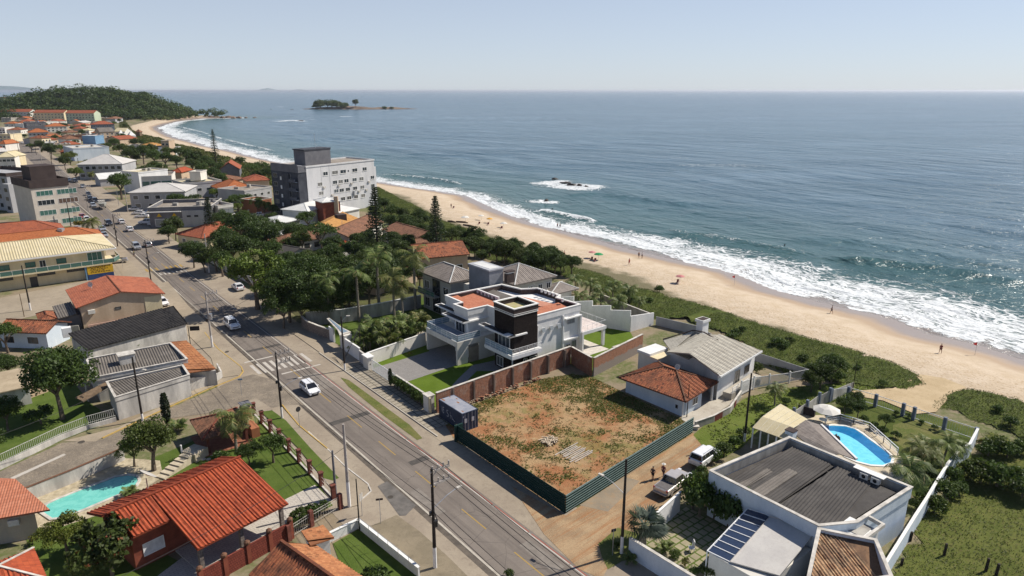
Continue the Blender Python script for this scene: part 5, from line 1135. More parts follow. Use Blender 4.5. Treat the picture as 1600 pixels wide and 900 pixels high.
# poolside pavilion roofs
pv=thing('pavilion','pool pavilion with cream translucent roof and grey tiled gable beside the blue pool','pavilion',T(-5,27)); z=2.9
b=MB(); A,B=G(1192,651,3.5),G(1241,668,3.5); slope(b,G(1176,668,2.8),G(1226,686,2.8),B,A,0,.06); slope(b,G(1262,655,2.8),G(1220,631,2.8),A,B,0,.06); b.build('translucent_roof',[FIBRE_CREAM],pv)
b=MB(); 
for k in range(6): u=k/5; b.beam(G(1176,668,2.84).lerp(G(1226,686,2.84),u),A.lerp(B,u)+Vector((0,0,.04)),.05,.03); b.beam(G(1220,631,2.84).lerp(G(1262,655,2.84),u),A.lerp(B,u)+Vector((0,0,.04)),.05,.03)
b.build('roof_bar',M('cream_bar',(.62,.58,.46),None,2),pv)
b=MB()
for k in range(5): q=G(1177,668,2.75).lerp(G(1226,686,2.75),k/4); b.box((q.x,q.y,q.z/2),(.14,.14,q.z))
b.build('post',WHITE,pv)
b=MB(); C,D=G(1259,656,3.6),G(1312,709,3.6); slope(b,G(1234,672,2.9),G(1285,712,2.9) ,D,C,0,.1); slope(b,D+Vector((1.7,-.4,-.5)),C+Vector((1.7,-.4,-.5)),C,D,0,.1); b.build('tiled_roof',TILE_GREY,pv); b=MB(); b.beam(C+Vector((1.75,-.4,-.42)),D+Vector((1.75,-.4,-.42)),.25,.18); b.build('fascia',WHITE,pv)
b=MB(); q=toST(G(1236,676,3.2)); sbox(b,q[0]-.5,q[0]+.5,q[1]-.5,q[1]+.5,0,3.5); b.build('chimney',BLUEW,pv); b=MB(); sbox(b,q[0]-.55,q[0]+.55,q[1]-.55,q[1]+.55,3.503,3.6); b.build('chimney_cap',BROWND,pv)
# blue pool
PW=[(1276,668),(1301,666),(1320,667),(1335,671),(1347,679),(1360,689),(1374,699),(1387,709),(1393,717),(1391,724),(1379,728),(1360,727),(1340,722),(1322,714),(1319,705),(1312,697),(1296,685),(1283,676)]
def pool(name,label,pts,tile,deep,z,cop):
    P=[tuple(p[:2]) for p in GP(pts)]; c=np.mean(P,axis=0); root=thing(name,label,'swimming pool',(c[0],c[1],0)); b=MB(); out=grow(P,.32)
    n=len(P)
    for i in range(n): j=(i+1)%n; b.prism([P[i],P[j],out[j],out[i]],.0,z+.03)
    b.build('coping',cop,root); b=MB(); b.poly([(p[0],p[1],z-.03) for p in (P if sum(P[i][0]*P[(i+1)%n][1]-P[(i+1)%n][0]*P[i][1] for i in range(n))>0 else P[::-1])]); b.build('water',tile,root)
    if deep: 
        D=[tuple(p[:2]) for p in GP(deep)]; b=MB(); m_=len(D); a=sum(D[i][0]*D[(i+1)%m_][1]-D[(i+1)%m_][0]*D[i][1] for i in range(m_)); D=D if a>0 else D[::-1]; b.poly([(p[0],p[1],z-.024) for p in D]); return root,b
    return root,None
def pool_mat(name,a,b_): t=NT(name); p=t.pos(); n=t.noise(p,1.2,3,.5,1.2); c=t.mix(t.map(n,.35,.65,0,1,True),a,b_); return t.bsdf(c,.06,.5,t.bump(t.noise(p,3,2),.15,.05))
pb,dm=pool('swimming_pool','bright blue curved swimming pool with a darker deep edge on the cream terrace',PW,pool_mat('pool_shallow',(.15,.60,.82),(.19,.68,.88)),[(1277,668.5),(1301,666.6),(1320,667.6),(1334.5,671.6),(1346.5,679.6),(1359.5,689.6),(1386.5,709.6),(1392.3,717.3),(1390,723.4),(1383,724),(1366,712),(1345,694),(1325,681),(1310,676),(1290,675)],.10,CAPW)
oa_=[(1277,668.6),(1288,667.2),(1301,666.6),(1320,667.6),(1334.5,671.6),(1346.5,679.6),(1359.5,689.6),(1373.5,699.6),(1386.5,709.6),(1392.3,717.3),(1390,723.4)]; ia_=[(1281,674),(1292,673.5),(1303,674),(1316,677.5),(1327,682),(1338,688.5),(1349,696.5),(1360,705.5),(1371,715),(1379,721.5),(1383,725)]
dm=MB(); oa_=[V3(q,.083) for q in GP(oa_)]; ia_=[V3(q,.083) for q in GP(ia_)]
for i in range(10): dm.quad(ia_[i],oa_[i],oa_[i+1],ia_[i+1]) 
dm.build('deep_water',pool_mat('pool_deep',(.015,.15,.36),(.02,.18,.42)),pb)
# pool fence, sunshade, furniture
rail(thing('pool_fence','white rail fence curving round the seaward side of the blue pool','fence',G(1340,660)),GP([(1290,662),(1312,658),(1333,664),(1358,672),(1380,692),(1402,712)],.05),1.0,WHMET,n=3,name='rail_panel',post=1.8,r=.045)
def parasol(name,label,p,r,h,m,group=None,tilt=0,cat='parasol'):
    root=thing(name,label,cat,p,group); b=MB(); b.cyl((p[0],p[1],p[2]-.2),.03,h+.25,6); b.build('pole',METAL,root); b=MB(); n=8; c=Vector((p[0]+tilt,p[1],p[2]+h)); ring=[c+Vector((math.cos(2*math.pi*i/n)*r,math.sin(2*math.pi*i/n)*r,-r*.34-tilt*.0)) for i in range(n)]; mid=[c+Vector((math.cos(2*math.pi*i/n)*r*.55,math.sin(2*math.pi*i/n)*r*.55,-r*.12)) for i in range(n)]
    b.add([c]+mid+ring,[(0,1+i,1+(i+1)%n) for i in range(n)]+[(1+i,1+n+i,1+n+(i+1)%n,1+(i+1)%n) for i in range(n)],0); lo=[v-Vector((0,0,.03)) for v in [c]+mid+ring]; b.add(lo,[(0,1+(i+1)%n,1+i) for i in range(n)]+[(1+i,1+(i+1)%n,1+n+(i+1)%n,1+n+i) for i in range(n)],0); b.build('canopy',m,root); return root
parasol('parasol','large white parasol over the table beside the blue pool',G(1289,661),1.75,2.5,OFFW)
tb=thing('garden_table','white round garden table under the large white parasol','table',G(1286,662)); b=MB(); p=G(1285,663); b.cyl((p.x,p.y,.70),.5,.04,14); b.build('tabletop',WHITE,tb)
for a in (0,2.1,4.2): b=MB(); b.tube([(p.x+.15*math.cos(a),p.y+.15*math.sin(a),.7),(p.x+.35*math.cos(a),p.y+.35*math.sin(a),.04)],.025,5); b.build('leg',WHITE,tb)
b=MB(); q=G(1258,652); b.wall([tuple(G(1246,645)[:2]),tuple(G(1271,652)[:2]),tuple(G(1273,650)[:2])],1.2,.12); b.build('privacy_screen',M('black_screen',(.03,.025,.028),(.05,.04,.045),2),label='dark fabric screen beside the pool pavilion',cat='screen')
pt=thing('potted_plant','dark leafy plant in a pot on the small deck jutting into the blue pool','plant',G(1305,692)); p=G(1305,692); b=MB(); b.cyl((p.x,p.y,.05),.25,.45,10,0,.32); b.build('pot',BROWND,pt); g_=np.random.default_rng(3); q=g_.normal(size=(110,3)); q/=np.linalg.norm(q,axis=1)[:,None]; q[:,2]=abs(q[:,2]); v,f=leafquads(q*np.array([.62,.62,.7])*g_.uniform(.4,1,(110,1))+np.array([0,0,.5]),.4,q,.5,.4,g_); mesh_np('foliage',v,f,LEAF_R,parent=pt)
# boundary wall and blue-post fence of the south-east property
bw=[(1380,886),(1404,848),(1430,806),(1448,778),(1466,748),(1482,722),(1499,702),(1516,692),(1528,670)]
wallobj('boundary_wall','long white boundary wall curving down beside the grassy field at the right',[tuple(G(x,y,2.0)[:2]) for x,y in bw],[2.0,2.0,2.0,1.95,1.95,1.9,1.9,1.9,2.0],.18,BLUEW,.07,CAPW)
bf=thing('post_fence','blue post and rail fence between the palm garden and the beach path','fence',T(-12,50.3)); pp=[(1300,607),(1327,604),(1370,616),(1413,630),(1430,636),(1478,652),(1527,668)]; PPT=[G(x,y,1.9) for x,y in pp]; BPOST=M('blue_grey_post',(.14,.17,.23),(.19,.22,.28),1.5)
for q in PPT: b=MB(); b.box((q.x,q.y,.95),(.38,.38,1.9),_ra); b.build('post',BPOST,bf); 
b=MB()
for a,c in zip(PPT,PPT[1:]):
    for zz in (.35,1.75): b.beam((a.x,a.y,zz),(c.x,c.y,zz),.05,.07)
    n=int((Vector(c)-Vector(a)).length/.28)
    for k in range(n): q=a.lerp(c,k/n); b.box((q.x,q.y,1.05),(.015,.015,1.4))
b.build('rail',WHMET,bf)
sf=thing('post_fence','white stepped slatted fence with blue posts climbing from the pavilion to the dunes','fence',G(1260,628)); px=[(1241,640),(1262,628),(1281,616),(1298,609),(1335,596)]; zs=[1.4,1.6,1.8,1.9,1.5]
for i,(x,y) in enumerate(px[:4]): q=G(x,y,zs[i]); b=MB(); b.box((q.x,q.y,zs[i]/2+.15),(.34,.34,zs[i]+.3),_ra); b.build('post',BPOST,sf)
b=MB()
for i in range(4):
    a=G(*px[i],zs[i]);c=G(*px[i+1],zs[i+1]); b.wall([tuple(a[:2]),tuple(c[:2])],[zs[i]-.25,zs[i+1]-.05],.06)
b.build('panel',WHITE_OLD,sf)
wallobj('front_wall','shaded white front wall with fan palm behind it at the bottom right road corner',[T2(-8.6,.2),T2(-15.8,.5),T2(-22,.9)],2.0,.22,BLUEW,.06,CAPS)  # white wall, with the blue of its shade in the colour
wallobj('front_wall','white slatted wall facing the sandy track by the parked pickup',[T2(-8.0,4.2),T2(-7.0,9.6)],2.3,.14,WHITE,.06,CAPW)
b=MB(); p=G(1080,862); b.tube([(p.x,p.y,.1),(p.x+.2,p.y+.3,1.1)],.04,5); b.box((p.x,p.y,.45),(.5,.5,.06)); b.box((p.x+.25,p.y+.1,.8),(.06,.5,.7)); b.box((p.x-.2,p.y-.2,.22),(.05,.05,.45)); b.box((p.x+.2,p.y-.2,.22),(.05,.05,.45)); b.build('garden_chair',WHITE,label='white garden chair on the grass pavers of the courtyard',cat='chair')
for i,(x,y,h) in enumerate([(1422,845,1.0),(1475,868,1.3),(1540,893,1.4),(1556,900,1.3),(1408,884,.8)]):
    p=G(x,y); b=MB(); b.tube([(p.x,p.y,-.1),(p.x+.05,p.y,h)],[.14,.12],7)
    b.build('timber_post',CREO,label=['dark timber post close to the long white boundary wall','isolated dark timber post standing in the grassy field','left one of the two dark timber posts at the bottom right edge','right one of the two dark timber posts at the bottom right edge','short stump post low by the boundary wall'][i],cat='post',group='timber posts in the grassy field')
# ------------------------------------------------------------------ LEFT SIDE OF THE ROAD, near
def frame2(a,b):
    a=Vector(a[:2]);b=Vector(b[:2]);u=(b-a).normalized(); return a,u,Vector((-u.y,u.x))
# --- red corrugated gable house
rr=thing('red_roof_house','brick red house with bright red gabled roof and open veranda beside the turquoise pool','house',G(300,830))
RA,RB=G(170,802,5.0),G(374,715,5.0); o,u,n=frame2(RA,RB); L=(RB-RA).length
def Q(x,y,z): p=o+u*x+n*y; return Vector((p.x,p.y,z))
b=MB(); xm=3.7; Y1=-8.6; Y2=-3.8
slope(b,Q(xm,Y1,3.1),Q(L+.1,Y1,3.1),Q(L+.1,0,5.0),Q(xm,0,5.0),0,.14,corr=.34,amp=.05); slope(b,Q(.4,Y2,4.0),Q(xm,Y2,4.0),Q(xm,0,5.0),Q(0,0,5.0),0,.14,corr=.34,amp=.05); slope(b,Q(L+.1,4.2,3.5),Q(-.6,4.2,3.5),Q(-.6,0.02,5.0),Q(L+.1,.02,5.0),0,.14,corr=.34,amp=.05); b.beam(Q(-.2,0,5.12),Q(L+.15,0,5.12),.26,.12); b.build('roof',TILE_RED,rr)
b=MB(); b.prism([tuple(Q(.5,-2.9,0)[:2]),tuple(Q(xm+.1,-2.9,0)[:2]),tuple(Q(xm+.1,-2.9,0)[:2]),tuple(Q(L-1,-2.9,0)[:2]),tuple(Q(L-1,3.7,0)[:2]),tuple(Q(.5,3.7,0)[:2])],0,3.55); b.build('wall',REDBR,rr)
f_=face(Q(.5,-2.9,0),Q(xm,-2.9,0)); win(rr,f_,.8,1.0,1.9,1.3,gm=M('white_shutter',(.62,.62,.63),None,2),bars=0)
b=MB(); b.prism([tuple(Q(xm+.3,-8.4,0)[:2]),tuple(Q(L+1.5,-8.4,0)[:2]),tuple(Q(L+1.5,-2.95,0)[:2]),tuple(Q(xm+.3,-2.95,0)[:2])],0,.15); b.build('veranda_floor',PAVER_LIGHT,rr)
for x in (xm+.5,xm+4.4,L-.4): b=MB(); p=Q(x,-7.9,0); b.box((p.x,p.y,1.58),(.36,.36,3.05),math.atan2(u.y,u.x)); b.build('column',STONEW,rr)
b=MB(); p=Q(4.8,3.2,0); b.tube([Q(4.8,3.6,3.7),Q(4.8,3.6,4.9)],.05,6); c=Q(4.9,3.5,5.2); ax=Vector((.4,.5,.75)).normalized(); e1=ax.cross(Vector((1,0,0))).normalized(); e2=ax.cross(e1); ring=[c+(e1*math.cos(a)+e2*math.sin(a))*.85+ax*.22 for a in [i*.449 for i in range(14)]]; b.add([c]+ring,[(0,i+1,(i+1)%14+1) for i in range(14)]); b.build('satellite_dish',M('mesh_dish',(.40,.38,.35),None,4),rr)
lw=thing('lattice_wall','red pierced block wall topped with clay pots in front of the red roofed house','wall',G(380,862)); LA,LB=G(312,892,1.9),G(453,815,1.9); b=MB(); b.wall([tuple(LA[:2]),tuple(LB[:2])],1.85,.18); b.build('wall_panel',LATTICE,lw)
for k in range(5):
    q=LA.lerp(LB,k/4); b=MB(); b.box((q.x,q.y,1.0),(.4,.4,2.0),math.atan2(*(LB-LA).yx[:2]) if False else math.atan2((LB-LA).y,(LB-LA).x)); b.build('pier',REDBR,lw); b=MB(); b.tube([(q.x,q.y,2.0),(q.x,q.y,2.1),(q.x,q.y,2.25),(q.x,q.y,2.38)],[.22,.30,.28,.12],8); b.build('clay_pot',TILE_BROWN,lw)
# brick posts with wire fence along the road
pfz=thing('post_fence','row of dark red brick posts with thin rails round the green front lawn','fence',G(460,700)); pp=[(401,662),(413,668),(426,676),(438,682),(452,702),(467,715),(482,728),(497,743),(517,774),(531,786)]; pts=[G(x,y+8) for x,y in pp]; dd=(pts[-1]-pts[0]); pts=[T(42.5-3.15*k,-17.6) for k in range(9)]
BRP=M('brick_post',(.16,.055,.04),(.21,.075,.055),2,var=.25)
for q in pts: b=MB(); b.box((q.x,q.y,.85),(.42,.42,1.7),_ra); b.box((q.x,q.y,1.74),(.54,.54,.10),_ra); b.build('brick_post',BRP,pfz)
b=MB()
for a,c in zip(pts,pts[1:]):
    for z in (.35,.8,1.25): b.beam((a.x,a.y,z),(c.x,c.y,z),.03,.03)
b.wall([tuple(pts[0][:2]),tuple(pts[-1][:2])],.18,.2); b.build('rail',CAPS,pfz)
pf2=thing('post_fence','short fence of brick posts and wire mesh with shrubs beside the pale car entrance','fence',G(500,800)); pts=[G(532,795),G(487,822),G(452,845)]
for q in pts: b=MB(); b.box((q.x,q.y,.9),(.42,.42,1.8),.9); b.build('brick_post',BRP,pf2)
b=MB()
for a,c in zip(pts,pts[1:]):
    for z in (.3,1.2,1.5): b.beam((a.x,a.y,z),(c.x,c.y,z),.03,.03)
    for k in range(12): q=a.lerp(c,k/12); b.box((q.x,q.y,.8),(.02,.02,1.4))
b.build('rail',CAPS,pf2)
# kiosk (barbecue pavilion) with hipped tile roof
kk=thing('barbecue_pavilion','small open pavilion with dark red tiled roof and brick barbecue behind the palm','pavilion',T(38,-23)); b=MB(); hip(b,[T2(34.9,-26.0),T2(34.9,-20.3),T2(41.2,-20.0),T2(41.2,-25.8)],2.3,1.1,0,1,.14,corr=.34); b.build('roof',[TILE_BROWN,REDBR],kk)
for s_,t_ in ((35.5,-25.4),(35.5,-20.9),(40.6,-25.2),(40.6,-20.6)): b=MB(); sbox(b,s_,s_+.3,t_,t_+.3,0,2.28); b.build('column',BRP,kk)
b=MB(); sbox(b,36.0,40.5,-20.0,-19.0,0,1.3); sbox(b,38.8,40.2,-20.0,-18.9,1.3,2.9); b.build('barbecue',M('orange_brick',(.42,.17,.085),(.36,.14,.07),2),kk); b=MB(); sbox(b,38.7,40.3,-20.1,-18.8,3.3,3.4); sbox(b,39.0,39.15,-19.9,-19.0,2.9,3.3); sbox(b,39.9,40.05,-19.9,-19.0,2.9,3.3); b.build('chimney_cap',GREYD,kk); b=MB(); sbox(b,34.9,41.2,-26,-20.2,.04,.08); b.build('floor',M('terracotta_floor',(.26,.10,.06),(.30,.13,.08),2),kk)
# turquoise pool, pool wall, stairs
pool('swimming_pool','turquoise swimming pool with rounded end beside the red roofed house',[(66,800),(75,789),(90,782),(130,766),(165,753),(180,747),(200,744),(213,746),(216,752),(211,760),(196,769),(170,780),(135,795),(100,809),(82,811)],pool_mat('pool_turquoise',(.14,.50,.43),(.19,.57,.49)),None,.12,CAPS)
wallobj('pool_wall','white pool wall with clay coping between the cobbled side street and the turquoise pool',[tuple(G(30,775,1.0)[:2]),tuple(G(110,743,1.0)[:2]),tuple(G(193,707,1.0)[:2])],1.6,.2,WHITE_OLD,.06,TILE_BROWN)
st_=thing('garden_stairs','pale stone garden stairs leading from the turquoise pool terrace up to the lawn','stairs',G(280,732)); a=G(250,748);c=G(310,712); o2,u2,n2=frame2(a,c); Ls=(c-a).length
for k in range(6):
    b=MB(); p0=o2+u2*(Ls*k/6*.75); p1=o2+u2*(Ls*(k+1)/6*.75); w_=n2*.75; b.prism([tuple(p0-w_),tuple(p1-w_),tuple(p1+w_),tuple(p0+w_)],0,.16*(k+1)); b.build('step',M('pale_stone',(.50,.43,.31),(.58,.50,.38),2),st_)
b=MB(); p0=o2+u2*(Ls*.75);p1=o2+u2*(Ls*1.1); b.prism([tuple(p0-n2*1.1),tuple(p1-n2*1.1),tuple(p1+n2*1.1),tuple(p0+n2*1.1)],0,1.06); b.build('landing',M('pale_stone',(.50,.43,.31)),st_)
b=MB(); p=o2+u2*(Ls*.75)+n2*1.0; b.cyl((p.x,p.y,.9),.1,1.0,8); b.build('newel_post',WHITE,st_)
gs=[]
g=random.Random(2)
for k,(x,y) in enumerate([(312,716),(318,718),(326,718),(332,711),(340,712),(342,706),(345,703)]):
    p=G(x,y); b=MB(); b.cyl((p.x,p.y,.03),.28,.045,7); gs.append(b.build('stepping_stone',CAPS,label='flat pale stepping stone set in the lawn between the garden stairs and the palm',cat='stone',group='stepping stones in the front lawn'))
# house at the far left edge with orange red roof
def lhouse(name,label,a,c,z,depth,wall,roofm,rise,over=.5,kind='hip',zb=0,corr=None,split=.5,**kw):
    a=Vector(a[:2]);c=Vector(c[:2]); u=(c-a).normalized(); n=Vector((-u.y,u.x)); c4=[tuple(a),tuple(c),tuple(c+n*depth),tuple(a+n*depth)]; ce=(a+c)/2+n*depth/2; root=thing(name,label,kw.get('cat','house'),(ce.x,ce.y,zb)); b=MB()
    i4=grow(c4,-over)
    if kind=='gable': gwall(b,i4,zb,z-.05,rise*(1-2*over/max(depth,.1)) if True else rise,split=split)
    else: b.prism(i4,zb,z-.02)
    b.build('wall',wall,root); b=MB()
    if kind=='hip': hip(b,c4,z,rise,0,1,.16,corr)
    elif kind=='gable': gable(b,c4,z,rise,0,1,.16,corr,split=split)
    elif kind=='shed': slope(b,V3(c4[0],z),V3(c4[1],z),V3(c4[2],z+rise),V3(c4[3],z+rise),0,.14,corr)
    b.build('roof',roofm if isinstance(roofm,list) else [roofm,roofm],root); return root,i4
r_=thing('orange_roof_house','cream house with plain orange red roof cut by the left edge beside the turquoise pool','house',G(-20,810)); E0,E1,R1=G(-60,820,3.2),G(78,796,3.2),G(24,748,4.8); R0=R1+(E0-E1)*1.0; bk_=(R1-E1); bk_.z=0; K1=R1+bk_*1.0; K1.z=3.2; K0=R0+bk_; K0.z=3.2
b=MB(); slope(b,E0,E1,R1,R0,0,.16); slope(b,K1,K0,R0,R1,0,.16); b.build('roof',TILE_SALMON,r_); i4=grow([tuple(q[:2]) for q in (E0,E1,K1,K0)],-.7); b=MB(); gwall(b,i4,0,3.15,1.5); b.build('wall',CREAM,r_)
fa=face(i4[0],i4[1]); Lf=(Vector(i4[1])-Vector(i4[0])).length; fbox(b,fa,Lf-2.2,Lf-1.3,1.9,2.5,.02,.35); b.build('air_conditioner',OFFW,r_)
r_,i4=lhouse('pergola_house','red tiled house with a half bare pergola roof in the bottom left corner',G(-60,960,3.0),G(75,905,3.0),3.0,5.6,OFFW,[TILE_RED,CAPS],1.2,corr=.34)
# mottled clay tile house at bottom centre
th=thing('clay_tile_house','house with mottled ochre clay tile roof at the bottom beside the walled lawn','house',G(470,895)); b=MB(); zE=3.0
A=G(439,846,4.8); Dv=(G(569,903,zE)-G(492,851,zE)); Dv.z=0; Dn=Dv.normalized(); B=A+Dn*11
E1=G(492,851,zE); E2=E1+Dn*13; E0=Vector((2*A.x-E1.x,2*A.y-E1.y,zE)); E3=E0+Dn*13
E0=Vector((E0.x,E0.y,zE));E3=Vector((E3.x,E3.y,zE));E2=Vector((E2.x,E2.y,zE))
B=A+Dn*9
slope(b,E2,E1,A,B,0,.15,corr=.32,amp=.045); slope(b,E0,E3,B,A,1,.15,corr=.32,amp=.045); b.beam(A+Vector((0,0,.12)),B+Vector((0,0,.12)),.26,.14,1); b.build('roof',[TILE_OCHRE,TILE_OLD],th)
b=MB(); b.prism(grow([tuple(q[:2]) for q in (E0,E1,E2,E3)],-.6),0,2.9); b.build('wall',OFFW,th); b=MB(); slope(b,G(522,840,2.9),G(505,821,2.9),G(470,829,3.7),G(485,852,3.7),0,.12,corr=.32,amp=.045); b.build('porch_roof',[TILE_OCHRE],th); b=MB(); b.prism(grow([tuple(G(x,y,2.9)[:2]) for x,y in ((522,840),(505,821),(470,829),(485,852))],-.3),0,2.8); b.build('porch_wall',WHITE,th); b=MB(); b.add([E1+Dn*.5-Vector((0,0,.2)),A+Dn*.5-Vector((0,0,.2)),E0+Dn*.5-Vector((0,0,.2))],[(0,1,2)]); b.build('gable_end',OFFW,th)
wallobj('yard_wall','low white wall with glass topped rail round the small lawn at the road corner',[tuple(G(x,y)[:2]) for x,y in ((505,852),(560,825),(655,902))],1.0,.2,WHITE,.06,CAPW)
rail(thing('wall_railing','thin metal railing on the low white corner wall beside the gravel','fence',G(610,865,1.06)),[G(562,822,1.07),G(656,897,1.07)],.9,METAL,n=2,name='rail_panel',post=1.6,r=.02)
# corner white house with two dark corrugated roof pans
ch=thing('corner_house','stained white corner house with two dark corrugated roofs and a clay tile strip','house',G(260,620)); 
fr=[G(183,659),G(291,613),G(345,590)]
p0,p1=fr[0],fr[1]
R1=[G(180,620,3.4),G(295,585,3.4),G(285,570,3.4),G(167,596,3.4)]; R2=[G(150,588,3.9),G(292,560,3.9),G(266,535,3.9),G(135,560,3.9)]
b=MB(); b.prism([tuple(p[:2]) for p in R1],0,2.75); b.wall([tuple(p[:2]) for p in R1],.55,.18,2.753,closed=True); b.build('wall',WHITE_OLD,ch)
b=MB(); b.prism([tuple(p[:2]) for p in R2],0,3.2); b.wall([tuple(p[:2]) for p in R2],.6,.18,3.203,closed=True); b.build('wall',WHITE_OLD,ch)
for Rr_,z in ((R1,2.8),(R2,3.25)):
    i4=[Vector((q[0],q[1],0)) for q in grow([tuple(p[:2]) for p in Rr_],-.1)]; b=MB(); slope(b,V3(i4[0],z),V3(i4[1],z),V3(i4[2],z+.35),V3(i4[3],z+.35),0,.05,corr=.36,amp=.05); b.build('roof',FIBRE_MID,ch)
    b=MB(); b.wall([tuple(p[:2]) for p in Rr_],.06,.3,z+.56,closed=True); b.build('coping',CAPS,ch)
b=MB(); b.prism([tuple(G(x,y,2.6)[:2]) for x,y in ((266,535),(291,533),(337,576),(296,580))],0,2.3); b.build('wall',WHITE_OLD,ch); b=MB(); slope(b,G(337,576,2.4),G(291,532,2.4),G(265,534,3.4),G(295,582,3.3),0,.12,corr=.3,amp=.04); b.build('tile_strip',TILE_OCHRE,ch)
b=MB(); q=G(197,555,4.6); b.box((q.x,q.y,4.0),(2.0,1.4,1.6),_ra); b.build('water_tank_box',WHITE_OLD,ch); b=MB(); b.box((q.x,q.y,4.86),(2.3,1.7,.1),_ra); b.build('tank_lid',CAPS,ch)
b=MB(); f_=face(fr[0],fr[1]); LL=(fr[1]-fr[0]).length
for x in (3.9,7.4):
    for i in range(4):
        for j in range(3): fbox(b,f_,x+i*.28,x+i*.28+.2,1.5+j*.28,1.7+j*.28,.0,.09)
b.build('pierced_block',FRD,ch)
b=MB(); b.prism([tuple(G(x,y,2.6)[:2]) for x,y in ((118,622),(165,598),(172,603),(130,628))],2.55,2.7); b.build('carport_roof',WOOD,ch); b=MB(); q=G(138,627,0); b.box((q.x,q.y,1.25),(.15,.15,2.5)); b.build('carport_post',WHITE_OLD,ch)
wallobj('side_wall','curved white end wall of the corner house with iron railing at the street corner',[tuple(G(x,y)[:2]) for x,y in ((291,613),(330,601),(347,590),(340,577))],[2.2,1.4,1.0,1.0],.2,WHITE_OLD)
ff=thing('street_fence','white bar fence on a low stained wall along the cobbled side street','fence',G(90,690)); fp=[G(x,y) for x,y in ((-30,745),(0,734),(97,687),(140,670),(182,658))]; b=MB(); b.wall([tuple(p[:2]) for p in fp],[.75,.75,.7,.6,.6],.2); b.build('base_wall',WHITE_OLD,ff); b=MB()
for a,c in zip(fp,fp[1:]):
    n=max(2,int((c-a).length/.22))
    for k in range(n): q=a.lerp(c,k/n); b.box((q.x,q.y,1.25),(.03,.03,1.2))
    for z in (.85,1.8): b.beam((a.x,a.y,z),(c.x,c.y,z),.05,.05)
b.build('bar_panel',M('painted_bars',(.50,.50,.46),None,3),ff)
# long black sheet roof, white wall
bk=thing('black_roof_shed','long low building with black sheet roof and white side wall behind the corner house','building',G(210,520)); K=[G(135,547,3.3),G(293,505,3.3),G(272,484,3.3),G(108,528,3.3)]; b=MB(); b.prism(grow([tuple(p[:2]) for p in K],-.25),0,3.25); b.build('wall',WHITE_OLD,bk); b=MB(); slope(b,K[0],K[1],V3(K[2],4.1),V3(K[3],4.1),0,.14,corr=.5,amp=.04); b.build('roof',M('black_sheet_roof',(.022,.020,.020),(.035,.032,.030),.8,.8,var=.25),bk); b=MB(); q=G(104,517,4.2); b.box((q.x,q.y,4.0),(1.3,1.0,1.6),_ra); b.build('water_tank',WHITE,bk)
sg=thing('shop_sign','small black sign board with yellow lettering on a post beside the road','sign',G(299,548)); q=G(299,548); q2=G(303,503,3.6); b=MB(); b.cyl((q.x,q.y,0),.06,4.4,6); b.build('pole',BLACK,sg); b=MB(); b.box((q.x+.95,q.y+.2,3.9),(1.5,.12,.75),.15); b.build('board',BLACK,sg)
def lettering(text,size,p,rz,rx,mat,parent,name='lettering',ext=.004):
    "raised letters, converted to a mesh"
    cu=bpy.data.curves.new(name,'FONT'); cu.body=text; cu.size=size; cu.align_x='CENTER'; cu.extrude=ext
    tmp=bpy.data.objects.new('tmp',cu); COL.objects.link(tmp); dg=bpy.context.evaluated_depsgraph_get(); me=bpy.data.meshes.new_from_object(tmp.evaluated_get(dg)); bpy.data.objects.remove(tmp); bpy.data.curves.remove(cu)
    me.name=name; me.materials.clear(); me.materials.append(mat); o=bpy.data.objects.new(name,me); COL.objects.link(o)
    off=Vector(parent.location); o.location=Vector(p)-off; o.rotation_euler=(rx,0,rz); o.parent=parent; return o
SIGNY=M('sign_yellow',(.62,.38,.03),None,3)
b=MB(); f0=face((q.x+.2,q.y+.05),(q.x+1.7,q.y+.3)); fbox(b,f0,.35,.75,3.95,4.12,-.02,.0); fbox(b,f0,.3,1.2,3.78,3.88,-.02,.0); fbox(b,f0,.5,.95,3.66,3.73,-.02,.0)
b.build('yellow_lettering',SIGNY,sg)
# beige gabled house
bh=thing('beige_gable_house','beige house with weathered terracotta gable roof and an air conditioner on its end wall','house',T(101,-24)); i4=[T2(94.4,-30.6),T2(94.4,-17.4),T2(108.4,-17.4),T2(108.4,-30.6)]
g4=[T2(94.4,-17.4),T2(108.4,-17.4),T2(108.4,-30.6),T2(94.4,-30.6)]; b=MB(); gwall(b,g4,0,4.9,1.55); b.build('wall',BEIGE,bh); o4=[T2(94.0,-16.7),T2(108.8,-16.7),T2(108.8,-31.3),T2(94.0,-31.3)]; b=MB(); gable(b,o4,4.85,1.72,0,1,.16); b.build('roof',[TILE_SALMON if False else tile_mat('weathered_terracotta',(.45,.155,.085),(.36,.11,.06),(.24,.08,.05),dirt=.35,age=.45),TILE_OLD],bh)
f_=face(T2(94.4,-30.6),T2(94.4,-17.4)); b=MB(); fbox(b,f_,1.0,2.1,3.3,4.0,.0,.45); b.build('air_conditioner',OFFW,bh); win(bh,f_,5.3,3.2,1.0,.5,fm=FRD,bars=0)
b=MB(); fbox(b,f_,10.3,13.2,0,4.7,.01,.06); b.build('cream_panel',CREAM,bh); b=MB(); sbox(b,94.0,94.3,-30,-19.5,0,1.3); b.build('base_wall',M('pinkish_wall',(.46,.30,.24),None,.5),bh)
b=MB(); hip(b,[T2(95,-37),T2(95,-34.3),T2(100.5,-34.3),T2(100.5,-37)],3.3,.6,0,1,.12); b.build('annex_roof',[TILE_OLD,TILE_OLD],bh); b=MB(); sbox(b,95.3,100.2,-36.7,-30.7,0,3.2); b.build('annex_wall',GREYD,bh); b=MB(); slope(b,T(94.6,-34.2,3.3),T(94.6,-31.2,3.6),T(103,-31.2,3.8),T(103,-34.2,3.5),0,.08,corr=.4); b.build('sheet_roof',FIBRE_MID,bh)
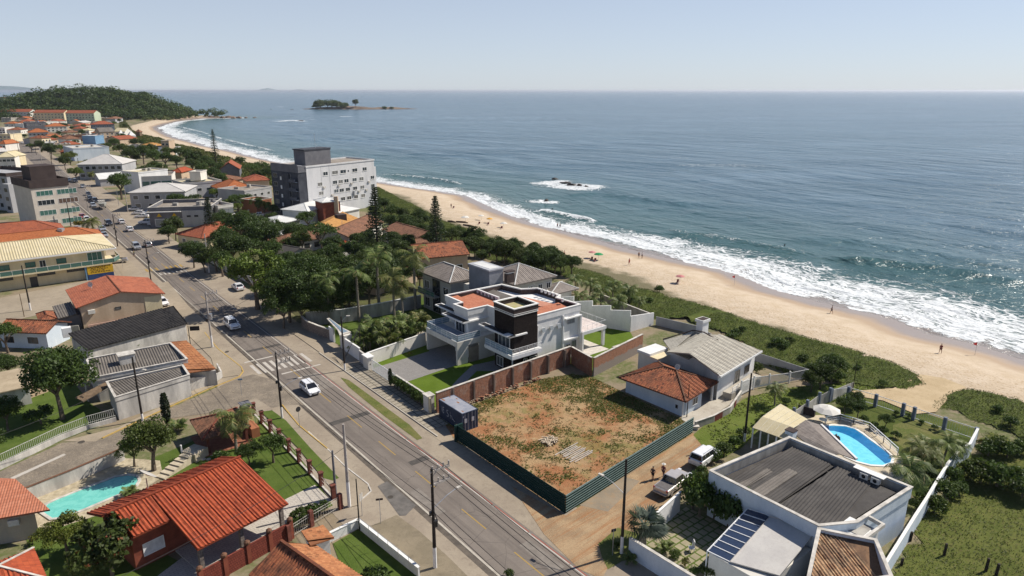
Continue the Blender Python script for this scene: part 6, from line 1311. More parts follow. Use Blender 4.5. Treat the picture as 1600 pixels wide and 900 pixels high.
b=MB(); b.tube([T(103,-27.5,5.6),T(103,-27.5,6.5)],.05,5); c=T(103,-27.6,6.6); ring=[c+Vector((math.cos(a)*.5,-.1+.1*math.sin(a),math.sin(a)*.5)) for a in [i*.524 for i in range(12)]]; b.add([c+Vector((0,.15,0))]+ring,[(0,i+1,(i+1)%12+1) for i in range(12)]); b.build('satellite_dish',OFFW,bh)
wallobj('yard_wall','grey stained yard wall running down beside the beige gabled house',[T2(93.8,-31.4),T2(96,-39.5),T2(104,-39.8)],1.7,.2,CONCW)
r_,i4=lhouse('brown_tile_house','low white house with dirty brown clay roof left of the beige gabled house',G(-10,540-22,3.0),G(72,521,3.0),3.0,6.0,BLUEW,[TILE_OLD,TILE_BROWN],1.2,kind='gable',corr=.34); f_=face(i4[0],i4[1]); win(r_,f_,5.0,.9,1.8,1.1,fm=FRB); win(r_,f_,1.0,.9,1.4,1.1,fm=FRB)
r_,i4=lhouse('beige_sheet_house','small house with plain beige sheet roof half hidden by the big left tree',G(-40,622,2.8),G(52,602,2.8),2.8,6.5,WHITE_OLD,FIBRE_CREAM if False else M('beige_sheet',(.38,.30,.20),(.44,.36,.25),.6),.7,kind='shed')
wallobj('garden_wall','long beige garden wall behind the big tree at the left edge',[tuple(G(x,y)[:2]) for x,y in ((-20,650),(40,625),(75,612))],1.6,.2,BEIGE)
# --- cream two-storey building with yellow shop sign
cb=thing('cream_building','long cream two storey building with green glass balcony and yellow shop sign','building',T(140,-35)); CW=CREAM
b=MB(); sbox(b,136.0,152,-90,-20.5,0,6.6); b.build('wall',CW,cb); b=MB(); hip(b,[T2(135.2,-92),T2(135.2,-18.2),T2(155,-18.2),T2(155,-92)],6.7,2.2,0,1,.25,corr=.5,amp=.05); b.build('roof',[FIBRE_CREAM,FIBRE_CREAM],cb); b=MB(); sbox(b,135.0,155.2,-92,-18.0,6.35,6.65); b.build('fascia',CAPW,cb)
b=MB(); sbox(b,134.2,136.0,-90,-19.5,3.2,3.45); sbox(b,136,143,-20.5,-17.2,3.2,3.45); b.build('balcony_slab',CREAM,cb); rail(cb,[T(134.3,-60,3.45),T(134.3,-19.0,3.45),T(137,-17.4,3.45),T(143,-17.4,3.45)],1.05,CAPW,n=1,glass=GLASSG,post=2.2)
f_=face(T2(135.97,-62),T2(135.97,-20.5))
for x in (21.5,26.2,32.0): win(cb,f_,x,4.4,1.9,1.2,gm=GLASSG,fm=FRD)
win(cb,f_,38.0,3.5,3.0,2.6,gm=GLASSG,bars=2,name='balcony_door',fm=FRW); win(cb,f_,28.8,3.5,1.2,2.2,name='balcony_door')
for x in (14,20.2,28.0,33.6): win(cb,f_,x,2.15,3.4,.7,gm=GLASS,fm=FRD,bars=2)
d=MB(); fbox(d,f_,26.5,27.9,0,2.2,-.02,.05); d.build('door',FRD,cb)
b=MB(); fbox(b,f_,37.0,37.3,0,3.2,.0,1.6); b.build('blue_pilaster',BLUEB,cb)
b=MB(); fbox(b,f_,37.4,42.6,1.3,3.3,1.5,1.65); b.build('sign_board',SIGNY,cb); b=MB(); fbox(b,f_,37.4,42.6,0,1.25,1.5,1.65); b.build('blue_panel',M('sign_blue',(.03,.06,.16),None,2),cb)
g=random.Random(5)
b=MB()
for j in range(5):
    x=38.0+.2*(j%2)
    while x<38.4+[3.6,2.6,3.0,2.2,3.2][j]: w_=g.uniform(.18,.5); fbox(b,f_,x,x+w_,2.95-j*.33,3.12-j*.33,1.652,1.665); x+=w_+.14
b.build('sign_lettering',M('sign_brown',(.10,.055,.02),None,3),cb)
r_,i4=lhouse('orange_roof_house','house with broad bright orange hipped roof behind the cream building',T2(157,-52),T2(157,-17),5.5,12,CREAM,[TILE_ORANGE,TILE_ORANGE],2.4)
b=MB(); q=T(162,-26,7.6); b.box(q,(1.2,1.2,.9)); b.build('water_tank',METAL,r_); b=MB(); q=T(166,-22,7.2); b.box(q,(1.3,1.0,.8)); b.build('vent_box',METAL,r_)
r_,i4=lhouse('red_roof_building','large house with faded red hipped roof between the orange roof and the apartment block',T2(171,-60),T2(171,-24),5.8,13,OFFW,[TILE_FARRED,TILE_FARRED],2.6)
# --- apartment block with brown top
AT=15.0; a0=G(45.5,284,AT);a1=G(104,279,AT); o3=Vector(a0[:2]);u3=(Vector(a1[:2])-o3).normalized();n3=Vector((-u3.y,u3.x)); W3=(a1-a0).length; D3=17.
def Q3(x,y): p=o3+u3*x+n3*y; return (p.x,p.y)
ap=thing('apartment_block','five storey off white apartment block with dark brown roof band and roof box','apartment block',(*Q3(W3/2,D3/2),0)); b=MB(); b.prism([Q3(0,0),Q3(W3,0),Q3(W3,D3),Q3(0,D3)],0,AT-2.2); b.build('wall',M('beige_white_render',(.58,.52,.44),(.63,.57,.49),.6,var=.08),ap); b=MB(); P=[Q3(-.1,-.1),Q3(W3+.1,-.1),Q3(W3+.1,D3+.1),Q3(-.1,D3+.1)]; b.wall(P,2.4,.35,AT-2.1,closed=True); b.build('roof_band',BROWND,ap); b=MB(); b.prism(grow(P,-.3),AT-1.2,AT-.8); b.build('flat_roof',FLATROOF,ap); b=MB(); b.prism([Q3(1.5,3),Q3(8.5,3),Q3(8.5,11),Q3(1.5,11)],AT-.78,AT+4.2); b.build('roof_box',BROWND,ap); b=MB(); b.prism([Q3(3,11.2),Q3(9,11.2),Q3(9,15),Q3(3,15)],AT-.77,AT+3.2); b.build('roof_box',BROWND,ap)
f_=face(Q3(0,-.0),Q3(W3,0))
for k,z in enumerate((1.0,4.2,7.4,10.3)):
    win(ap,f_,1.2,z,4.6,1.6,gm=GLASSG if k in(1,3) else GLASS,fm=FRW,bars=3); win(ap,f_,6.9,z,5.6,1.6,gm=GLASSG if k!=2 else FRB,fm=FRW,bars=4)
    b=MB(); b.prism([Q3(W3,.3),Q3(W3+1.2,.3),Q3(W3+1.2,2),Q3(W3,2)],z-.2,z+1.6); b.build('side_balcony',FRD,ap)
ag=thing('grey_apartments','grey three storey apartment house with dark windows at the left edge','apartment block',G(5,335)); a=G(-60,270,12.5);c=G(10,276,12.5); o4_=Vector(a[:2]);u4=(Vector(c[:2])-o4_).normalized();n4=Vector((-u4.y,u4.x)); W4=(c-a).length; Q4=lambda x,y:tuple(o4_+u4*x+n4*y); b=MB(); b.prism([Q4(0,0),Q4(W4,0),Q4(W4,14),Q4(0,14)],0,12.5); b.prism([Q4(W4,-2),Q4(W4+3.6,-2),Q4(W4+3.6,6),Q4(W4,6)],0,10.2); b.build('wall',GREYP,ag); b=MB(); b.wall([Q4(0,0),Q4(W4,0),Q4(W4,14),Q4(0,14)],1.2,.3,12.5,closed=True); b.build('roof_band',BROWND,ag)
f_=face(Q4(0,0),Q4(W4,0)); f2=face(Q4(W4,-2),Q4(W4+3.6,-2))
for z in (1.2,4.4,7.6,10.2): win(ag,f_,W4-3.2,z,1.7,1.5,fm=FRD,bars=1); win(ag,f_,W4-7,z,1.7,1.5,fm=FRD,bars=1)
for z in (1,4.3,7.4): win(ag,f2,.8,z,1.7,1.3,fm=FRD)
oa=thing('orange_roof_annex','narrow white house with two small orange roofs squeezed between the two apartment blocks','house',G(20,320)); a=G(12,282,8.5);c=G(28,280,8.5); o4_=Vector(a[:2]);u4=(Vector(c[:2])-o4_).normalized();n4=Vector((-u4.y,u4.x)); Q4=lambda x,y:tuple(o4_+u4*x+n4*y); b=MB(); b.prism([Q4(0,0),Q4(4,0),Q4(4,8),Q4(0,8)],0,8.4); b.build('wall',WHITE,oa); b=MB(); slope(b,V3(Q4(-.2,-.4),8.5),V3(Q4(4.2,-.4),8.5),V3(Q4(4.2,5),9.9),V3(Q4(-.2,5),9.9),0,.2); slope(b,V3(Q4(.3,-3.5),4.2),V3(Q4(4.2,-3.5),4.2),V3(Q4(4.2,0),5.6),V3(Q4(.3,0),5.6),0,.2); b.build('roof',TILE_ORANGE,oa); f_=face(Q4(0,0),Q4(4,0)); win(oa,f_,.6,6.3,2.6,1.2); 
# ------------------------------------------------------------------ THE TOWN FARTHER UP THE ROAD
def hs(name,label,cat,a,c,za,z,depth,wall,roof,rows=(),side=None,over=.45,group=None,base=0,gm=None,fm=None):
    "a,c: photo points of the front eave/base corners at height za; z eave height; roof=(kind,rise,material); rows=[(z,count,w,h)] front windows; side='l'/'r' which side also shows"
    A=G(a[0],a[1],za);Cc=G(c[0],c[1],za); o=Vector(A[:2]);u=(Vector(Cc[:2])-o).normalized();n=Vector((-u.y,u.x));L=(Cc-A).length; q=lambda x,y:tuple(o+u*x+n*y)
    ce=q(L/2,depth/2); root=thing(name,label,cat,(ce[0],ce[1],base),group); c4=[q(0,0),q(L,0),q(L,depth),q(0,depth)]; kind,rise,rm=roof; b=MB()
    if kind=='gable': gwall(b,c4,base,z,rise*.93)
    elif kind=='gablef': gwall(b,[c4[1],c4[2],c4[3],c4[0]],base,z,rise*.93)
    else: b.prism(c4,base,z)
    if kind=='flat': b.wall(c4,rise,.25,z+.003,closed=True)
    b.build('wall',wall,root); b=MB(); o4=grow(c4,over)
    if kind=='hip': hip(b,o4,z+.03,rise,0,1,.2,cap=.12)
    elif kind=='gable': gable(b,o4,z+.03,rise,0,1,.2,cap=.12)
    elif kind=='gablef': gable(b,[o4[1],o4[2],o4[3],o4[0]],z+.03,rise,0,1,.2,cap=.12)
    elif kind=='shed': slope(b,V3(o4[0],z+.05),V3(o4[1],z+.05),V3(o4[2],z+.05+rise),V3(o4[3],z+.05+rise),0,.15)
    else: b.prism(grow(c4,-.13),z+.01,z+.06)
    b.build('roof',[rm,rm],root)
    if kind=='flat': b=MB(); b.wall(c4,.09,.36,z+rise+.006,closed=True); b.build('coping',CAPS,root)
    f_=face(c4[0],c4[1])
    for zz,cnt,w,h in rows:
        for k in range(cnt): fwin(root,f_,L*(k+.5)/cnt-w/2,zz,w,h,gm,fm)
    if side:
        f2=face(c4[1],c4[2]) if side=='r' else face(c4[3],c4[0])
        for zz,cnt,w,h in rows[:3]:
            m=max(1,int(cnt*depth/L))
            for k in range(m): fwin(root,f2,depth*(k+.5)/m-w/2,zz,w,h,gm,fm)
    if kind=='flat' and L>7 and depth>8 and base==0:
        tk=MB(); tk.cyl((*q(L*.7,depth*.55),z+.07),.9,1.3,10,0,.75); tk.build('water_tank',BLUEB if int(L*7)%2 else CONCW,root)
        tk=MB(); tk.box((*q(L*.3,depth*.6),z+.5),(1.6,1.2,.9)); tk.build('roof_hatch',CONCW,root)
    elif L>8 and int(L*5)%3==0: tk=MB(); c_=q(L*.25,depth*.5); tk.cyl((c_[0],c_[1],z+rise*.6),.05,2.2,4); tk.build('aerial',METAL,root)
    return root,q,L
# --- white and dark apartment building by the beach
A=G(478,262,17);Bp=G(590,250,17); o=Vector(A[:2]);u=(Vector(Bp[:2])-o).normalized();n=Vector((-u.y,u.x));L=(Bp-A).length*.94; q=lambda x,y:tuple(o+u*x+n*y)
am=thing('beach_apartments','six storey white apartment building with dark street front and dark rooftop block on the beach','apartment block',(*q(L/2,8),0)); DKB=M('dark_blue_render',(.055,.06,.075),(.08,.085,.10),.5,var=.15); WB=M('apartment_white',(.60,.60,.61),(.67,.66,.66),.4,var=.10,streak=True)
b=MB(); b.prism([q(0,0),q(L,0),q(L,15),q(0,15)],0,17.0); b.prism([q(L,1.5),q(L+2.2,1.5),q(L+2.2,13),q(L,13)],0,14.5); b.build('wall',WB,am)
b=MB(); b.prism([q(-3.2,.4),q(-.01,.1),q(-.01,15),q(-3.2,15)],0,15.5); b.prism([q(-3.6,5),q(-3.21,5),q(-3.21,9),q(-3.6,9)],0,15); b.build('dark_front',DKB,am)
b=MB(); b.wall([q(0,0),q(L,0),q(L,15),q(0,15)],.5,.4,17.003,closed=True); b.build('parapet',WB,am); b=MB(); b.wall([q(-3.2,.3),q(-.2,.2)],2.2,.3,15.5); b.wall([q(-3.1,.5),q(-3.1,15)],2.6,.3,15.5); b.build('dark_parapet',GREYD,am); b=MB(); b.prism([q(.3,.3),q(L-.3,.3),q(L-.3,14.7),q(.3,14.7)],17.01,17.06); b.build('flat_roof',FLATROOF,am)
b=MB(); b.prism([q(3.0,4),q(14,4),q(14,10),q(3.0,10)],17.07,22.2); b.build('rooftop_block',GREYD,am); b=MB(); b.prism([q(2.7,3.8),q(14.2,3.8),q(14.2,10.2),q(2.7,10.2)],22.203,22.6); b.build('block_coping',DKB,am); b=MB(); b.cyl((*q(10,7),22.6),.06,5,5); b.build('aerial',METAL,am)
f_=face(q(0,0),q(L,0)); S=L/30.0
xs={13.6:[(6.8,2),(10.6,2.6),(14.2,2.6),(19.6,2.4),(24.4,2)],10.2:[(4.2,2),(10.6,2),(13.1,2),(15.7,2),(19.4,2),(22.6,2),(28,1.8)],7.1:[(4.4,2),(10.9,2),(13.3,2),(16.1,2),(19.4,2),(22.8,2),(28,1.8)],4.0:[(4.2,3.4),(13.6,2),(16.4,2),(19.6,1.9),(23,1.9)]}
for z,l in xs.items():
    for x,w in l: win(am,f_,x*S,z,w*S,1.35,fm=CAPW,bars=1,sill=True,fw=.09)
win(am,f_,17.6*S,14.0,.5,.6,bars=0,fm=FRD)
for px_ in (5.9,9.4): b=MB(); fbox(b,f_,px_*S,px_*S+.12,0,17,0,.02); b.build('wall_joint',GREYP,am)
b=MB(); fbox(b,f_,19.4*S,19.9*S,5.4,7.0,.0,.5); b.build('vent_duct',METAL,am)
for x,z in ((12.7,9.3),(18.4,9.4),(21.6,6.2),(26.6,9.2),(9.6,6.3),(25.2,6.3),(6.3,9.4)): b=MB(); fbox(b,f_,x*S,x*S+.9,z,z+.6,.0,.4); b.build('air_conditioner',CAPS,am)
f2=face(q(-3.23,15),q(-3.23,.4))
for z in (1.2,4.2,7.2,10.2,13.2):
    win(am,f2,8.6,z,2.0,1.7,bars=2,fm=GREYP); win(am,f2,1.0,z,2.2,1.5,fm=GREYP)
    b=MB(); fbox(b,f2,10.9,14.4,z-.9,z-.7,0,1.2); fbox(b,f2,10.9,14.4,z-.7,z+.2,1.12,1.2); b.build('balcony',GLASSB if False else M('dark_blue_balcony',(.05,.065,.10),None,2,.3),am)
    b=MB(); fbox(b,f2,5.4,6.2,z-.6,z+.6,.45,.5); b.build('white_panel',WHITE,am)
for z in (6.2,9.3,12.0): b=MB(); b.prism([q(L+2.21,4),q(L+3.4,4),q(L+3.4,8),q(L+2.21,8)],z,z+1.1); b.build('sea_balcony',DKB,am)
# --- houses between the road and the beach, middle distance
hs('metal_roof_house','broad white house with pale metal hipped roof in front of the beach apartments','house',(482,352),(533,352-14),0,4.6,10,WHITE,('hip',1.6,METAL_WHITE))
r_,q_,L_=hs('brick_lantern_house','small house with brick red upper storey and white pyramid roof by the beach apartments','house',(505,330),(532,327),4.5,7.4,6,REDBR,('hip',1.1,METAL_WHITE)); b=MB(); b.box((*q_(4.5,-.3),6.2),(1.3,.8,5.4)); b.build('chimney',BEIGE,r_)
hs('metal_roof_house','low white house with pale metal roof at the foot of the beach apartments wall','house',(531,349),(562,342),0,3.6,8,OFFW,('hip',1.3,METAL_WHITE))
hs('metal_roof_house','small grey house with silver pyramid roof and open carport among the trees','house',(432,367),(470,360),0,3.4,9,GREYP,('hip',1.4,METAL_WHITE))
r_,q_,L_=hs('tan_roof_house','cream house with sunlit tan tile roof and dark dormer box','house',(532,384),(560,364),0,4.4,9,CREAM,('gable',2.0,TILE_TAN),rows=[(1.6,2,1.3,1.4)])
b=MB(); b.box((*q_(L_*.62,3.0),5.9),(2.8,2.6,2.2),.6); b.build('dormer',BROWND,r_)
hs('brown_roof_house','white house with brown tiled roof behind the tall dark pine','house',(546,392),(598,366),0,3.8,9,OFFW,('gable',2.0,TILE_BROWN),rows=[(1.2,4,1.4,1.5)],fm=FRD)
hs('brown_roof_house','long low white house with brown roof under the spreading thin tree','house',(441,400),(533,384),0,3.2,8,OFFW,('hip',1.5,TILE_BROWN),rows=[(.9,6,1.6,1.4)],fm=FRB)
hs('red_roof_kiosk','small kiosk with bright red pyramid roof among the dark trees','kiosk',(537,402),(557,398),0,2.6,4.0,OFFW,('hip',1.3,TILE_RED))
hs('dark_roof_house','low house with dark slate roof edged in white behind the bright street tree','house',(414,412),(452,420),0,3.4,7,GREYP,('gable',1.2,FIBRE_DARK))
r_,q_,L_=hs('timber_beach_house','brown timber and white beach house with overlapping brown roofs','house',(600,378),(648,394),0,3.6,9,WHITE_OLD,('gable',1.6,TILE_BROWN),rows=[(1.2,3,1.4,1.4)],fm=FRB)
hs('timber_beach_house','smaller white gabled porch of the beach houses next to the dune fence','house',(623,392),(646,402),0,2.6,5,WHITE,('gablef',1.2,TILE_BROWN))
hs('red_roof_house','long house with weathered red brown roof directly behind the grey tiled house','house',(655,436),(731,428),0,4.9,10,BEIGE,('gable',2.2,TILE_OLD),rows=[(1.2,3,1.5,1.4)])
hs('garden_house','low house hidden under the palms with brown red tiles','house',(588,462),(652,440),0,3.0,8,BEIGE,('hip',1.4,TILE_BROWN))
hs('red_roof_house','cream house with broad red hipped roof beside the tall dark cypress','house',(280,385),(318,392),0,3.6,15,CREAM,('hip',2.4,TILE_FARRED),rows=[(1.2,2,1.5,1.4)])
wallobj('street_wall','white panelled wall in front of the red hipped roof house on the main road',[T2(122,2.5),T2(150,2.2)],2.0,.2,OFFW,.06,CAPS); wallobj('street_wall','pale wall behind the parked white car under the bright tree',[T2(104,3.6),T2(121,3.0)],1.9,.2,WHITE_OLD,.06,CAPS)
# shop building with black front
a=G(247,339);c=G(365,345); r_,q_,L_=hs('flat_roof_shop','large flat roofed shop with black glass front and stained concrete parapet','building',(232,330),(330,327),5.4,5.4,16,GREYD,('flat',1.1,FLATROOF)); b=MB(); b.wall([q_(-1.2,17),q_(-1.2,-.8),q_(L_*.52,-.8)],.25,.5,5.0); b.build('white_canopy',CAPW,r_); b=MB(); b.prism([q_(L_*.53,-.5),q_(L_,-.5),q_(L_,-.02),q_(L_*.53,-.02)],0,5.3); b.build('pale_front',GREYP,r_)
f_=face(q_(0,0),q_(L_,0))
for k in range(3): fwin(r_,f_,1.5+k*3.4,.4,2.8,2.4,GLASSP)
fwin(r_,face(q_(0,-.5),q_(L_,-.5)),L_*.6,3.2,1.2,.6,GLASS,FRD); fwin(r_,face(q_(0,-.5),q_(L_,-.5)),L_*.72,3.2,1.2,.6,GLASS,FRD)
for k in range(2): b=MB(); x=2.2+k*4.5; fbox(b,f_,x,x+1.4,3.5,3.62,0,.06); p=[fpt(f_,x,3.62,.05),fpt(f_,x+1.4,3.62,.05),fpt(f_,x+.7,4.6,.05)]; b.add(p,[(0,1,2)]); b.build('triangle_emblem',SIGNY,r_)
hs('shop_annex','white lit annex with large shop windows at the right end of the flat roofed shop','building',(341,326),(364,323),5.2,5.2,14,OFFW,('flat',.9,FLATROOF),rows=[(3.2,3,1.8,1.6),(.4,2,3,2.2)],gm=GLASSP,fm=FRD)
hs('pale_hip_house','two storey grey white house with broad pale hipped roof behind the flat roofed shop','house',(202,301),(288,299),6.6,6.6,16,GREYP,('hip',2.3,FIBRE_PALE),rows=[(4,5,1.8,1.5),(1,4,2,1.6)],side='l')
hs('grey_block_house','grey flat roofed block house with cubic water tower in front of the orange roof','house',(289,289),(346,284),5.6,5.6,15,GREYP,('flat',.7,FIBRE_CREAM),rows=[(2.6,4,1.8,1.3)]); hs('water_tower','square white rooftop water tower on the grey block house','tower',(296,272),(313,272),9,9.6,6,OFFW,('flat',.4,CAPS),base=6.4)
hs('orange_roof_house','white house with striking bright orange gabled roof in the middle distance','house',(350,298),(398,294),4.2,4.2,17,WHITE,('hip',3.2,TILE_ORANGE),rows=[(1.2,4,1.8,2.2)])
hs('brick_house','unfinished orange brick house next to the dark front of the beach apartments','house',(400,316),(424,312),4,4.0,8,M('raw_brick',(.40,.17,.09),(.34,.14,.08),1),('flat',.6,FLATROOF)); hs('grey_roof_house','low grey house with flat roofs and a red tiled corner left of the beach apartments','house',(382,300),(424,293),5.0,5,14,GREYP,('flat',.5,FLATROOF),rows=[(2.6,4,1.5,1.2)])
hs('red_roof_house','house with small dull red roof among flat roofs left of the beach apartments','house',(385,283),(420,281),4.5,4.5,12,BEIGE,('hip',2.0,TILE_FARRED))
hs('gable_house','dark gabled house with red roof on the edge of the beach below the tall pine','house',(343,267),(374,266),3.6,4.2,16,GREYD,('gablef',3.4,TILE_FARRED))
hs('brown_roof_house','house with brown roof and cream ridge among trees near the beach gable house','house',(352,284),(385,279),3.6,3.8,12,BEIGE,('hip',2.0,TILE_BROWN))
hs('white_block','white flat roofed block with tall blank wall beside the green glass facade','building',(190,269),(216,271),8.5,8.5,14,WHITE,('flat',.5,FIBRE_CREAM)); hs('white_block','long white block with green glass corner and brown flat roof','building',(217,280),(268,278),6,6.2,16,OFFW,('flat',.8,FLATROOF),rows=[(1,3,4,4)],gm=GLASSG)
hs('red_roof_house','small house with fresh red roof right of the long white block','house',(268,270),(283,270),3.6,3.8,12,BEIGE,('hip',1.8,TILE_RED)); hs('orange_roof_house','small house with orange roof peeping over the white blank wall','house',(197,258),(212,257),5,5.2,10,OFFW,('hip',1.8,TILE_ORANGE))
hs('balcony_house','two storey grey house with broad pale hipped roof and long balconies','house',(121,257),(190,256),7.4,7.4,18,GREYP,('hip',4.0,FIBRE_PALE),rows=[(4.8,7,2,1.7),(1.2,6,2.2,1.6)],side='l')
hs('white_roof_garage','low garage with folded bright white roof beside the round street tree','garage',(156,280),(208,276),3.4,3.4,9,GREYP,('gable',2.2,METAL_WHITE))
hs('pale_blue_block','large blank pale blue flat roofed hall with a blue rooftop box','building',(115,240),(171,237),4.6,7.2,26,BLUEW,('flat',.6,CAPS)); hs('blue_box','bright blue box standing on the roof of the pale blue hall','building',(130,225),(150,225),8.0,13,10,BLUEB,('flat',.3,CAPW),base=7.9)
hs('grey_flat_house','long grey flat roofed house above the tree belt near the beach','house',(199,229),(243,228),6,6,14,GREYP,('flat',.5,FIBRE_MID)); hs('tan_tower','narrow beige tower house at the edge of the beach trees','house',(254,240),(266,240),2,10,8,BEIGE,('flat',.4,CAPS),rows=[(4,2,1.5,1.5),(7.2,2,1.5,1.5)]); hs('white_beach_house','small white beach house stepping down to the sand beside the beige tower','house',(266,241),(275,241),1,5,8,WHITE,('flat',.5,CAPW))
hs('blue_grey_house','blue grey house with yellow roof corner near the beach','house',(228,231),(258,229),5,6,10,M('slate_blue_render',(.16,.19,.23),None,.6),('hip',1.8,TILE_TAN)); hs('red_roof_house','long dull red roofed house close to the beach between two white tents','house',(187,219),(214,217),4,4.5,16,BEIGE,('gable',2.4,TILE_FARRED))
# --- far town: rows of houses towards the headland
for i,(x0,x1,y,lab,wm) in enumerate([(2,49,190,'leftmost long apartment block of the far row, grey with red roof and balconies',OFFW),(55,102,192,'middle long apartment block of the far row, cream with red roof',CREAM),(105,149,193,'right long apartment block of the far row, pale green with red roof',GREENP)]):
    hs('apartment_block',lab,'apartment block',(x0,y),(x1,y),0,13.2,15,wm,('gable',3.6,TILE_FARRED),rows=[(10,9,1.8,1.6),(6.6,9,1.8,1.6),(3.2,9,1.8,1.6)],group='long apartment blocks in front of the headland',gm=GLASS)
FAR=[(46,77,219,6.5,12,GREYP,'hip',3,TILE_ORANGE,'grey_house','grey house with orange red roof beside the main road far up the town'),
(43,74,206,9,20,GREYD,'flat',.6,GREYD,'dark_block','dark blank block standing behind the grey house with orange roof'),
(74,106,207,6,16,OFFW,'hip',3,TILE_ORANGE,'orange_roof_house','orange roofed house right of the dark blank block'),
(93,112,204,5,14,BEIGE,'hip',3,TILE_FARRED,'red_roof_house','dull red roofed house tucked behind the orange roof next to the dark block'),
(145,180,206,7.5,16,M('slate_blue_render',(.16,.19,.23)),'hip',3.2,TILE_FARRED,'blue_house','slate blue two storey house with red roof beside the dunes'),
(144,160,215,4.5,12,OFFW,'hip',2.4,TILE_ORANGE,'orange_roof_house','small house with bright orange roof in front of the slate blue house'),
(115,128,208,4.5,10,BEIGE,'hip',2,TILE_FARRED,'red_roof_house','tiny house with dark red roof left of the garden with palms'),
(106,127,214,4,14,CREAM,'hip',2,TILE_BROWN,'brown_roof_house','low cream house with brown roof behind the pale blue hall'),
(128,140,210,4,10,OFFW,'hip',1.6,FIBRE_CREAM,'cream_roof_house','low white house with cream roof between red roofs'),
(98,148,221,4.5,14,M('raw_brick',(.40,.17,.09)),'flat',.5,TILE_BROWN,'brick_row_house','long unfinished brick row house behind the blue rooftop box'),
(158,180,217,6,14,BEIGE,'gable',3.5,FIBRE_MID,'grey_gable_house','beige house with grey gabled roof in front of the slate blue house'),
(180,196,214,5,12,OFFW,'gable',3,FIBRE_CREAM,'cream_gable_house','white house with beige gable next to the beach dunes'),
(62,88,234,4.5,14,OFFW,'flat',.4,CAPW,'white_shop','low white shop with bright flat canopy on the main road'),
(88,112,238,4.8,14,BEIGE,'flat',.5,FLATROOF,'beige_house','beige flat roofed house behind the round trees on the main road'),
(96,112,247,4,10,REDBR,'hip',2.4,TILE_FARRED,'red_house','small brick red house left of the balcony house'),
(35,54,158,10,18,WHITE,'flat',.8,CAPW,'white_hill_house','white flat roofed house at the foot of the wooded headland'),
(0,14,170,12,18,GREENP,'hip',3.5,TILE_ORANGE,'pale_green_house','pale green three storey house with orange roof at the left edge'),
(15,29,168,9,16,BEIGE,'hip',3,TILE_FARRED,'beige_house','beige house with red roof next to the pale green house'),
(0,12,157,11,16,BROWND,'hip',3,TILE_FARRED,'dark_house','dark brown house with red roof at the far left end of the town'),
(64,80,170,8,16,OFFW,'gable',3,FIBRE_PALE,'pale_roof_house','house with pale grey roof behind the middle apartment block'),
(80,96,173,7,16,BEIGE,'gable',3,FIBRE_MID,'grey_roof_house','house with grey sheet roof behind the middle apartment block'),
(106,127,176,9,16,GREYP,'hip',3.5,TILE_FARRED,'red_roof_house','grey house with red roof behind the right apartment block'),
(138,156,170,8,16,OFFW,'hip',3.5,TILE_FARRED,'red_roof_house','house with long red roof at the foot of the headland woods'),
(148,163,176,8,14,WHITE,'hip',2.6,TILE_FARRED,'white_villa','white villa with red roof just right of the apartment row'),
(163,181,177,9,14,WHITE,'flat',.8,CAPW,'white_villa','white stepped villa with flat roofs near the end of the beach'),
(40,60,170,5,14,CREAM,'shed',1.5,FIBRE_CREAM,'cream_roof_house','low house with cream sheet roof above the left apartment block'),
(8,24,200,5,12,OFFW,'hip',2.2,TILE_ORANGE,'orange_roof_house','orange roofed house below the left apartment block'),
(24,40,200,5,12,CREAM,'hip',2.2,TILE_ORANGE,'orange_roof_house','second orange roofed house below the left apartment block, beside the flat green tree'),
(38,58,203,6,14,WHITE,'flat',.5,CAPW,'white_roof_house','house with white flat roof just left of the dark block'),
(70,92,199,6,14,OFFW,'flat',.5,CAPW,'white_roof_house','house with white flat roof just right of the dark block'),
(57,82,199,5,12,BEIGE,'hip',2.5,TILE_ORANGE,'orange_roof_house','house with orange roof in front of the middle apartment block'),
(150,176,200,5,12,OFFW,'gable',2.5,FIBRE_MID,'grey_roof_house','grey roofed house behind the slate blue house'),
(0,16,262,6,14,CREAM,'hip',2.5,FIBRE_CREAM,'cream_house','pale house with cream roof behind the apartments at the left edge'),
(0,26,266,7,12,OFFW,'hip',2.4,FIBRE_CREAM,'cream_roof_house','white house with large cream roof right behind the apartment blocks'),
(0,10,236,5,14,OFFW,'hip',2.5,TILE_ORANGE,'orange_roof_house','house with orange roof beside the main road at the left edge'),
(0,18,222,6,14,CREAM,'flat',.6,CAPS,'cream_house','cream flat roofed house on the far main road'),
(0,9,210,6,14,OFFW,'flat',.6,CAPS,'white_shop','white flat roofed shop on the far main road at the left edge')]
for x0,x1,y,h,dp,wm,k,rise,rm,nm,lab in FAR:
    hs(nm,lab,'house' if 'shop' not in nm and 'block' not in nm else 'building',(x0,y),(x1,y-(1 if x1-x0>18 else 0)),0,h,dp,wm,(k,rise,rm),rows=[(max(.9,h-2.6),max(2,int((x1-x0)/6)),1.8,1.4)]+([(1,max(2,int((x1-x0)/6)),1.8,1.5)] if h>5.5 else []))
gf=random.Random(33); _occ=[(x0-2,x1+2,y-h*.9-5,y+1) for x0,x1,y,h,*_ in FAR]
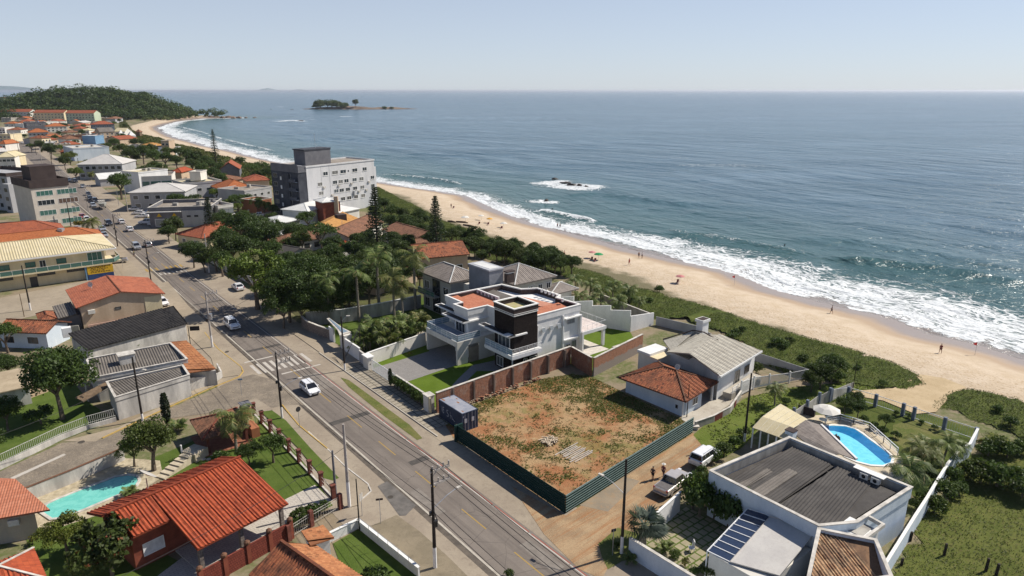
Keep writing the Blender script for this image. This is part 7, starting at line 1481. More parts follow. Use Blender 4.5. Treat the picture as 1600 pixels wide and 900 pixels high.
for k in range(700):
    y=gf.uniform(163,262); xm_=gf.uniform(-40,190 if y<225 else 120); p=G(xm_,y); s_,t_=toST(p); rt=float(np.interp(s_,[a for a,_ in Rl],[a for _,a in Rl]))
    if rt-11<t_<rt+17 or coast([p.x],[p.y])[0][0]>-48 or hill(p.x,p.y)>3: continue
    w_=gf.uniform(9,15)*FPX/math.hypot(p.x,p.y)/2*.95; a_=(xm_-w_,xm_+w_,y-w_*.5-3,y+1)
    if any(a_[0]<o[1]-w_*.75 and a_[1]>o[0]+w_*.75 and a_[2]<o[3]-3 and a_[3]>o[2]+4.5 for o in _occ): continue
    _occ.append(a_); h_=gf.choice([3.4,3.6,4.2,5.6,6.2]); rf=gf.choice([('hip',2.2,TILE_FARRED),('gable',2.2,TILE_FARRED),('hip',2.4,TILE_BROWN),('gable',2.0,TILE_ORANGE),('flat',.6,FLATROOF),('gable',1.8,FIBRE_MID),('hip',2.0,TILE_OLD),('gable',1.8,FIBRE_PALE)])
    hs('town_house','small house among the crowded roofs of the far town','house',(xm_-w_,y+.6),(xm_+w_,y-.8),0,h_,gf.uniform(9,14),gf.choice([OFFW,BEIGE,GREYP,WHITE_OLD,CONCW,BEIGE,CREAM]),rf,rows=[(.9,3,1.6,1.4)]+([(3.6,3,1.6,1.3)] if h_>5 else []),group='small houses of the far town')
for i,(x,y,l) in enumerate([(190,214,'left white peaked beach tent by the red roofed house'),(206,216,'right white peaked beach tent by the red roofed house')]):
    p=G(x,y); b=MB(); b.tube([(p.x,p.y,0),(p.x,p.y,2.6),(p.x,p.y,6.5)],[4,4.2,.1],4); b.build('beach_tent',WHITE,label=l,cat='tent')
hs('lifeguard_hut','small wooden hut with brown pyramid roof at the edge of the beach','hut',(213,214),(219,214),0,4.5,4.5,WOOD,('hip',2.2,TILE_BROWN))
# --- headland rocks, islands and sea rocks
def rock(name,label,p,r,h,seed,mat=None,group=None,flat=.6):
    g=np.random.default_rng(seed); bm=bmesh.new(); bmesh.ops.create_icosphere(bm,subdivisions=2,radius=1)
    for v in bm.verts:
        c=v.co; k=1+.55*(mnoise.noise(Vector((c.x*1.3+seed*7,c.y*1.3,c.z*1.3)))); v.co=Vector((c.x*r*k,c.y*r*k*flat,c.z*h*k))
    me=bpy.data.meshes.new(name); bm.to_mesh(me); bm.free(); me.materials.append(mat or ROCKM); o=bpy.data.objects.new(name,me); COL.objects.link(o); o.location=p; o.rotation_euler=(0,0,g.random()*3); return tag(o,label,'rock',group)
ROCKM=M('dark_wet_rock',(.045,.037,.032),(.08,.065,.055),.5,.6,bump=.4,var=.3); ROCKP=M('brown_headland_rock',(.16,.11,.085),(.22,.155,.12),.3,.9,bump=.4,var=.3)
for i,(x,y,r) in enumerate(rocks_px[:6]): rock('sea_rock','dark wet rock in the surf, '+['far left of its cluster','left of centre in its cluster','middle of its cluster','right of the middle in its cluster','far right of its cluster','alone in the smaller foam patch nearer the beach'][i],G(x,y,SEA-.2),r*.62,1.1,i+3,group='rocks in the surf')
for i,(x,y,r,l) in enumerate([(470,189,9,'low dark rock with foam left of the island'),(424,171,5,'tiny dark rock far out beside the headland channel'),(560,171.5,14,'flat rocks at the left foot of the wooded island'),(456,171.5,8,'low rock awash well left of the wooded island')]): rock('sea_rock',l,G(x,y,SEA-.3),r*.6,1.3,i+21)
for i,(x,y) in enumerate([(322,184.2),(331,184.6),(340,184),(348,184.6),(357,184.2),(365,184.8),(373,184.6),(384,184.2),(398,184)]): rock('headland_rock',['first','second','third','fourth','fifth','sixth','seventh','eighth','last'][i]+' brown boulder counting outwards in the rocks off the headland tip',G(x,y,SEA),[8,8,7.5,7,7,6,6,4.5,4][i],[4.5,4.2,4,3.6,3.3,3,2.6,1.7,1.5][i],i+40,ROCKP,'boulders off the headland tip')
def island(name,pts,hgt,yscale,mat,seed):
    "low island: elevated lumpy terrain over an elliptic plan"
    (x0,y0),(x1,y1)=pts; a=G(x0,y0,SEA);c=G(x1,y1,SEA); ce=(a+c)/2; L=(c-a).length/2; X,Y=np.meshgrid(np.linspace(-1,1,70),np.linspace(-1,1,26)); wx=ce.x+X*L;wy=ce.y+Y*L*yscale; r=np.sqrt(X**2+Y**2); z=SEA-1.2+np.clip(1-r,0,1)**.6*hgt*(.45+.9*fbm(wx,wy,.03,4,seed)); i=np.arange(69*25); q=(i//69)*70+i%69; f=np.stack([q,q+1,q+71,q+70],1); return mesh_np(name,np.stack([wx.ravel(),wy.ravel(),z.ravel()],1),f,mat,smooth=True,kind='structure')
island('island',[(478,170),(600,171)],9,.32,M('island_rock',(.15,.11,.085),(.24,.18,.13),.05,var=.3),2); island('island',[(560,169.5),(646,171)],6,.3,M('island_rock',(.15,.11,.085)),6)
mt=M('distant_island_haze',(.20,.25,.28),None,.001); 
def ridge(name,x0,x1,peak,dist,n=40,seed=1):
    v=[];f=[]
    for i in range(n+1):
        u_=i/n; px=x0+(x1-x0)*u_; X=(px-800)/FPX*dist/math.cos(TH)*.985; h=max(.5,peak*math.sin(math.pi*u_)**.8*(.55+.8*float(fbm(np.array([u_*6.]),np.array([seed*3.1]),1,3,seed)[0]))); v+= [(X,dist,SEA),(X,dist+900,h),(X,dist+2200,SEA)]
    for i in range(n): a=i*3; f+= [(a,a+3,a+4,a+1),(a+1,a+4,a+5,a+2)]
    b=MB(); b.add(v,f); o=b.build(name,mt,kind='structure'); return o
ridge('hills',412,450,110,30000,seed=3); ridge('hills',462,500,70,31000,seed=5); ridge('hills',-60,110,210,30000,seed=7)
# ------------------------------------------------------------------ VEGETATION
def tr(kind,x,y,k,name,label,cat='tree',zc=None,group=None,rz=None,kz=None):
    "x,y: photo point of the crown centre; zc: height of the crown centre"
    hc=dict(broad=4.2,bright=3.9,dense=4.3,bush=.9,flower=2.1,purple=1.8,thin=5.3,coconut=4.2,royal=8.4,areca=1.9,fan=2.0,araucaria=6.5,column=2.0,pin=.8)[kind.split('_')[0]]
    p=G(x,y,(zc if zc is not None else hc*(kz or k))); p.z=max(0.0,zat(p.x,p.y)) if math.hypot(p.x,p.y)>60 and coast([p.x],[p.y])[0][0]>-40 else 0.0
    return plant(kind,name,label,cat,p,k,rz,group,kz)
g=random.Random(11)
# left side, near
tr('dense_1',84,585,1.5,'shade_tree','large dark green tree with a broad crown over the garden at the left edge')
tr('broad_1',232,683,1.02,'garden_tree','leafy tree leaning over the end of the pool wall by the cobbled street'); tr('bright_1',205,700,.62,'garden_tree','smaller yellowish green tree beside the pool wall corner')
tr('column_1',258,637,1.25,'column_cactus','tall thin dark column cactus on the cobbled street side of the garden','plant'); tr('areca_2',277,662,.55,'agave','spiky green agave plant beside the column cactus','plant')
tr('coconut_1',363,655,1.0,'coconut_palm','coconut palm in front of the barbecue pavilion on the left lawn','palm'); tr('broad_2',424,694,.58,'young_tree','young tree with thin trunk on the lawn inside the brick posts'); tr('dense_2',388,703,.46,'garden_tree','dark rounded tree touching the peak of the bright red roof'); tr('bush_1',345,716,.9,'shrub','dark shrub at the foot of the coconut palm','shrub')
tr('bright_2',98,828,.72,'garden_tree','bright green feathery tree in front of the cream house at the bottom left'); tr('flower_1',166,850,1.6,'flowering_tree','dark tree with red flowers in front of the red roofed house'); tr('pin_1',50,845,.6,'shrub','yellow green low shrub beside the cream house wall at the bottom left','shrub')
tr('coconut_2',214,532,.52,'palm','small palm between the black roofed shed and the corner house','palm'); tr('broad_3',6,520,.85,'garden_tree','green tree cut by the left edge above the beige garden wall'); tr('dense_3',10,568,.6,'garden_tree','dark tree crown at the left edge below the brown clay roof'); tr('dense_1',5,640,.7,'garden_tree','dark tree at the left edge over the lawn behind the street fence'); tr('bush_2',62,650,1.3,'shrub','dark shrub under the large shade tree at the left','shrub'); tr('dense_2',-22,690,.6,'garden_tree','dark tree half outside the left edge near the street fence')
for i,(x,y,k) in enumerate([(470,806,.8),(485,800,.75),(500,794,.7),(460,818,.6)]): tr('bush_1' if i%2 else 'bush_2',x,y,k,'shrub',['dark shrub nearest the lattice wall in the short brick post fence','rounded shrub in the middle of the short brick post fence','shrub next to the gate pillar of the short brick post fence','lowest shrub at the left end of the short brick post fence'][i],'shrub')
tr('bush_2',585,905,1.0,'shrub','round shrub at the bottom edge on the small walled lawn','shrub'); tr('bush_1',795,897,.4,'weed_clump','small weed clump at the road edge at the bottom of the picture','plant')
tr('coconut_1',145,346,1.15,'palm','palm beside the main road at the corner of the cream building','palm',zc=5); tr('pin_1',122,351,1.8,'shrub','bright round bush next to the palm at the cream building','shrub'); tr('bush_1',128,762-20,.5,'shrub','low plant beside the turquoise pool','shrub') if False else None
tr('areca_1',203,766,.42,'yucca','dark spiky yucca on the pool terrace behind the red roof','plant')
# right side: palm garden
for i,(x,y,k) in enumerate([(572,520,.80),(592,508,.95),(606,520,.9),(622,505,1.0),(640,512,.85),(652,498,.8),(560,533,.55)]): tr('areca_%d'%(1+i%2),x,y,k*1.3,'areca_palm','clump of areca palms growing in the front garden between the two white side walls','palm',group='areca palms of the palm garden',kz=k*1.95)
tr('broad_1',655,492,.50,'garden_tree','small grey green tree at the right end of the palm garden')
for i,(x,y,zt) in enumerate([(510,435,9),(556,422,10),(588,400,11.5),(613,432,9.5),(646,398,11.5),(627,445,8)]): tr('royal_%d'%(1+i%2),x,y,zt/8.4,'royal_palm',['leftmost','second','tall third','fourth','tall rightmost','shorter last but one'][i]+' royal palm in the row by the grey shaded wall','palm',zc=zt,group='royal palms along the grey shaded wall')
for i,(x,y,k,kd) in enumerate([(448,452,1.35,'dense_1'),(485,455,1.3,'dense_2'),(470,430,1.3,'dense_3'),(520,447,1.3,'dense_2'),(545,452,1.1,'dense_1'),(500,425,1.3,'dense_3'),(540,425,1.2,'dense_1'),(575,440,1.1,'dense_2'),(600,420,1.1,'dense_3'),(440,478,.9,'dense_2'),(625,410,1.0,'broad_2_d'),(560,410,1.0,'dense_2'),(470,478,.8,'dense_3'),(500,478,.75,'dense_1'),(540,470,.7,'dense_2')]): tr(kd,x,y,k*1.12,'shade_tree','dark dense tree in the wooded garden behind the stone wall','tree',group='dark trees of the wooded garden')
tr('bright_1',396,420,2.15,'street_tree','large bright yellow green tree overhanging the main road'); tr('bright_2',430,450,1.35,'street_tree','darker lower half crown tree right behind the bright street tree')
for i,(x,y,k,l) in enumerate([(375,352,1.5,'broad dark tree behind the bright street tree, leftmost of three'),(408,368,1.5,'broad dark tree behind the bright street tree, middle of three'),(362,385,1.3,'dark tree close to the road left of the bright street tree'),(425,388,1.1,'broad dark tree behind the bright street tree, rightmost of three'),(272,352,1.05,'dense tree by the main road in front of the red hipped roof house'),(345,340,1.0,'dark tree right of the tall dark cypress'),(485,405,1.1,'dark tree in front of the long low white house'),(515,398,1.1,'tree in front of the red roof kiosk'),(565,395,1.0,'dark tree right of the red roof kiosk')]): tr(['dense_2','dense_1','dense_3','broad_1','dense_1','dense_2','broad_2_d','dense_3','dense_1'][i],x,y,k,'shade_tree',l)
tr('thin_1',500,352,1.25,'spreading_tree','tall spreading tree with sparse crown over the long low white house',zc=8)
tr('araucaria_1',588,352,1.42,'pine_tree','big dark bushy pine between the beach apartments and the dune','tree',zc=10); tr('araucaria_2',681,352,1.15,'pine_tree','slender symmetrical pine standing in front of the beach','tree',zc=8); tr('araucaria_1',327,338,.98,'pine_tree','narrow dark cypress like pine beside the red hipped roof house','tree',zc=8); tr('araucaria_open',335,232,1.55,'pine_tree','tall thin pine with airy branches against the far beach','tree',zc=11)
# dune edge belt
for i in range(34):
    u_=i/33; x=635+u_*258; y=345+u_*68+6*math.sin(i*1.7); tr(['dense_1','broad_2_d','dense_2','dense_3'][i%4],x+g.uniform(-4,4),y+g.uniform(-4,6),g.uniform(.62,.95),'dune_tree','low dark tree in the dense belt along the inland edge of the beach','tree',group='trees of the belt along the beach')
for i in range(12): tr(['dense_1','broad_2_d'][i%2],655+i*17+g.uniform(-5,5),372+i*3.2+g.uniform(-3,8),g.uniform(.5,.75),'dune_tree','low dark tree in the dense belt along the inland edge of the beach','tree',group='trees of the belt along the beach')
for i,(x,y,k) in enumerate([(880,447,.8),(902,462,.85),(922,443,.8),(940,452,.85),(958,445,.75),(965,470,.8),(985,452,.8),(900,437,.8),(945,480,.6),(870,460,.7),(925,465,.7),(998,468,.6)]): tr('coconut_%d'%(1+i%2),x,y,k,'coconut_palm','low bushy coconut palm in the garden between the stepped white wall and the beach','palm',group='coconut palms behind the stepped wall')
tr('purple_1',1022,556,.72,'purple_tree','dark purple leaved tree squeezed between the brick wall and the hipped roof house'); tr('bush_1',1182,576,1.0,'shrub','round clipped green bush behind the pale tiled house','shrub'); tr('bush_2',1079,571,.55,'shrub','small green shrub between the hipped roof and the pale tiled house','shrub')
for i,(x,y,k,kd) in enumerate([(1285,582,.62,'dense_1'),(1302,570,.72,'dense_2'),(1270,592,.5,'dense_3')]): tr(kd,x,y,k,'dune_tree',['leftmost but one','tallest','smallest, leftmost'][i]+' of the three dark bushes standing in the dune scrub above the parasol','tree')
# garden of the south-east house
for i,(x,y,k) in enumerate([(1433,700,.62),(1424,738,.75),(1478,692,.62),(1440,690,.5),(1460,715,.5),(1500,700,.42),(1213,608,.5)]): tr('coconut_%d'%(1+i%2),x,y,k*1.2,'coconut_palm',['palm in the middle of the group at the far end of the blue pool','large palm nearest the parapet roof at the end of the blue pool','palm close to the bend of the long white boundary wall','small palm by the small garden lawn','low palm in front of the long white boundary wall','smallest palm at the corner of the post fence','slender little palm beside the stepped slatted fence'][i],'palm')
for i,(x,y,k,kd) in enumerate([(1322,628,.42,'dense_2'),(1342,636,.42,'dense_1'),(1338,622,.36,'dense_3'),(1385,655,.3,'dense_2')]): tr(kd,x,y,k,'garden_tree',['dark bushy tree right of the white parasol','dark tree in the middle behind the pool fence','small dark tree by the blue posts behind the parasol','little dark tree near the small garden lawn'][i])
for i,(x,y,k) in enumerate([(1365,665,.55),(1380,672,.5),(1350,655,.5),(1400,680,.5),(1400,645,.35),(1420,650,.35),(1440,660,.35),(1460,668,.35),(1440,772,.8),(1432,790,.6),(1400,762,.4),(1450,745,.6)]): tr('bush_%d'%(1+i%2),x,y,k,'shrub','low green shrub in the planted beds round the blue pool','shrub',group='shrubs of the pool garden')
for i,(x,y,k) in enumerate([(1492,745,1.05),(1478,768,1.2),(1462,790,1.0),(1500,765,.8)]): tr('bush_%d'%(1+i%2),x,y,k,'shrub','green shrub growing along the outer side of the long white boundary wall','shrub',group='shrubs outside the boundary wall')
for i,(x,y,k) in enumerate([(1560,698,1.25),(1575,705,1.1),(1545,703,1.0),(1535,740,1.4),(1560,745,1.5),(1585,750,1.4),(1515,735,1.1),(1600,765,1.3),(1595,700,1.0)]): tr('bush_%d'%(1+i%2),x,y,k,'shrub','thick mound of green bushes in the grassy field at the right edge','shrub',group='bushes in the grassy field')
tr('pin_1',1532,692,.55,'croton','small yellow and orange leaved bush at the far corner of the boundary wall','shrub')
for i,(x,y) in enumerate([(1085,770),(1105,768),(1125,772),(1143,782),(1158,796),(1118,785),(1140,797),(1095,782)]): tr('bush_%d'%(1+i%2),x,y,1.45,'hedge_shrub','big dark green shrub of the overgrown hedge along the parapet house courtyard','shrub',group='overgrown courtyard hedge',kz=2.1)
for i,(x,y,k) in enumerate([(1115,712,.8),(1132,703,.9),(1148,692,.8),(1162,676,.7),(1185,660,.55),(1200,645,.5),(1096,735,.55),(1228,628,.6)]): tr('bush_%d'%(1+i%2),x,y,k,'shrub','leafy shrub of the loose hedge beside the grass lane and the parked cars','shrub',group='loose hedge by the grass lane')
tr('fan_1',1006,812,1.32,'fan_palm','large silvery fan palm behind the shaded white front wall','palm',zc=2.9)
for i,(x,y,k) in enumerate([(1040,852,.45),(1055,868,.5),(1072,880,.5),(965,852,.35),(985,870,.4),(1110,892,.7),(1130,892,.6),(1085,893,.45)]): tr(['areca_1','bush_2','pin_1','bush_1'][i%4],x,y,k if i%4 else k*.8,'garden_plant','low mixed garden plant along the shaded white front wall at the bottom right','plant',group='plants along the blue front wall')
for i in range(11): s_=30.2+i*.82; p=T(s_,1.45); plant('bush_%d'%(1+i%2),'hedge_shrub','clipped dark hedge bush along the front wall of the modern house','shrub',(p.x,p.y,.1),.58,None,'front hedge of the modern house',.95)
p=T(39.3,1.3); plant('column_1','hedge_shrub','upright dark bush at the left end of the hedge beside the driveway gate','shrub',(p.x,p.y,.1),.75)
p=T(48.0,9.5); plant('pin_1','shrub','tiny shrub at the foot of the white side wall inside the modern house lawn','shrub',(p.x,p.y,0),.45)
# middle distance and far town
tr('broad_1',186,283,1.75,'street_tree','large round green tree beside the white roof garage'); tr('bright_2',108,243,1.4,'street_tree','round green tree by the main road left of the balcony house'); tr('dense_1',78,233,1.5,'street_tree','dark tree shading the far main road'); tr('dense_3',100,252,1.1,'street_tree','dark tree behind the brown roof box of the apartment block'); tr('pin_1',28,195,3.2,'flat_tree','flat topped green tree near the left end of the far apartment row','tree',zc=7); tr('bush_1',134,270,2.4,'garden_tree','dark shrub tree in front of the balcony house') ; tr('coconut_2',141,271,.8,'palm','small palm in front of the balcony house','palm')
for i,(x,y,k) in enumerate([(178,222,1.4),(190,232,1.7),(205,238,1.7),(222,236,1.8),(240,242,1.7),(258,246,1.6),(236,232,1.4),(275,250,1.3),(168,228,1.2),(290,240,1.5),(303,246,1.5),(318,252,1.4),(280,236,1.4),(328,258,1.3),(345,262,1.1),(300,256,1.3),(315,262,1.3),(250,262,1.2),(243,272,1.0),(330,270,1.3),(345,278,1.2),(262,236,1.4)]): tr(['broad_1','broad_3','dense_2','broad_2_d'][i%4],x,y,k,'town_tree','green tree in the wide tree belt between the town houses and the far beach','tree',group='tree belt by the far beach')
for i,(x,y,k) in enumerate([(392,262,1.2),(408,258,1.2),(420,268,1.2),(403,272,1.0),(375,250,.9)]): tr('thin_1' if i<2 else 'dense_2',x,y,k,'beach_tree','flat crowned tree beside the far beach left of the beach apartments','tree',group='flat crowned trees by the beach')
for i,(x,y,k) in enumerate([(402,316,.9),(412,322,1.0),(388,310,.9),(372,322,.7),(425,326,.8)]): tr('bright_1' if i%2 else 'broad_2',x,y,k,'garden_tree','tree on the lawn in front of the beach apartments','tree',group='trees on the apartments lawn')
for i,(x,y) in enumerate([(600,318),(612,328),(628,333),(640,352),(660,362),(655,335),(610,345),(672,372)]): tr(['dense_1','dense_2'][i%2],x,y,.8,'dune_tree','dark bushy tree on the dune right of the big pine','tree',group='bushy dune trees by the big pine')
far_t=[(60,212),(85,214),(118,222),(140,222),(92,208),(100,212),(128,206),(136,200),(131,196),(100,196),(70,195),(36,182),(53,172),(28,160),(112,200),(160,208),(184,203),(189,212),(155,224),(62,226),(38,212),(15,184),(170,186),(178,192),(186,188),(196,196),(150,188),(48,228),(95,230),(210,222),(222,222),(236,228),(140,255),(118,268),(212,246),(196,250),(228,266),(240,258),(338,300),(300,316),(275,312),(250,300),(370,312),(348,318),(460,362),(470,372),(455,380),(480,340)]
for i,(x,y) in enumerate(far_t): tr(['broad_1','dense_2','broad_3','bright_2','dense_1'][i%5],x,y,g.uniform(.75,1.25),'town_tree','small green tree standing among the houses of the far town','tree',group='trees among the far houses')
for i,(x,y) in enumerate([(240,143),(267,150),(285,158),(291,160),(300,163),(305,166)]):
    d_=1085; X=(x-800)/FPX*d_/math.cos(TH)*1.0; zt=CAMH-(y-141)/FPX*d_; p=Vector((X,d_,zat(X,d_))); plant('royal_1','headland_palm',['tallest tuft palm on the ridge of the headland','lone thin palm sticking out on the slope of the headland','first palm of the clump near the headland tip','second palm of the clump near the headland tip','third palm of the clump near the headland tip','last palm of the clump at the headland tip'][i],'palm',p,max(.9,min(2.2,(zt-p.z)/8.4)))
for i,(x,y,k) in enumerate([(1030,452,.55),(1015,470,.4),(1150,520,.5),(1145,525,.45),(1160,515,.4),(1215,535,.6),(1225,540,.55),(1235,532,.4),(1255,560,.5),(1310,590,.6),(1265,575,.5),(1380,600,.35),(1100,505,.35),(985,470,.5),(1560,640,.4),(1580,660,.5),(1290,560,.4),(1340,575,.35)]): tr('bush_%d'%(1+i%2),x,y,k*1.6,'dune_bush','dark low bush scattered over the green dune scrub','shrub',group='bushes of the dune scrub')
for i,(x,y,k) in enumerate([(300,392,1.0),(318,405,.8),(335,395,1.1),(345,405,1.0),(352,372,1.2),(385,385,1.3),(395,350,1.2),(410,350,1.1),(432,355,.9),(425,410,1.0),(440,425,1.1),(455,405,.9),(470,412,1.0),(500,412,1.0),(530,412,1.0),(550,418,1.0),(575,415,1.0),(590,422,1.0),(610,430,.9),(630,428,.8),(600,405,1.0),(620,398,.9),(640,410,.8),(560,375,.9),(575,370,.8),(545,372,.7),(330,360,.9),(318,372,.6),(262,362,.8),(445,345,.7),(425,340,.7),(380,335,.8),(360,350,.9),(548,388,1.0),(570,388,1.1),(600,392,1.1),(622,388,1.0),(645,405,1.0),(520,380,.9),(670,398,.9),(690,392,.8),(610,372,.9),(635,378,.9),(575,402,1.1),(655,425,.9)]): tr(['dense_1','broad_1','dense_2','broad_3','dense_3','broad_2_d'][i%6],x,y,k,'garden_tree','leafy tree filling the gardens between the main road and the dune houses','tree',group='garden trees of the middle distance')
# headland woods: one far off mass
def woods(name,label,pts_fn,n,leaf,size,seed,cl=60,rad=5.5,sub=None):
    g=np.random.default_rng(seed); x,y=pts_fn(g,n); z=height(x,y); k=z>SEA+1.6; x,y,z=x[k],y[k],z[k]; P=[];N=[]
    for a,b_,c in zip(x,y,z):
        r=rad*(.5+1.5*g.random()**2.5); d=g.normal(size=(cl,3)); d/=np.linalg.norm(d,axis=1)[:,None]; d[:,2]=np.abs(d[:,2])*1.0-.15; P.append(np.array([a,b_,c+r*.75])+d*r*np.array([1,1,.85])*g.uniform(.75,1.05,(cl,1))); N.append(d)
    P=np.vstack(P);N=np.vstack(N); v,f=leafquads(P,size,N,.55,.75,g); return mesh_np(name,v,f,leaf,label=label,kind='stuff')
def hill_pts(g,n): 
    x=g.uniform(-800,-478,n*3);y=g.uniform(930,1260,n*3); d,_=coast(x,y); hh=hill(x,y); k=(d<-6)&(hh>g.uniform(1.0,5,n*3)); return x[k][:n],y[k][:n]
woods('headland_woods','dark green woods covering the headland at the end of the beach',hill_pts,1500,LEAF_D,1.9,5,90)
def hill_pts2(g,n): x=g.uniform(-640,-480,n*2);y=g.uniform(990,1120,n*2); d,_=coast(x,y); k=(d<-3)&(hill(x,y)>.6); return x[k][:n],y[k][:n]
woods('headland_scrub','lighter green scrub on the seaward slope of the headland',hill_pts2,700,LEAF_SC,1.5,8,50,2.6)
for i,(x,y,k,l) in enumerate([(500,163,2.3,'largest tree mass at the left end of the wooded island'),(518,162,2.3,'second tree of the wooded island'),(492,166,1.6,'leftmost low tree of the wooded island'),(538,163,1.7,'round tree in the middle of the wooded island'),(556,161,1.5,'lone umbrella shaped tree on the wooded island'),(509,160,2.3,'tallest part of the tree mass on the wooded island'),(528,163.5,2.0,'tree right of the tree mass on the wooded island'),(600,167,1.4,'low shrub tree on the rocky right part of the island'),(610,167,1.2,'last low tree towards the right end of the island')]):
    p=G(x,169.8,SEA+1.5)
    if i==4: plant('dense_1','island_tree',l,'tree',(p.x,p.y,SEA+2.5),2.6,scz=3.2)
    else: plant('bush_%d'%(1+i%2),'island_tree',l,'tree',(p.x,p.y+(i%3)*8,SEA-1.5),k*(5.6 if i<7 else 4),scz=k*(5.4 if i<7 else 3.2))
# dune scrub, field grass, lot weeds
DS1=GP([(1450,592),(1425,577),(1362,555),(1312,541),(1250,525),(1171,499),(1119,482),(1053,464),(990,447),(937,427),(905,419),(868,402),(825,396),(790,381),(740,360),(692,345),(662,327),(625,310),(592,292),(560,300),(575,330),(640,372),(700,385),(770,408),(850,425),(905,440),(960,470),(1035,505),(1060,500),(1120,520),(1190,555),(1195,570),(1255,597),(1330,602),(1390,614),(1420,610),(1448,603)])
pathline=np.array([tuple(p[:2]) for p in GP([(1055,507),(1075,503),(1095,495),(1112,490),(1135,489)])])
def pmask(x,y):
    b=np.full(x.shape,1e9)
    for a,c in zip(pathline,pathline[1:]): d=c-a; t=np.clip(((x-a[0])*d[0]+(y-a[1])*d[1])/(d**2).sum(),0,1); b=np.minimum(b,np.hypot(x-a[0]-t*d[0],y-a[1]-t*d[1]))
    return b>.9
scrub('dune_scrub',DS1,.6,.7,20,.15,SCRUBG,LEAF_SC,seed=3,mask=pmask,label='green scrub covering the dune between the houses and the beach')
b=MB(); P=[Vector((*p,0)) for p in pathline]
for a,c in zip(P,P[1:]): 
    n_=(c-a).normalized().cross(Vector((0,0,1)))*.7; b.quad(a-n_+Vector((0,0,.95)),a+n_+Vector((0,0,.95)),c+n_+Vector((0,0,.95)),c-n_+Vector((0,0,.95))) if False else None
scrub('dune_scrub',GP([(1457,638),(1459,628),(1470,620),(1487,611),(1512,608),(1550,614),(1610,626),(1720,660),(1760,760),(1640,730),(1600,690),(1545,668),(1500,652)]),.6,.5,20,.15,SCRUBG,LEAF_SC,seed=9,label='second patch of green dune scrub at the right edge of the beach path')
scrub('field_grass',GP([(1385,905),(1435,812),(1490,730),(1540,672),(1600,692),(1700,720),(1800,860),(1790,990),(1380,990)]),.7,.22,15,.13,grass_mat('field_soil',(.085,.105,.022),(.125,.14,.035),(.19,.135,.07),.5),LEAF_G,seed=14,label='rough uneven grass of the open field at the right edge')
dl=[(590,292),(540,290),(437,262),(382,254),(327,238),(300,230),(275,226),(250,216),(225,211),(207,204),(200,195),(196,189),(186,190),(188,203),(200,216),(225,226),(262,238),(300,250),(350,270),(400,282),(450,300),(560,312)]
scrub('dune_scrub',GP(dl),2.2,.9,.55,1.3,SCRUBG,LEAF_SC,seed=21,bsc=.1,label='narrow strip of dune plants along the far beach')
def lotmask(x,y):
    q=fbm(x,y,.16,3,31); q2=fbm(x,y,.6,3,12); s=-(x-_O.x)*math.sin(_ra)+(y-_O.y)*math.cos(_ra); t=(x-_O.x)*math.cos(_ra)+(y-_O.y)*math.sin(_ra)
    # the growth is thick along the brick wall and beside the small house, thin near the corner by the road
    d=np.clip((s-21)/5,0,1)*.28+np.clip((t-16.5)/7,0,1)*.38+np.clip(1-s/2.5,0,1)*.08
    return (q*.55+q2*.45+d+rng.uniform(-.11,.11,x.shape))>.70
v,f=tufts('lot_weeds',LOTP,60,.17,LEAF_L,z=.02,hgt=.16,mask=lotmask,seed=4); mesh_np('lot_weeds',v,f,LEAF_L,label='green weeds spreading over the vacant lot',kind='stuff')
v,f=tufts('dry_grass',LOTP,14,.15,LEAF_L,z=.02,hgt=.09,mask=lambda x,y:fbm(x,y,1.3,3,77)>.52,seed=6); mesh_np('dry_grass',v,f,leaf_mat('dry_straw',(.16,.12,.04),(.34,.25,.11),(.07,.10,.02)),label='dry straw tufts scattered over the vacant lot',kind='stuff')
lane=[tuple(p[:2]) for p in GP([(1083,680),(1115,652),(1170,620),(1250,604),(1330,597),(1395,612),(1330,622),(1255,640),(1190,665),(1160,700),(1120,720),(1100,700)])]
v,f=tufts('lane_grass',lane,14,.2,LEAF_L,z=.04,hgt=.08,mask=lambda x,y:fbm(x,y,.5,3,7)>.42,seed=16); mesh_np('lane_grass',v,f,LEAF_L,label='short grass of the lane leading to the beach',kind='stuff')
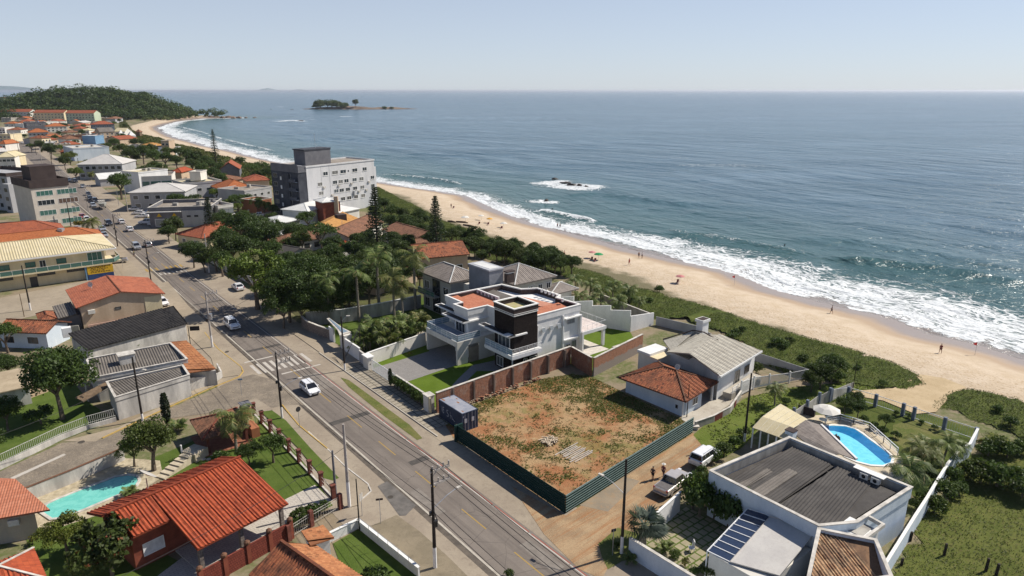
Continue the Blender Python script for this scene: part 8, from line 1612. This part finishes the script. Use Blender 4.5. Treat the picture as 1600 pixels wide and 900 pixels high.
# ------------------------------------------------------------------ VEHICLES
CARW=plain('white_car_paint',(.76,.76,.77),.22,.5,coat=.6); CARS=plain('silver_car_paint',(.42,.43,.45),.25,.5,.4,.6); CARD=plain('dark_car_paint',(.03,.035,.05),.22,.5,coat=.6); CARR=plain('red_car_paint',(.26,.03,.035),.25,.5,coat=.6); CARP=plain('champagne_paint',(.52,.48,.45),.25,.5,.3,.6)
TYRE=plain('tyre_rubber',(.02,.02,.021),.85,.2); RIM=plain('alloy_rim',(.45,.45,.47),.3,.5,.7); CGL=plain('car_glass',(.012,.014,.018),.06,.7); LAMP=plain('headlamp_glass',(.7,.72,.75),.1,.6); TAIL=plain('tail_lamp',(.32,.015,.012),.2,.5); PLATE=plain('plate_grey',(.5,.5,.48),.5); TRIM=plain('black_trim',(.025,.025,.027),.5)
def car_template(kind):
    L,W,prof,cab,zr,wb,wr=dict(
     hatch=(4.0,1.70,[(-1.98,.32),(-2.0,.62),(-1.96,.92),(-1.80,1.0),(.95,1.0),(1.72,.80),(1.95,.62),(2.0,.32)],[(-1.86,-1.50),(1.12,.30)],1.50,1.25,.31),
     suv=(4.6,1.80,[(-2.26,.42),(-2.3,.8),(-2.26,1.08),(-2.1,1.14),(1.0,1.14),(2.05,1.04),(2.27,.85),(2.3,.42)],[(-2.12,-1.98),(1.05,.42)],1.78,1.38,.37),
     sedan=(4.4,1.72,[(-2.18,.32),(-2.2,.7),(-2.1,.94),(-1.5,.98),(.9,.97),(1.9,.82),(2.15,.66),(2.2,.32)],[(-1.70,-1.05),(1.05,.30)],1.42,1.32,.31),
     pickup=(5.3,1.85,[(-2.62,.5),(-2.65,.8),(-2.62,1.06),(-2.5,1.12),(.95,1.12),(2.25,1.06),(2.6,.9),(2.65,.46)],[(-.92,-.72),(1.30,.62)],1.78,1.62,.38))[kind]
    root=thing('car','',"car"); h=W/2; b=MB(); n=len(prof); ys=[(-h,.90),(-h*.93,1.0),(h*.93,1.0),(h,.90)]; zc=.62
    vs=[]
    for y,k in ys: vs+= [(x*(.985 if k<1 else 1),y,zc+(z-zc)*(k if z>zc else 1)) for x,z in prof]
    fs=[]
    for j in range(3): fs+= [(j*n+i,j*n+(i+1)%n,(j+1)*n+(i+1)%n,(j+1)*n+i) for i in range(n)]
    fs+= [tuple(range(n-1,-1,-1)),tuple(3*n+i for i in range(n))]; b.add(vs,fs); b.build('body',CARW,root,bevel=.045)
    z0=max(z for x,z in prof)-.03; (xr0,xr1),(xf0,xf1)=cab; wb0,wt=h*.90,h*.74; g=MB(); base=[(xr0,-wb0,z0),(xf0,-wb0,z0),(xf0,wb0,z0),(xr0,wb0,z0)]; top=[(xr1,-wt,zr-.05),(xf1,-wt,zr-.05),(xf1,wt,zr-.05),(xr1,wt,zr-.05)]; g.add(base+top,[(0,1,5,4),(1,2,6,5),(2,3,7,6),(3,0,4,7),(4,5,6,7)]); g.build('windows',CGL,root)
    r=MB(); rt=[(xr1-.05,-wt-.02,zr-.06),(xf1+.06,-wt-.02,zr-.06),(xf1+.06,wt+.02,zr-.06),(xr1-.05,wt+.02,zr-.06)]; r.add(rt+[(x*.96+.0,y*.92,zr+.02) for x,y,z in rt],[(3,2,1,0),(4,5,6,7),(0,1,5,4),(1,2,6,5),(2,3,7,6),(3,0,4,7)])
    B=[Vector(q) for q in base];Tp=[Vector(q) for q in top]
    for i in range(4): r.beam(B[i]+Vector((0,0,.02)),Tp[i],.09,.07)
    for u_ in ((.42,.50) if kind!='pickup' else (.5,.5)):
        pass
    for sgn,(i0,i1) in ((-1,(0,1)),(1,(3,2))):
        for u_ in ((.28,.60) if kind in('suv','hatch') else (.55,)): r.beam(B[i0].lerp(B[i1],u_)+Vector((0,sgn*.008,0)),Tp[i0].lerp(Tp[i1],u_)+Vector((0,sgn*.012,0)),.08,.05)
    r.build('roof',CARW,root)
    for sx in (-1,1):
        for sy in (-1,1):
            w=MB(); c=(sx*wb,sy*(h-.17),wr); w.tube([(c[0],c[1]-.11,c[2]),(c[0],c[1]+.11,c[2])],wr,14); o=w.build('wheel',TYRE,root); w=MB(); w.tube([(c[0],c[1]-.125,c[2]),(c[0],c[1]+.125,c[2])],wr*.62,10); w.build('rim',RIM,o)
            a=MB(); pts=[(c[0]+math.cos(t)*(wr+.07),sy*(h+.004),c[2]+math.sin(t)*(wr+.07)) for t in [math.pi*k/8 for k in range(9)]]; a.tube(pts,.035,4); a.build('wheel_arch',TRIM,root)
    xf=prof[-1][0];xb=prof[0][0]; zl=prof[-2][1]
    for sy in (-1,1):
        l=MB(); l.box((xf-.16,sy*h*.72,zl+.02),(.30,h*.36,.15)); l.build('headlight',LAMP,root); l=MB(); l.box((xb+.06,sy*h*.82,prof[1][1]+.16),(.16,h*.26,.26)); l.build('tail_light',TAIL,root)
        l=MB(); l.box((xf0-.28,sy*(h+.06),z0+.12),(.14,.2,.13)); l.build('mirror',CARW,root)
    l=MB(); l.box((xf-.02,0,zl-.16),(.06,h*1.2,.15)); l.build('grille',TRIM,root); l=MB(); l.box((xf+.012,0,.42),(.02,.4,.12)); l.box((xb-.012,0,.62),(.02,.4,.12)); l.build('number_plate',PLATE,root)
    if kind=='pickup':
        l=MB(); l.box((-1.72,0,1.115),(1.52,1.52,.06)); l.build('bed_cover',M('bed_cover_grey',(.13,.12,.12),None,3),root); l=MB(); l.box((-2.64,0,.86),(.05,1.5,.36)); l.build('tailgate',CARP,root); l=MB(); l.box((-2.72,0,.55),(.16,1.6,.14)); l.build('bumper',METAL,root)
    if kind=='suv':
        for sy in (-1,1): l=MB(); l.tube([(-1.6,sy*.6,1.8),(-1.5,sy*.6,1.86),(.2,sy*.6,1.86),(.3,sy*.6,1.8)],.025,5); l.build('roof_rail',METAL,root)
    return root
_cars={}
def car(kind,p,ang,label,paint=None,cat='car',group=None,name='parked_car'):
    "ang: heading in street degrees, 0 = driving away along the road"
    if kind not in _cars: o=_cars[kind]=car_template(kind)
    else: o=copy_tree(_cars[kind])
    o.name=name; 
    if 'group' in o.keys(): del o['group']
    tag(o,label,cat,group); o.location=(p.x,p.y,p.z if p.z>0.001 else .03); o.rotation_euler=(0,0,R(128.4+ang))
    for c in o.children:
        nm=c.name.split('.')[0]
        if nm in('body','roof','mirror'): c.material_slots[0].link='OBJECT'; c.material_slots[0].material=paint or CARW
    return o
car('hatch',G(484.5,612,.02),180,'white hatchback driving towards the camera past the zebra crossing',name='car'); car('suv',G(363,512,.02),180,'white off road vehicle driving out of the tree shade on the main road',name='car')
car('pickup',G(1051,762,.04),-82,'champagne pickup truck with dark bed cover parked on the sandy track',CARP,'pickup',name='pickup_truck'); car('suv',G(1101,721,.04),-84,'white car parked by the hedge beyond the pickup truck on the sandy track',name='parked_car')
car('sedan',G(372,452,.03),0,'white sedan parked on the right shoulder under the bright street tree'); car('sedan',G(254,476,.05),180,'white car parked beside the cream wall of the beige gabled house'); car('pickup',G(181,411,.05),78,'grey pickup parked at the corner of the cream building',CARS,'pickup',name='pickup_truck')
car('suv',G(213.5,389,.02),180,'silver off road vehicle driving towards the camera, nearest of the distant traffic',CARS,name='car'); car('hatch',G(231,385,.02),0,'silver hatchback driving away next to the silver off road vehicle',CARS,name='car'); car('hatch',G(203,361,.02),0,'white car driving away in the middle of the distant traffic',name='car'); car('hatch',G(190,349,.02),0,'white car farther away behind the middle one in the right lane',name='car'); car('suv',G(170,352,.02),180,'dark blue car coming towards the camera in the left lane',CARD,name='car')
car('sedan',G(160,360,.03),180,'silver car parked at the left roadside behind the palm',CARS); car('sedan',G(163,370,.03),180,'pale car parked nearest to the cream building at the left roadside',CARS); car('hatch',G(152,366,.03),180,'dark red car half hidden behind the palm at the left roadside',CARR); car('hatch',G(129,341,.03),180,'red car parked in front of the off white apartment block',CARR); car('hatch',G(136,345,.03),180,'white car beside the red car at the apartment block')
for i,(x,y,k,pt,l) in enumerate([(229,350,'suv',None,'white van like car parked at the right roadside near the flat roofed shop'),(243,352,'sedan',None,'white sedan parked right of the white van like car'),(222,340,'sedan',None,'lowest of the three white cars parked in front of the black shop'),(216,335,'hatch',None,'middle one of the three white cars parked in front of the black shop'),(210,329,'sedan',None,'farthest of the three white cars parked in front of the black shop'),(236,337,'sedan',CARD,'dark car parked close to the black shop front'),(398,331,'suv',CARS,'silver car on the lawn in front of the beach apartments'),(404,338,'sedan',None,'white car just below the silver one on the apartments lawn'),(430,370,'sedan',None,'white car under the trees left of the grey carport house'),(357,338,'sedan',None,'white car parked behind the shop annex'),(141,312,'hatch',CARD,'dark car parked under the tree on the right of the far road'),(149,316,'suv',CARD,'second dark car under the tree on the far road'),(138,305,'sedan',CARD,'dark sedan further up under the tree on the far road'),(130,293,'hatch',CARS,'silver car parked up the far road'),(146,323,'hatch',CARS,'silver car just in front of the boat trailer'),(118,285,'suv',CARD,'dark car parked beside the balcony house'),(108,283,'hatch',None,'white car parked beside the balcony house'),(50,231,'sedan',CARS,'silver car on the far main road'),(35,224,'hatch',None,'white car on the far main road'),(24,220,'hatch',CARD,'dark car on the far main road'),(460,502,'hatch',CARD,'dark car parked in deep shade by the stone wall')]):
    if i!=20: car(k,G(x,y,.03),(g.choice([0,180]) if i>9 else 60),l,pt)
bt=thing('boat_trailer','large grey boat on a trailer towed along the right side of the distant road','boat',G(161,326)); p=G(161,326); d=T(1,0)-T(0,0); s=Vector((d.y,-d.x,0)); b=MB(); sec=[(-4,1.2,1.0,2.0),(-2,1.35,.8,2.1),(1.5,1.3,.8,2.2),(3.6,.7,1.1,2.4),(4.6,.05,1.6,2.5)]; vs=[]
for x,w,z0,z1 in sec: vs+= [p+d*-x+s*w+Vector((0,0,z1)),p+d*-x+s*w*.5+Vector((0,0,z0)),p+d*-x-s*w*.5+Vector((0,0,z0)),p+d*-x-s*w+Vector((0,0,z1))]
b.add(vs,[(i*4+j,i*4+(j+1)%4,i*4+4+(j+1)%4,i*4+4+j) for i in range(4) for j in range(4)]+[(3,2,1,0)]); b.build('hull',M('boat_grey',(.36,.36,.33),None,1),bt); b=MB(); b.box(p+d*1.2+Vector((0,0,2.5)),(1.6,2.2,.9),_ra+1.57); b.build('cabin',CAPS,bt)
for k in (-1,1): b=MB(); c=p+s*k*1.0+d*1.0+Vector((0,0,.4)); b.tube([c-s*.12,c+s*.12],.4,10); b.build('wheel',TYRE,bt)
# ------------------------------------------------------------------ POLES, WIRES, SIGNS
def pole(name,label,base,h,shaft=CREO,r=.15,arms=(),lamp=None,white=0,transf=False,group=None,lean=0,armdir=None):
    p=G(*base); root=thing(name,label,'utility pole' if arms or h>6 else 'pole',(p.x,p.y,0),group); b=MB(); b.tube([(p.x,p.y,max(0,white)-.05),(p.x+lean,p.y,h)],[r,r*.68],8); b.build('shaft',shaft,root)
    if white: b=MB(); b.tube([(p.x,p.y,-.1),(p.x+lean*white/h,p.y,white)],[r*1.06,r*1.02],8); b.build('painted_base',POLEW,root)
    ad=armdir if armdir is not None else Vector((math.cos(_ra),math.sin(_ra),0))
    for z in arms:
        b=MB(); a=Vector((p.x+lean,p.y,z))-ad*.15; c=a+ad*2.0; b.beam(a,c,.16,.2); b.beam(Vector((p.x+lean,p.y,z-.6)),a+ad*.75,.05,.05)
        for k in range(4): q=a+ad*(.25+k*.56); b.cyl((q.x,q.y,q.z+.1),.085,.42,6)
        b.build('crossarm',CONCP,root)
    if lamp:
        dx,dy,z=lamp; b=MB(); q=Vector((p.x,p.y,z)); e=q+Vector((dx,dy,.9)); b.tube([q,q.lerp(e,.6)+Vector((0,0,.12)),e],.035,5); b.build('lamp_arm',METAL,root); b=MB(); b.box(e+Vector((dx*.15,dy*.15,0)),(.55,.25,.12),math.atan2(dy,dx)); b.build('street_lamp',CAPS,root)
    if arms and not transf: b=MB(); b.box((p.x+.22,p.y-.1,h*.47),(.34,.34,.6)); b.box((p.x-.25,p.y,h*.56),(.2,.3,.35)); b.tube([(p.x+.1,p.y-.2,h*.42),(p.x+.4,p.y-.3,h*.5),(p.x+.1,p.y-.2,h*.6)],.05,5); b.build('cable_box',TRIM,root)
    if transf: b=MB(); b.cyl((p.x+.45,p.y-.2,h*.52),.28,1.0,10); b.build('transformer',METAL,root); b=MB(); b.box((p.x-.3,p.y,h*.5),(.3,.3,.5)); b.build('cable_box',TRIM,root)
    return root
PA=[((680,887),10.2),((441,654),9.3),((332,543),9.4),((236,439),9.4),((184,385),9.2),((139,332),9.0),((110,300),9),((78,268),9)]
pole('utility_pole','tall black utility pole with white base, double crossarm and lamp nearest the camera',(680,887),10.2,arms=(9.9,8.6),lamp=(1.9,1.8,6.2),white=2.2,r=.17)
pole('utility_pole','dark utility pole with double crossarm and white base beside the zebra crossing',(441,654),9.4,arms=(9.1,7.9),lamp=(2.0,1.5,4.2),white=1.7)
pole('utility_pole','pale concrete utility pole with transformer, crossarms and white base near the corner house',(332,543),9.8,CONCP,.18,arms=(9.4,8.3),white=2.2,transf=True)
pole('utility_pole','dark utility pole across the road from the beige gabled house',(236,439),9.6,arms=(9.2,),lamp=(1.7,.9,5.5)); pole('utility_pole','dark utility pole beside the cream building corner',(184,385),9.0,arms=(8.7,),white=0); pole('utility_pole','grey concrete pole near the boat trailer',(139,332),9.5,CONCP,arms=(9.2,)); pole('utility_pole','dark pole in front of the off white apartment block',(111,354),8.0)
pole('utility_pole','dark pole with small lamp and white base before the stained corner house',(223,657),9.0,white=1.0,lamp=(1.4,-.5,6.6)); pole('utility_pole','plain pale concrete pole with tall white base beside the car entrance',(546,792),9.6,CONCP,.18,white=3.0); pole('utility_pole','thick dark pole inside the fence by the car entrance',(525,777),5.6,CONCP if False else GREYD,.16); pole('utility_pole','dark thin post with a sign board at the corner of the small walled lawn',(562,829),5.8,BLACK,.08)
pole('utility_pole','black pole with white base and tension cables on the right pavement opposite the zebra crossing',(539,579),8.9,white=1.2,lamp=(.9,.2,8.0)); pole('utility_pole','black pole with street lamp and white base behind the fan palm',(971,865),10.0,white=1.9,lamp=(-1.7,1.6,6.4)); pole('utility_pole','black pole beside the hedge of the pool pavilion',(1163,690),9.2,white=1.2); pole('post','thin dark post beside the porch of the hipped roof house',(1073,652),4.8,CREO,.07)
pole('utility_pole','grey concrete pole with white base just left of the bright street tree',(327,426),9.5,CONCP,white=1.6); pole('utility_pole','shorter grey pole under the bright street tree',(350,424),6.2,CONCP,.12); pole('utility_pole','dark pole with white foot in the lane below the cream building',(48,485),9.2,white=1.6); pole('post','thin bare post in the lane next to the brown clay roofed house',(38,495),4.6,WOOD,.08); pole('lamp_post','curved grey street lamp post beside the flat roofed shop',(186,322),6.2,METAL,.09,lamp=(-3.2,.6,5.4)); pole('utility_pole','concrete pole in front of the flat roofed shop',(200,331),8.2,CONCP); pole('post','thin pole beside the dune scrub at the end of the blue post fence',(1332,612),4.8,CREO,.06)
pole('post','dark slender post in the palm garden where the tension cables end',(564,553),5.2,CREO,.08); pole('post','short black post on the gate pillar of the modern house',(569,556),3.2,CREO,.07)
for i,(x,y) in enumerate([(57,242),(24,226),(82,262),(66,257),(30,240),(98,300),(126,275)]): pole('utility_pole','slim pole along the far main road',(x,y),9,CONCP if i%2 else CREO,.16,group='far poles of the main road')
def wire(label,A,B,sag=.5,r=.03,group='overhead wires along the main road'):
    A=Vector(A);B=Vector(B); n=10; pts=[A.lerp(B,i/n)-Vector((0,0,sag*4*(i/n)*(1-i/n))) for i in range(n+1)]; b=MB(); b.tube(pts,r,4); return b.build('power_line',BLACK,label=label,cat='wire',group=group)
ad=Vector((math.cos(_ra),math.sin(_ra),0)); near=T(-42,-15)
chain=[Vector((near.x,near.y,10.2))]+[Vector((G(*p).x,G(*p).y,h)) for p,h in PA]
for a,c in zip(chain,chain[1:]):
    for k in (.1,.66,1.22): wire('thin overhead power line strung between the pole tops of the main road',a+ad*k,c+ad*k,.6)
    wire('thin overhead power line strung between the pole tops of the main road',a-Vector((0,0,3.4)),c-Vector((0,0,3.4)),.5,.028); wire('thin overhead power line strung between the pole tops of the main road',a-Vector((0,0,4.3)),c-Vector((0,0,4.3)),.6,.03)
q0=G(539,579);q1=G(564,553)
for k in range(4): wire('pale tension cable slanting from the palm garden post down to the pavement',Vector((q1.x+k*.12,q1.y,5.0-k*.05)),T(50.6+k*.25,-1.0,.2),.0,.025,'tension cables at the right pavement')
a=G(332,543); wire('pale cable crossing the main road from the transformer pole',Vector((a.x,a.y,5.0)),Vector((*T2(88,4),6.0)),.4,.03); c=G(223,657); wire('pale cable running from the corner house pole out of the left edge',Vector((c.x,c.y,6.5)),Vector((G(-40,770).x,G(-40,770).y,5.5)),.6,.025); c2=G(-60,985,6.5); wire('pale cable crossing over the bright red roof',G(180,905,5.0),Vector((G(546,792).x,G(546,792).y,7.0)),.6,.025)
def sign_post(label,base,h,w,hh,m,rz=.6,round_=False):
    p=G(*base); root=thing('road_sign',label,'sign',(p.x,p.y,0)); b=MB(); b.cyl((p.x,p.y,0),.035,h,6); b.build('post',METAL,root); b=MB()
    if round_: n_=Vector((math.sin(rz),-math.cos(rz),0)); e=Vector((math.cos(rz),math.sin(rz),0)); c=Vector((p.x,p.y,h))+n_*.05; ring=[c+(e*math.cos(t)+Vector((0,0,1))*math.sin(t))*w for t in [i*.449 for i in range(14)]]; b.add(ring+[q-n_*.03 for q in ring],[tuple(range(14)),tuple(range(27,13,-1))]+[(i,i+14,(i+1)%14+14,(i+1)%14) for i in range(14)])
    else: b.box((p.x,p.y,h-hh/2),(w,.04,hh),rz)
    b.build('sign_plate',m,root)
sign_post('round sign with dark back on a thin post at the kerb opposite the white hatchback',(468.5,669),2.7,.36,.3,TRIM,.9,True); sign_post('small blue street name sign at the corner of the cobbled side street',(378,618),2.6,.6,.22,BLUEB,.3); sign_post('small dark street name sign on the gravel beside the walled lawn',(595,818),2.9,.7,.22,BROWND,.2); sign_post('small dark street name sign on the corner grass beside the fan palm',(957,868),2.9,.5,.3,TRIM,.4); sign_post('white notice board hung beside the corner post of the walled lawn',(566,806),2.6,.55,.8,CAPS,1.2); sign_post('small dark sign in the forecourt of the cream building',(192,418),2.6,.5,.3,TRIM,.4)
b=MB(); p=G(1110*0+1201,597); b.cyl((p.x-2,p.y-1,0),.28,.8,10); b.build('waste_bin',BLACK,label='black waste bin at the foot of the white slatted fence',cat='bin')
for i,(x,y) in enumerate([(610,777),(355,550)]): p=G(x,y); b=MB(); b.cyl((p.x,p.y,.034 if i==0 else .092),.32,.006,14); b.build('manhole_cover',M('iron_cover',(.07,.06,.05),None,3),label=['dark round manhole cover in the asphalt patch','dark manhole cover on the corner pavement'][i],cat='manhole')
b=MB(); p=G(127,691); b.cyl((p.x,p.y,.03),.4,.006,14); b.build('manhole_cover',M('iron_cover',(.07,.06,.05)),label='dark manhole cover on the cobbled side street',cat='manhole')
# ------------------------------------------------------------------ PEOPLE AND BEACH THINGS
SKIN=plain('sun_tanned_skin',(.36,.19,.12),.6,.3)
def skinned(name,joints,edges,radii,mat,parent,sub=1,root=0):
    me=bpy.data.meshes.new(name); me.from_pydata(joints,edges,[]); me.materials.append(mat); o=bpy.data.objects.new(name,me); COL.objects.link(o); o.parent=parent
    m=o.modifiers.new('skin','SKIN'); 
    if not me.skin_vertices: bm=bmesh.new(); bm.from_mesh(me); bm.verts.layers.skin.verify(); bm.to_mesh(me); bm.free()
    for i,r in enumerate(radii): me.skin_vertices[0].data[i].radius=(r,r) if not hasattr(r,'__len__') else r
    me.skin_vertices[0].data[root].use_root=True
    s=o.modifiers.new('sub','SUBSURF'); s.levels=sub; s.render_levels=sub; return o
def person(p,rz,label,shirt,shorts,hat=None,stride=.22,hair=None,name='person',arm=.15,sit=False,z=None):
    root=thing(name,label,'person',p,None,rz); a=stride
    if sit: J=[(0,0,.42),(0,.02,.62),(0,.03,.85),(0,.03,.98),(0,.05,1.12),(-.17,.02,.82),(-.24,-.1,.58),(-.2,-.3,.5),(.17,.02,.82),(.24,-.1,.58),(.2,-.3,.5),(-.1,0,.42),(-.12,-.45,.5),(-.12,-.75,.12),(-.12,-.9,.10),(.1,0,.42),(.12,-.45,.5),(.12,-.75,.12),(.12,-.9,.10)]
    else: J=[(0,0,.92),(0,.0,1.12),(0,.02,1.36),(0,.02,1.48),(0,.0,1.62),(-.18,.02,1.36),(-.25,.02-a*.2,1.10),(-.25,-.04-a*.6-arm,.90),(.18,.02,1.36),(.25,.02+a*.2,1.10),(.25,-.04+a*.4,.88),(-.09,0,.88),(-.10,a*.5-.02,.48),(-.10,a*1.05,.07),(-.10,a*1.05-.16,.04),(.09,0,.88),(.10,-a*.5-.03,.48),(.10,-a*.95,.07),(.10,-a*.95-.16,.04)]
    E=[(0,1),(1,2),(2,3),(3,4),(2,5),(5,6),(6,7),(2,8),(8,9),(9,10),(0,11),(11,12),(12,13),(13,14),(0,15),(15,16),(16,17),(17,18)]
    Rr=[(.15,.11),(.13,.10),(.17,.11),.055,(.085,.105),.06,.045,.035,.06,.045,.035,.09,.062,.04,.035,.09,.062,.04,.035]
    skinned('body',J,E,Rr,SKIN,root)
    if shirt: skinned('shirt',[J[0],J[1],J[2],J[5],tuple(Vector(J[5]).lerp(Vector(J[6]),.7)),J[8],tuple(Vector(J[8]).lerp(Vector(J[9]),.7))],[(0,1),(1,2),(2,3),(3,4),(2,5),(5,6)],[(.165,.125),(.15,.115),(.19,.125),.075,.062,.075,.062],shirt,root)
    skinned('shorts',[J[0],J[11],tuple(Vector(J[11]).lerp(Vector(J[12]),.85)),J[15],tuple(Vector(J[15]).lerp(Vector(J[16]),.85))],[(0,1),(1,2),(0,3),(3,4)],[(.165,.125),.11,.085,.11,.085],shorts,root)
    hz=J[4]; b=MB(); off=Vector(root.location)
    n=10; c=Vector(hz)+Vector((0,.015,.035)); rings=[]
    vs=[];k2=4
    for i in range(k2):
        t=i/(k2-1)*1.45; vs+= [c+Vector((math.cos(u)*.10*math.cos(t),math.sin(u)*.12*math.cos(t),.10*math.sin(t))) for u in [2*math.pi*j/n for j in range(n)]]
    b.add([v+off for v in vs],[(i*n+j,i*n+(j+1)%n,(i+1)*n+(j+1)%n,(i+1)*n+j) for i in range(k2-1) for j in range(n)]+[tuple((k2-1)*n+j for j in range(n))]); b.build('hair',hair or plain('dark_hair',(.03,.02,.016),.6),root,smooth=True)
    if hat: b=MB(); q=off+c; b.tube([q+Vector((0,0,.045)),q+Vector((0,0,.06))],[.24,.24],14); b.tube([q+Vector((0,0,.05)),q+Vector((0,0,.15))],[.125,.10],12); b.build('hat',hat,root)
    root.rotation_euler=(0,0,rz); return root
CL=lambda n_,c:plain('cloth_'+n_,c,.85,.2)
person(G(1019.5,750,.04),2.6,'person in dark clothes walking up the sandy track beside the green hoarding',CL('grey',(.07,.065,.06)),CL('black',(.03,.03,.032)),stride=.16); person(G(1036,746,.04),2.4,'person in a white sun hat and patterned shirt walking on the sandy track',CL('maroon',(.22,.08,.09)),CL('brown',(.12,.07,.06)),hat=OFFW,stride=.2)
person(G(210,401,.03),1,'pedestrian in a green top at the left kerb of the distant road',CL('green',(.06,.13,.06)),CL('jeans',(.05,.06,.09)))
def bp(x,y,zz=None):
    p=G(x,y,-1.0)
    for _ in range(4): z=zat(p.x,p.y); p=G(x,y,z)
    return p
for x,y,l,sh,so_,st in [(983,414,'person in red swimwear walking alone along the dry sand',CL('red',(.4,.06,.04)),CL('red2',(.35,.05,.04)),.25),(998,403,'left one of two people standing on the wet sand',None,CL('dark',(.03,.03,.05)),.1),(1003,404,'right one of two people standing on the wet sand',CL('navy',(.04,.05,.10)),CL('dark',(.03,.03,.05)),.1),(1299,490,'person walking alone on the wet sand at the waterline',CL('black',(.03,.03,.032)),CL('jeans',(.05,.06,.09)),.26),(1469,552,'person in dark red carrying things near the red beach flag',CL('wine',(.14,.03,.04)),CL('wine2',(.12,.03,.035)),.2),(871,356,'left one of two bathers at the edge of the waves',None,CL('dark',(.03,.03,.05)),.1),(875,357,'right one of two bathers at the edge of the waves',CL('black',(.03,.03,.032)),CL('dark',(.03,.03,.05)),.15),(882,401,'person standing by the top of the dune trees on the dry sand',CL('red',(.4,.06,.04)),CL('dark',(.03,.03,.05)),.1),(705,325,'person standing near the farthest parasols',None,CL('dark',(.03,.03,.05)),.1)]: person(bp(x,y),g.random()*6,l,sh,so_,stride=st)
def mound(y): return y
PK=M('pink_canvas',(.55,.16,.17),(.62,.34,.32),1.2); GC=M('green_canvas',(.03,.27,.10),None,3); OC=M('orange_canvas',(.62,.32,.05),None,3)
for x,y,r,m,l in [(935,406,1.25,GC,'green beach parasol next to the pink one'),(925,403,1.05,PK,'pink beach parasol left of the green one'),(1062,442,1.05,PK,'pink and white beach parasol alone below the beach flag'),(727,346,1.5,OFFW,'white beach parasol among the farthest group, leftmost'),(752,344,1.1,OFFW,'small white beach parasol nearer the water'),(765,349,1.1,OC,'orange beach parasol in the farthest group'),(787,356,1.2,OFFW,'white beach parasol at the right end of the farthest group')]: parasol('parasol',l,bp(x,y),r,1.9,m)
for i,(x,y) in enumerate([(748,351),(762,352),(783,358),(924,407),(929,409),(1058,443),(708,326)]):
    p=bp(x,y); root=thing('beach_chair',['folding beach chair in the far group, left','folding beach chair in the far group, middle','folding beach chair in the far group, right','beach chair left under the pink parasol','beach chair right under the pink parasol','beach chair by the lone pink parasol','beach chair near the farthest standing person'][i],'chair',p); b=MB(); b.box((p.x,p.y,p.z+.3),(.55,.6,.06),.5); b.build('seat',CL('wine',(.14,.03,.04)),root); b=MB(); b.box((p.x+.2,p.y+.3,p.z+.62),(.55,.1,.62),.5); b.build('backrest',CL('wine',(.14,.03,.04)),root); b=MB()
    for dx in (-.22,.22): b.tube([(p.x+dx-.1,p.y-.25,p.z),(p.x+dx+.1,p.y+.25,p.z+.35)],.02,4); b.tube([(p.x+dx+.1,p.y+.3,p.z),(p.x+dx-.1,p.y-.2,p.z+.35)],.02,4)
    b.build('frame',METAL,root)
for x,y,l in [(1147,446,'red beach flag on a thin pole standing on the wet sand'),(1523,555,'red beach flag near the right edge at the waterline')]:
    p=bp(x,y); root=thing('beach_flag',l,'flag',p); b=MB(); b.cyl((p.x,p.y,p.z-.2),.03,2.6,5); b.build('pole',METAL,root); b=MB(); b.add([(p.x,p.y,p.z+2.4),(p.x-.35,p.y-.05,p.z+2.3),(p.x-.7,p.y+.03,p.z+2.05),(p.x-.3,p.y+.02,p.z+1.85),(p.x,p.y,p.z+1.75)]+[(p.x,p.y+.02,p.z+2.4),(p.x-.35,p.y-.03,p.z+2.3),(p.x-.7,p.y+.05,p.z+2.05),(p.x-.3,p.y+.04,p.z+1.85),(p.x,p.y+.02,p.z+1.75)],[(0,1,2,3,4),(9,8,7,6,5)]); b.build('flag',plain('flag_red',(.6,.03,.03),.7),root)
for i,(x,y) in enumerate([(863,327),(1226,384),(1373,405)]):
    p=G(x,y,SEA); root=thing('swimmer',['surfer waiting in the water near the broken waves on the left','surfer floating outside the breaking waves in the middle','surfer sitting behind the green wave on the right'][i],'person',p); skinned('body',[(0,0,-.3),(0,0,.1),(0,0,.35),(0,0,.48),(0,0,.62),(-.18,0,.34),(-.26,-.12,.08),(.18,0,.34),(.26,-.12,.08)],[(0,1),(1,2),(2,3),(3,4),(2,5),(5,6),(2,7),(7,8)],[(.16,.11),(.15,.11),(.18,.12),.055,(.09,.10),.065,.045,.065,.045],CL('black',(.03,.03,.032)),root)
for i,(x,y,a,L) in enumerate([(706,347,-.6,3.4),(722,348,-.5,4.5),(735,354,-.75,6.5)]): p=bp(x,y); u=Vector((math.cos(a),math.sin(a),0))*L/2; b=MB(); b.tube([p-u+Vector((0,0,.2)),p+Vector((0,0,.3)),p+u+Vector((0,0,.15))],[.26,.3,.18],7); b.build('driftwood_log',WOOD,label=['shortest driftwood log on the upper beach','middle driftwood log on the upper beach','longest driftwood log lying along the dune foot'][i],cat='log')
# ------------------------------------------------------------------ air: one closed box of even haze round the camera and the scene
def haze():
    t=NT('haze_air'); pv=t.n('ShaderNodeVolumePrincipled'); pv.inputs['Color'].default_value=(.86,.91,1,1); pv.inputs['Density'].default_value=4.6e-5; pv.inputs['Anisotropy'].default_value=.35
    t.l(pv.outputs[0],t.out.inputs['Volume'])
    MB().box((0,28000,22),(120000,64000,56)).build('haze',t.m,kind='stuff')
haze()
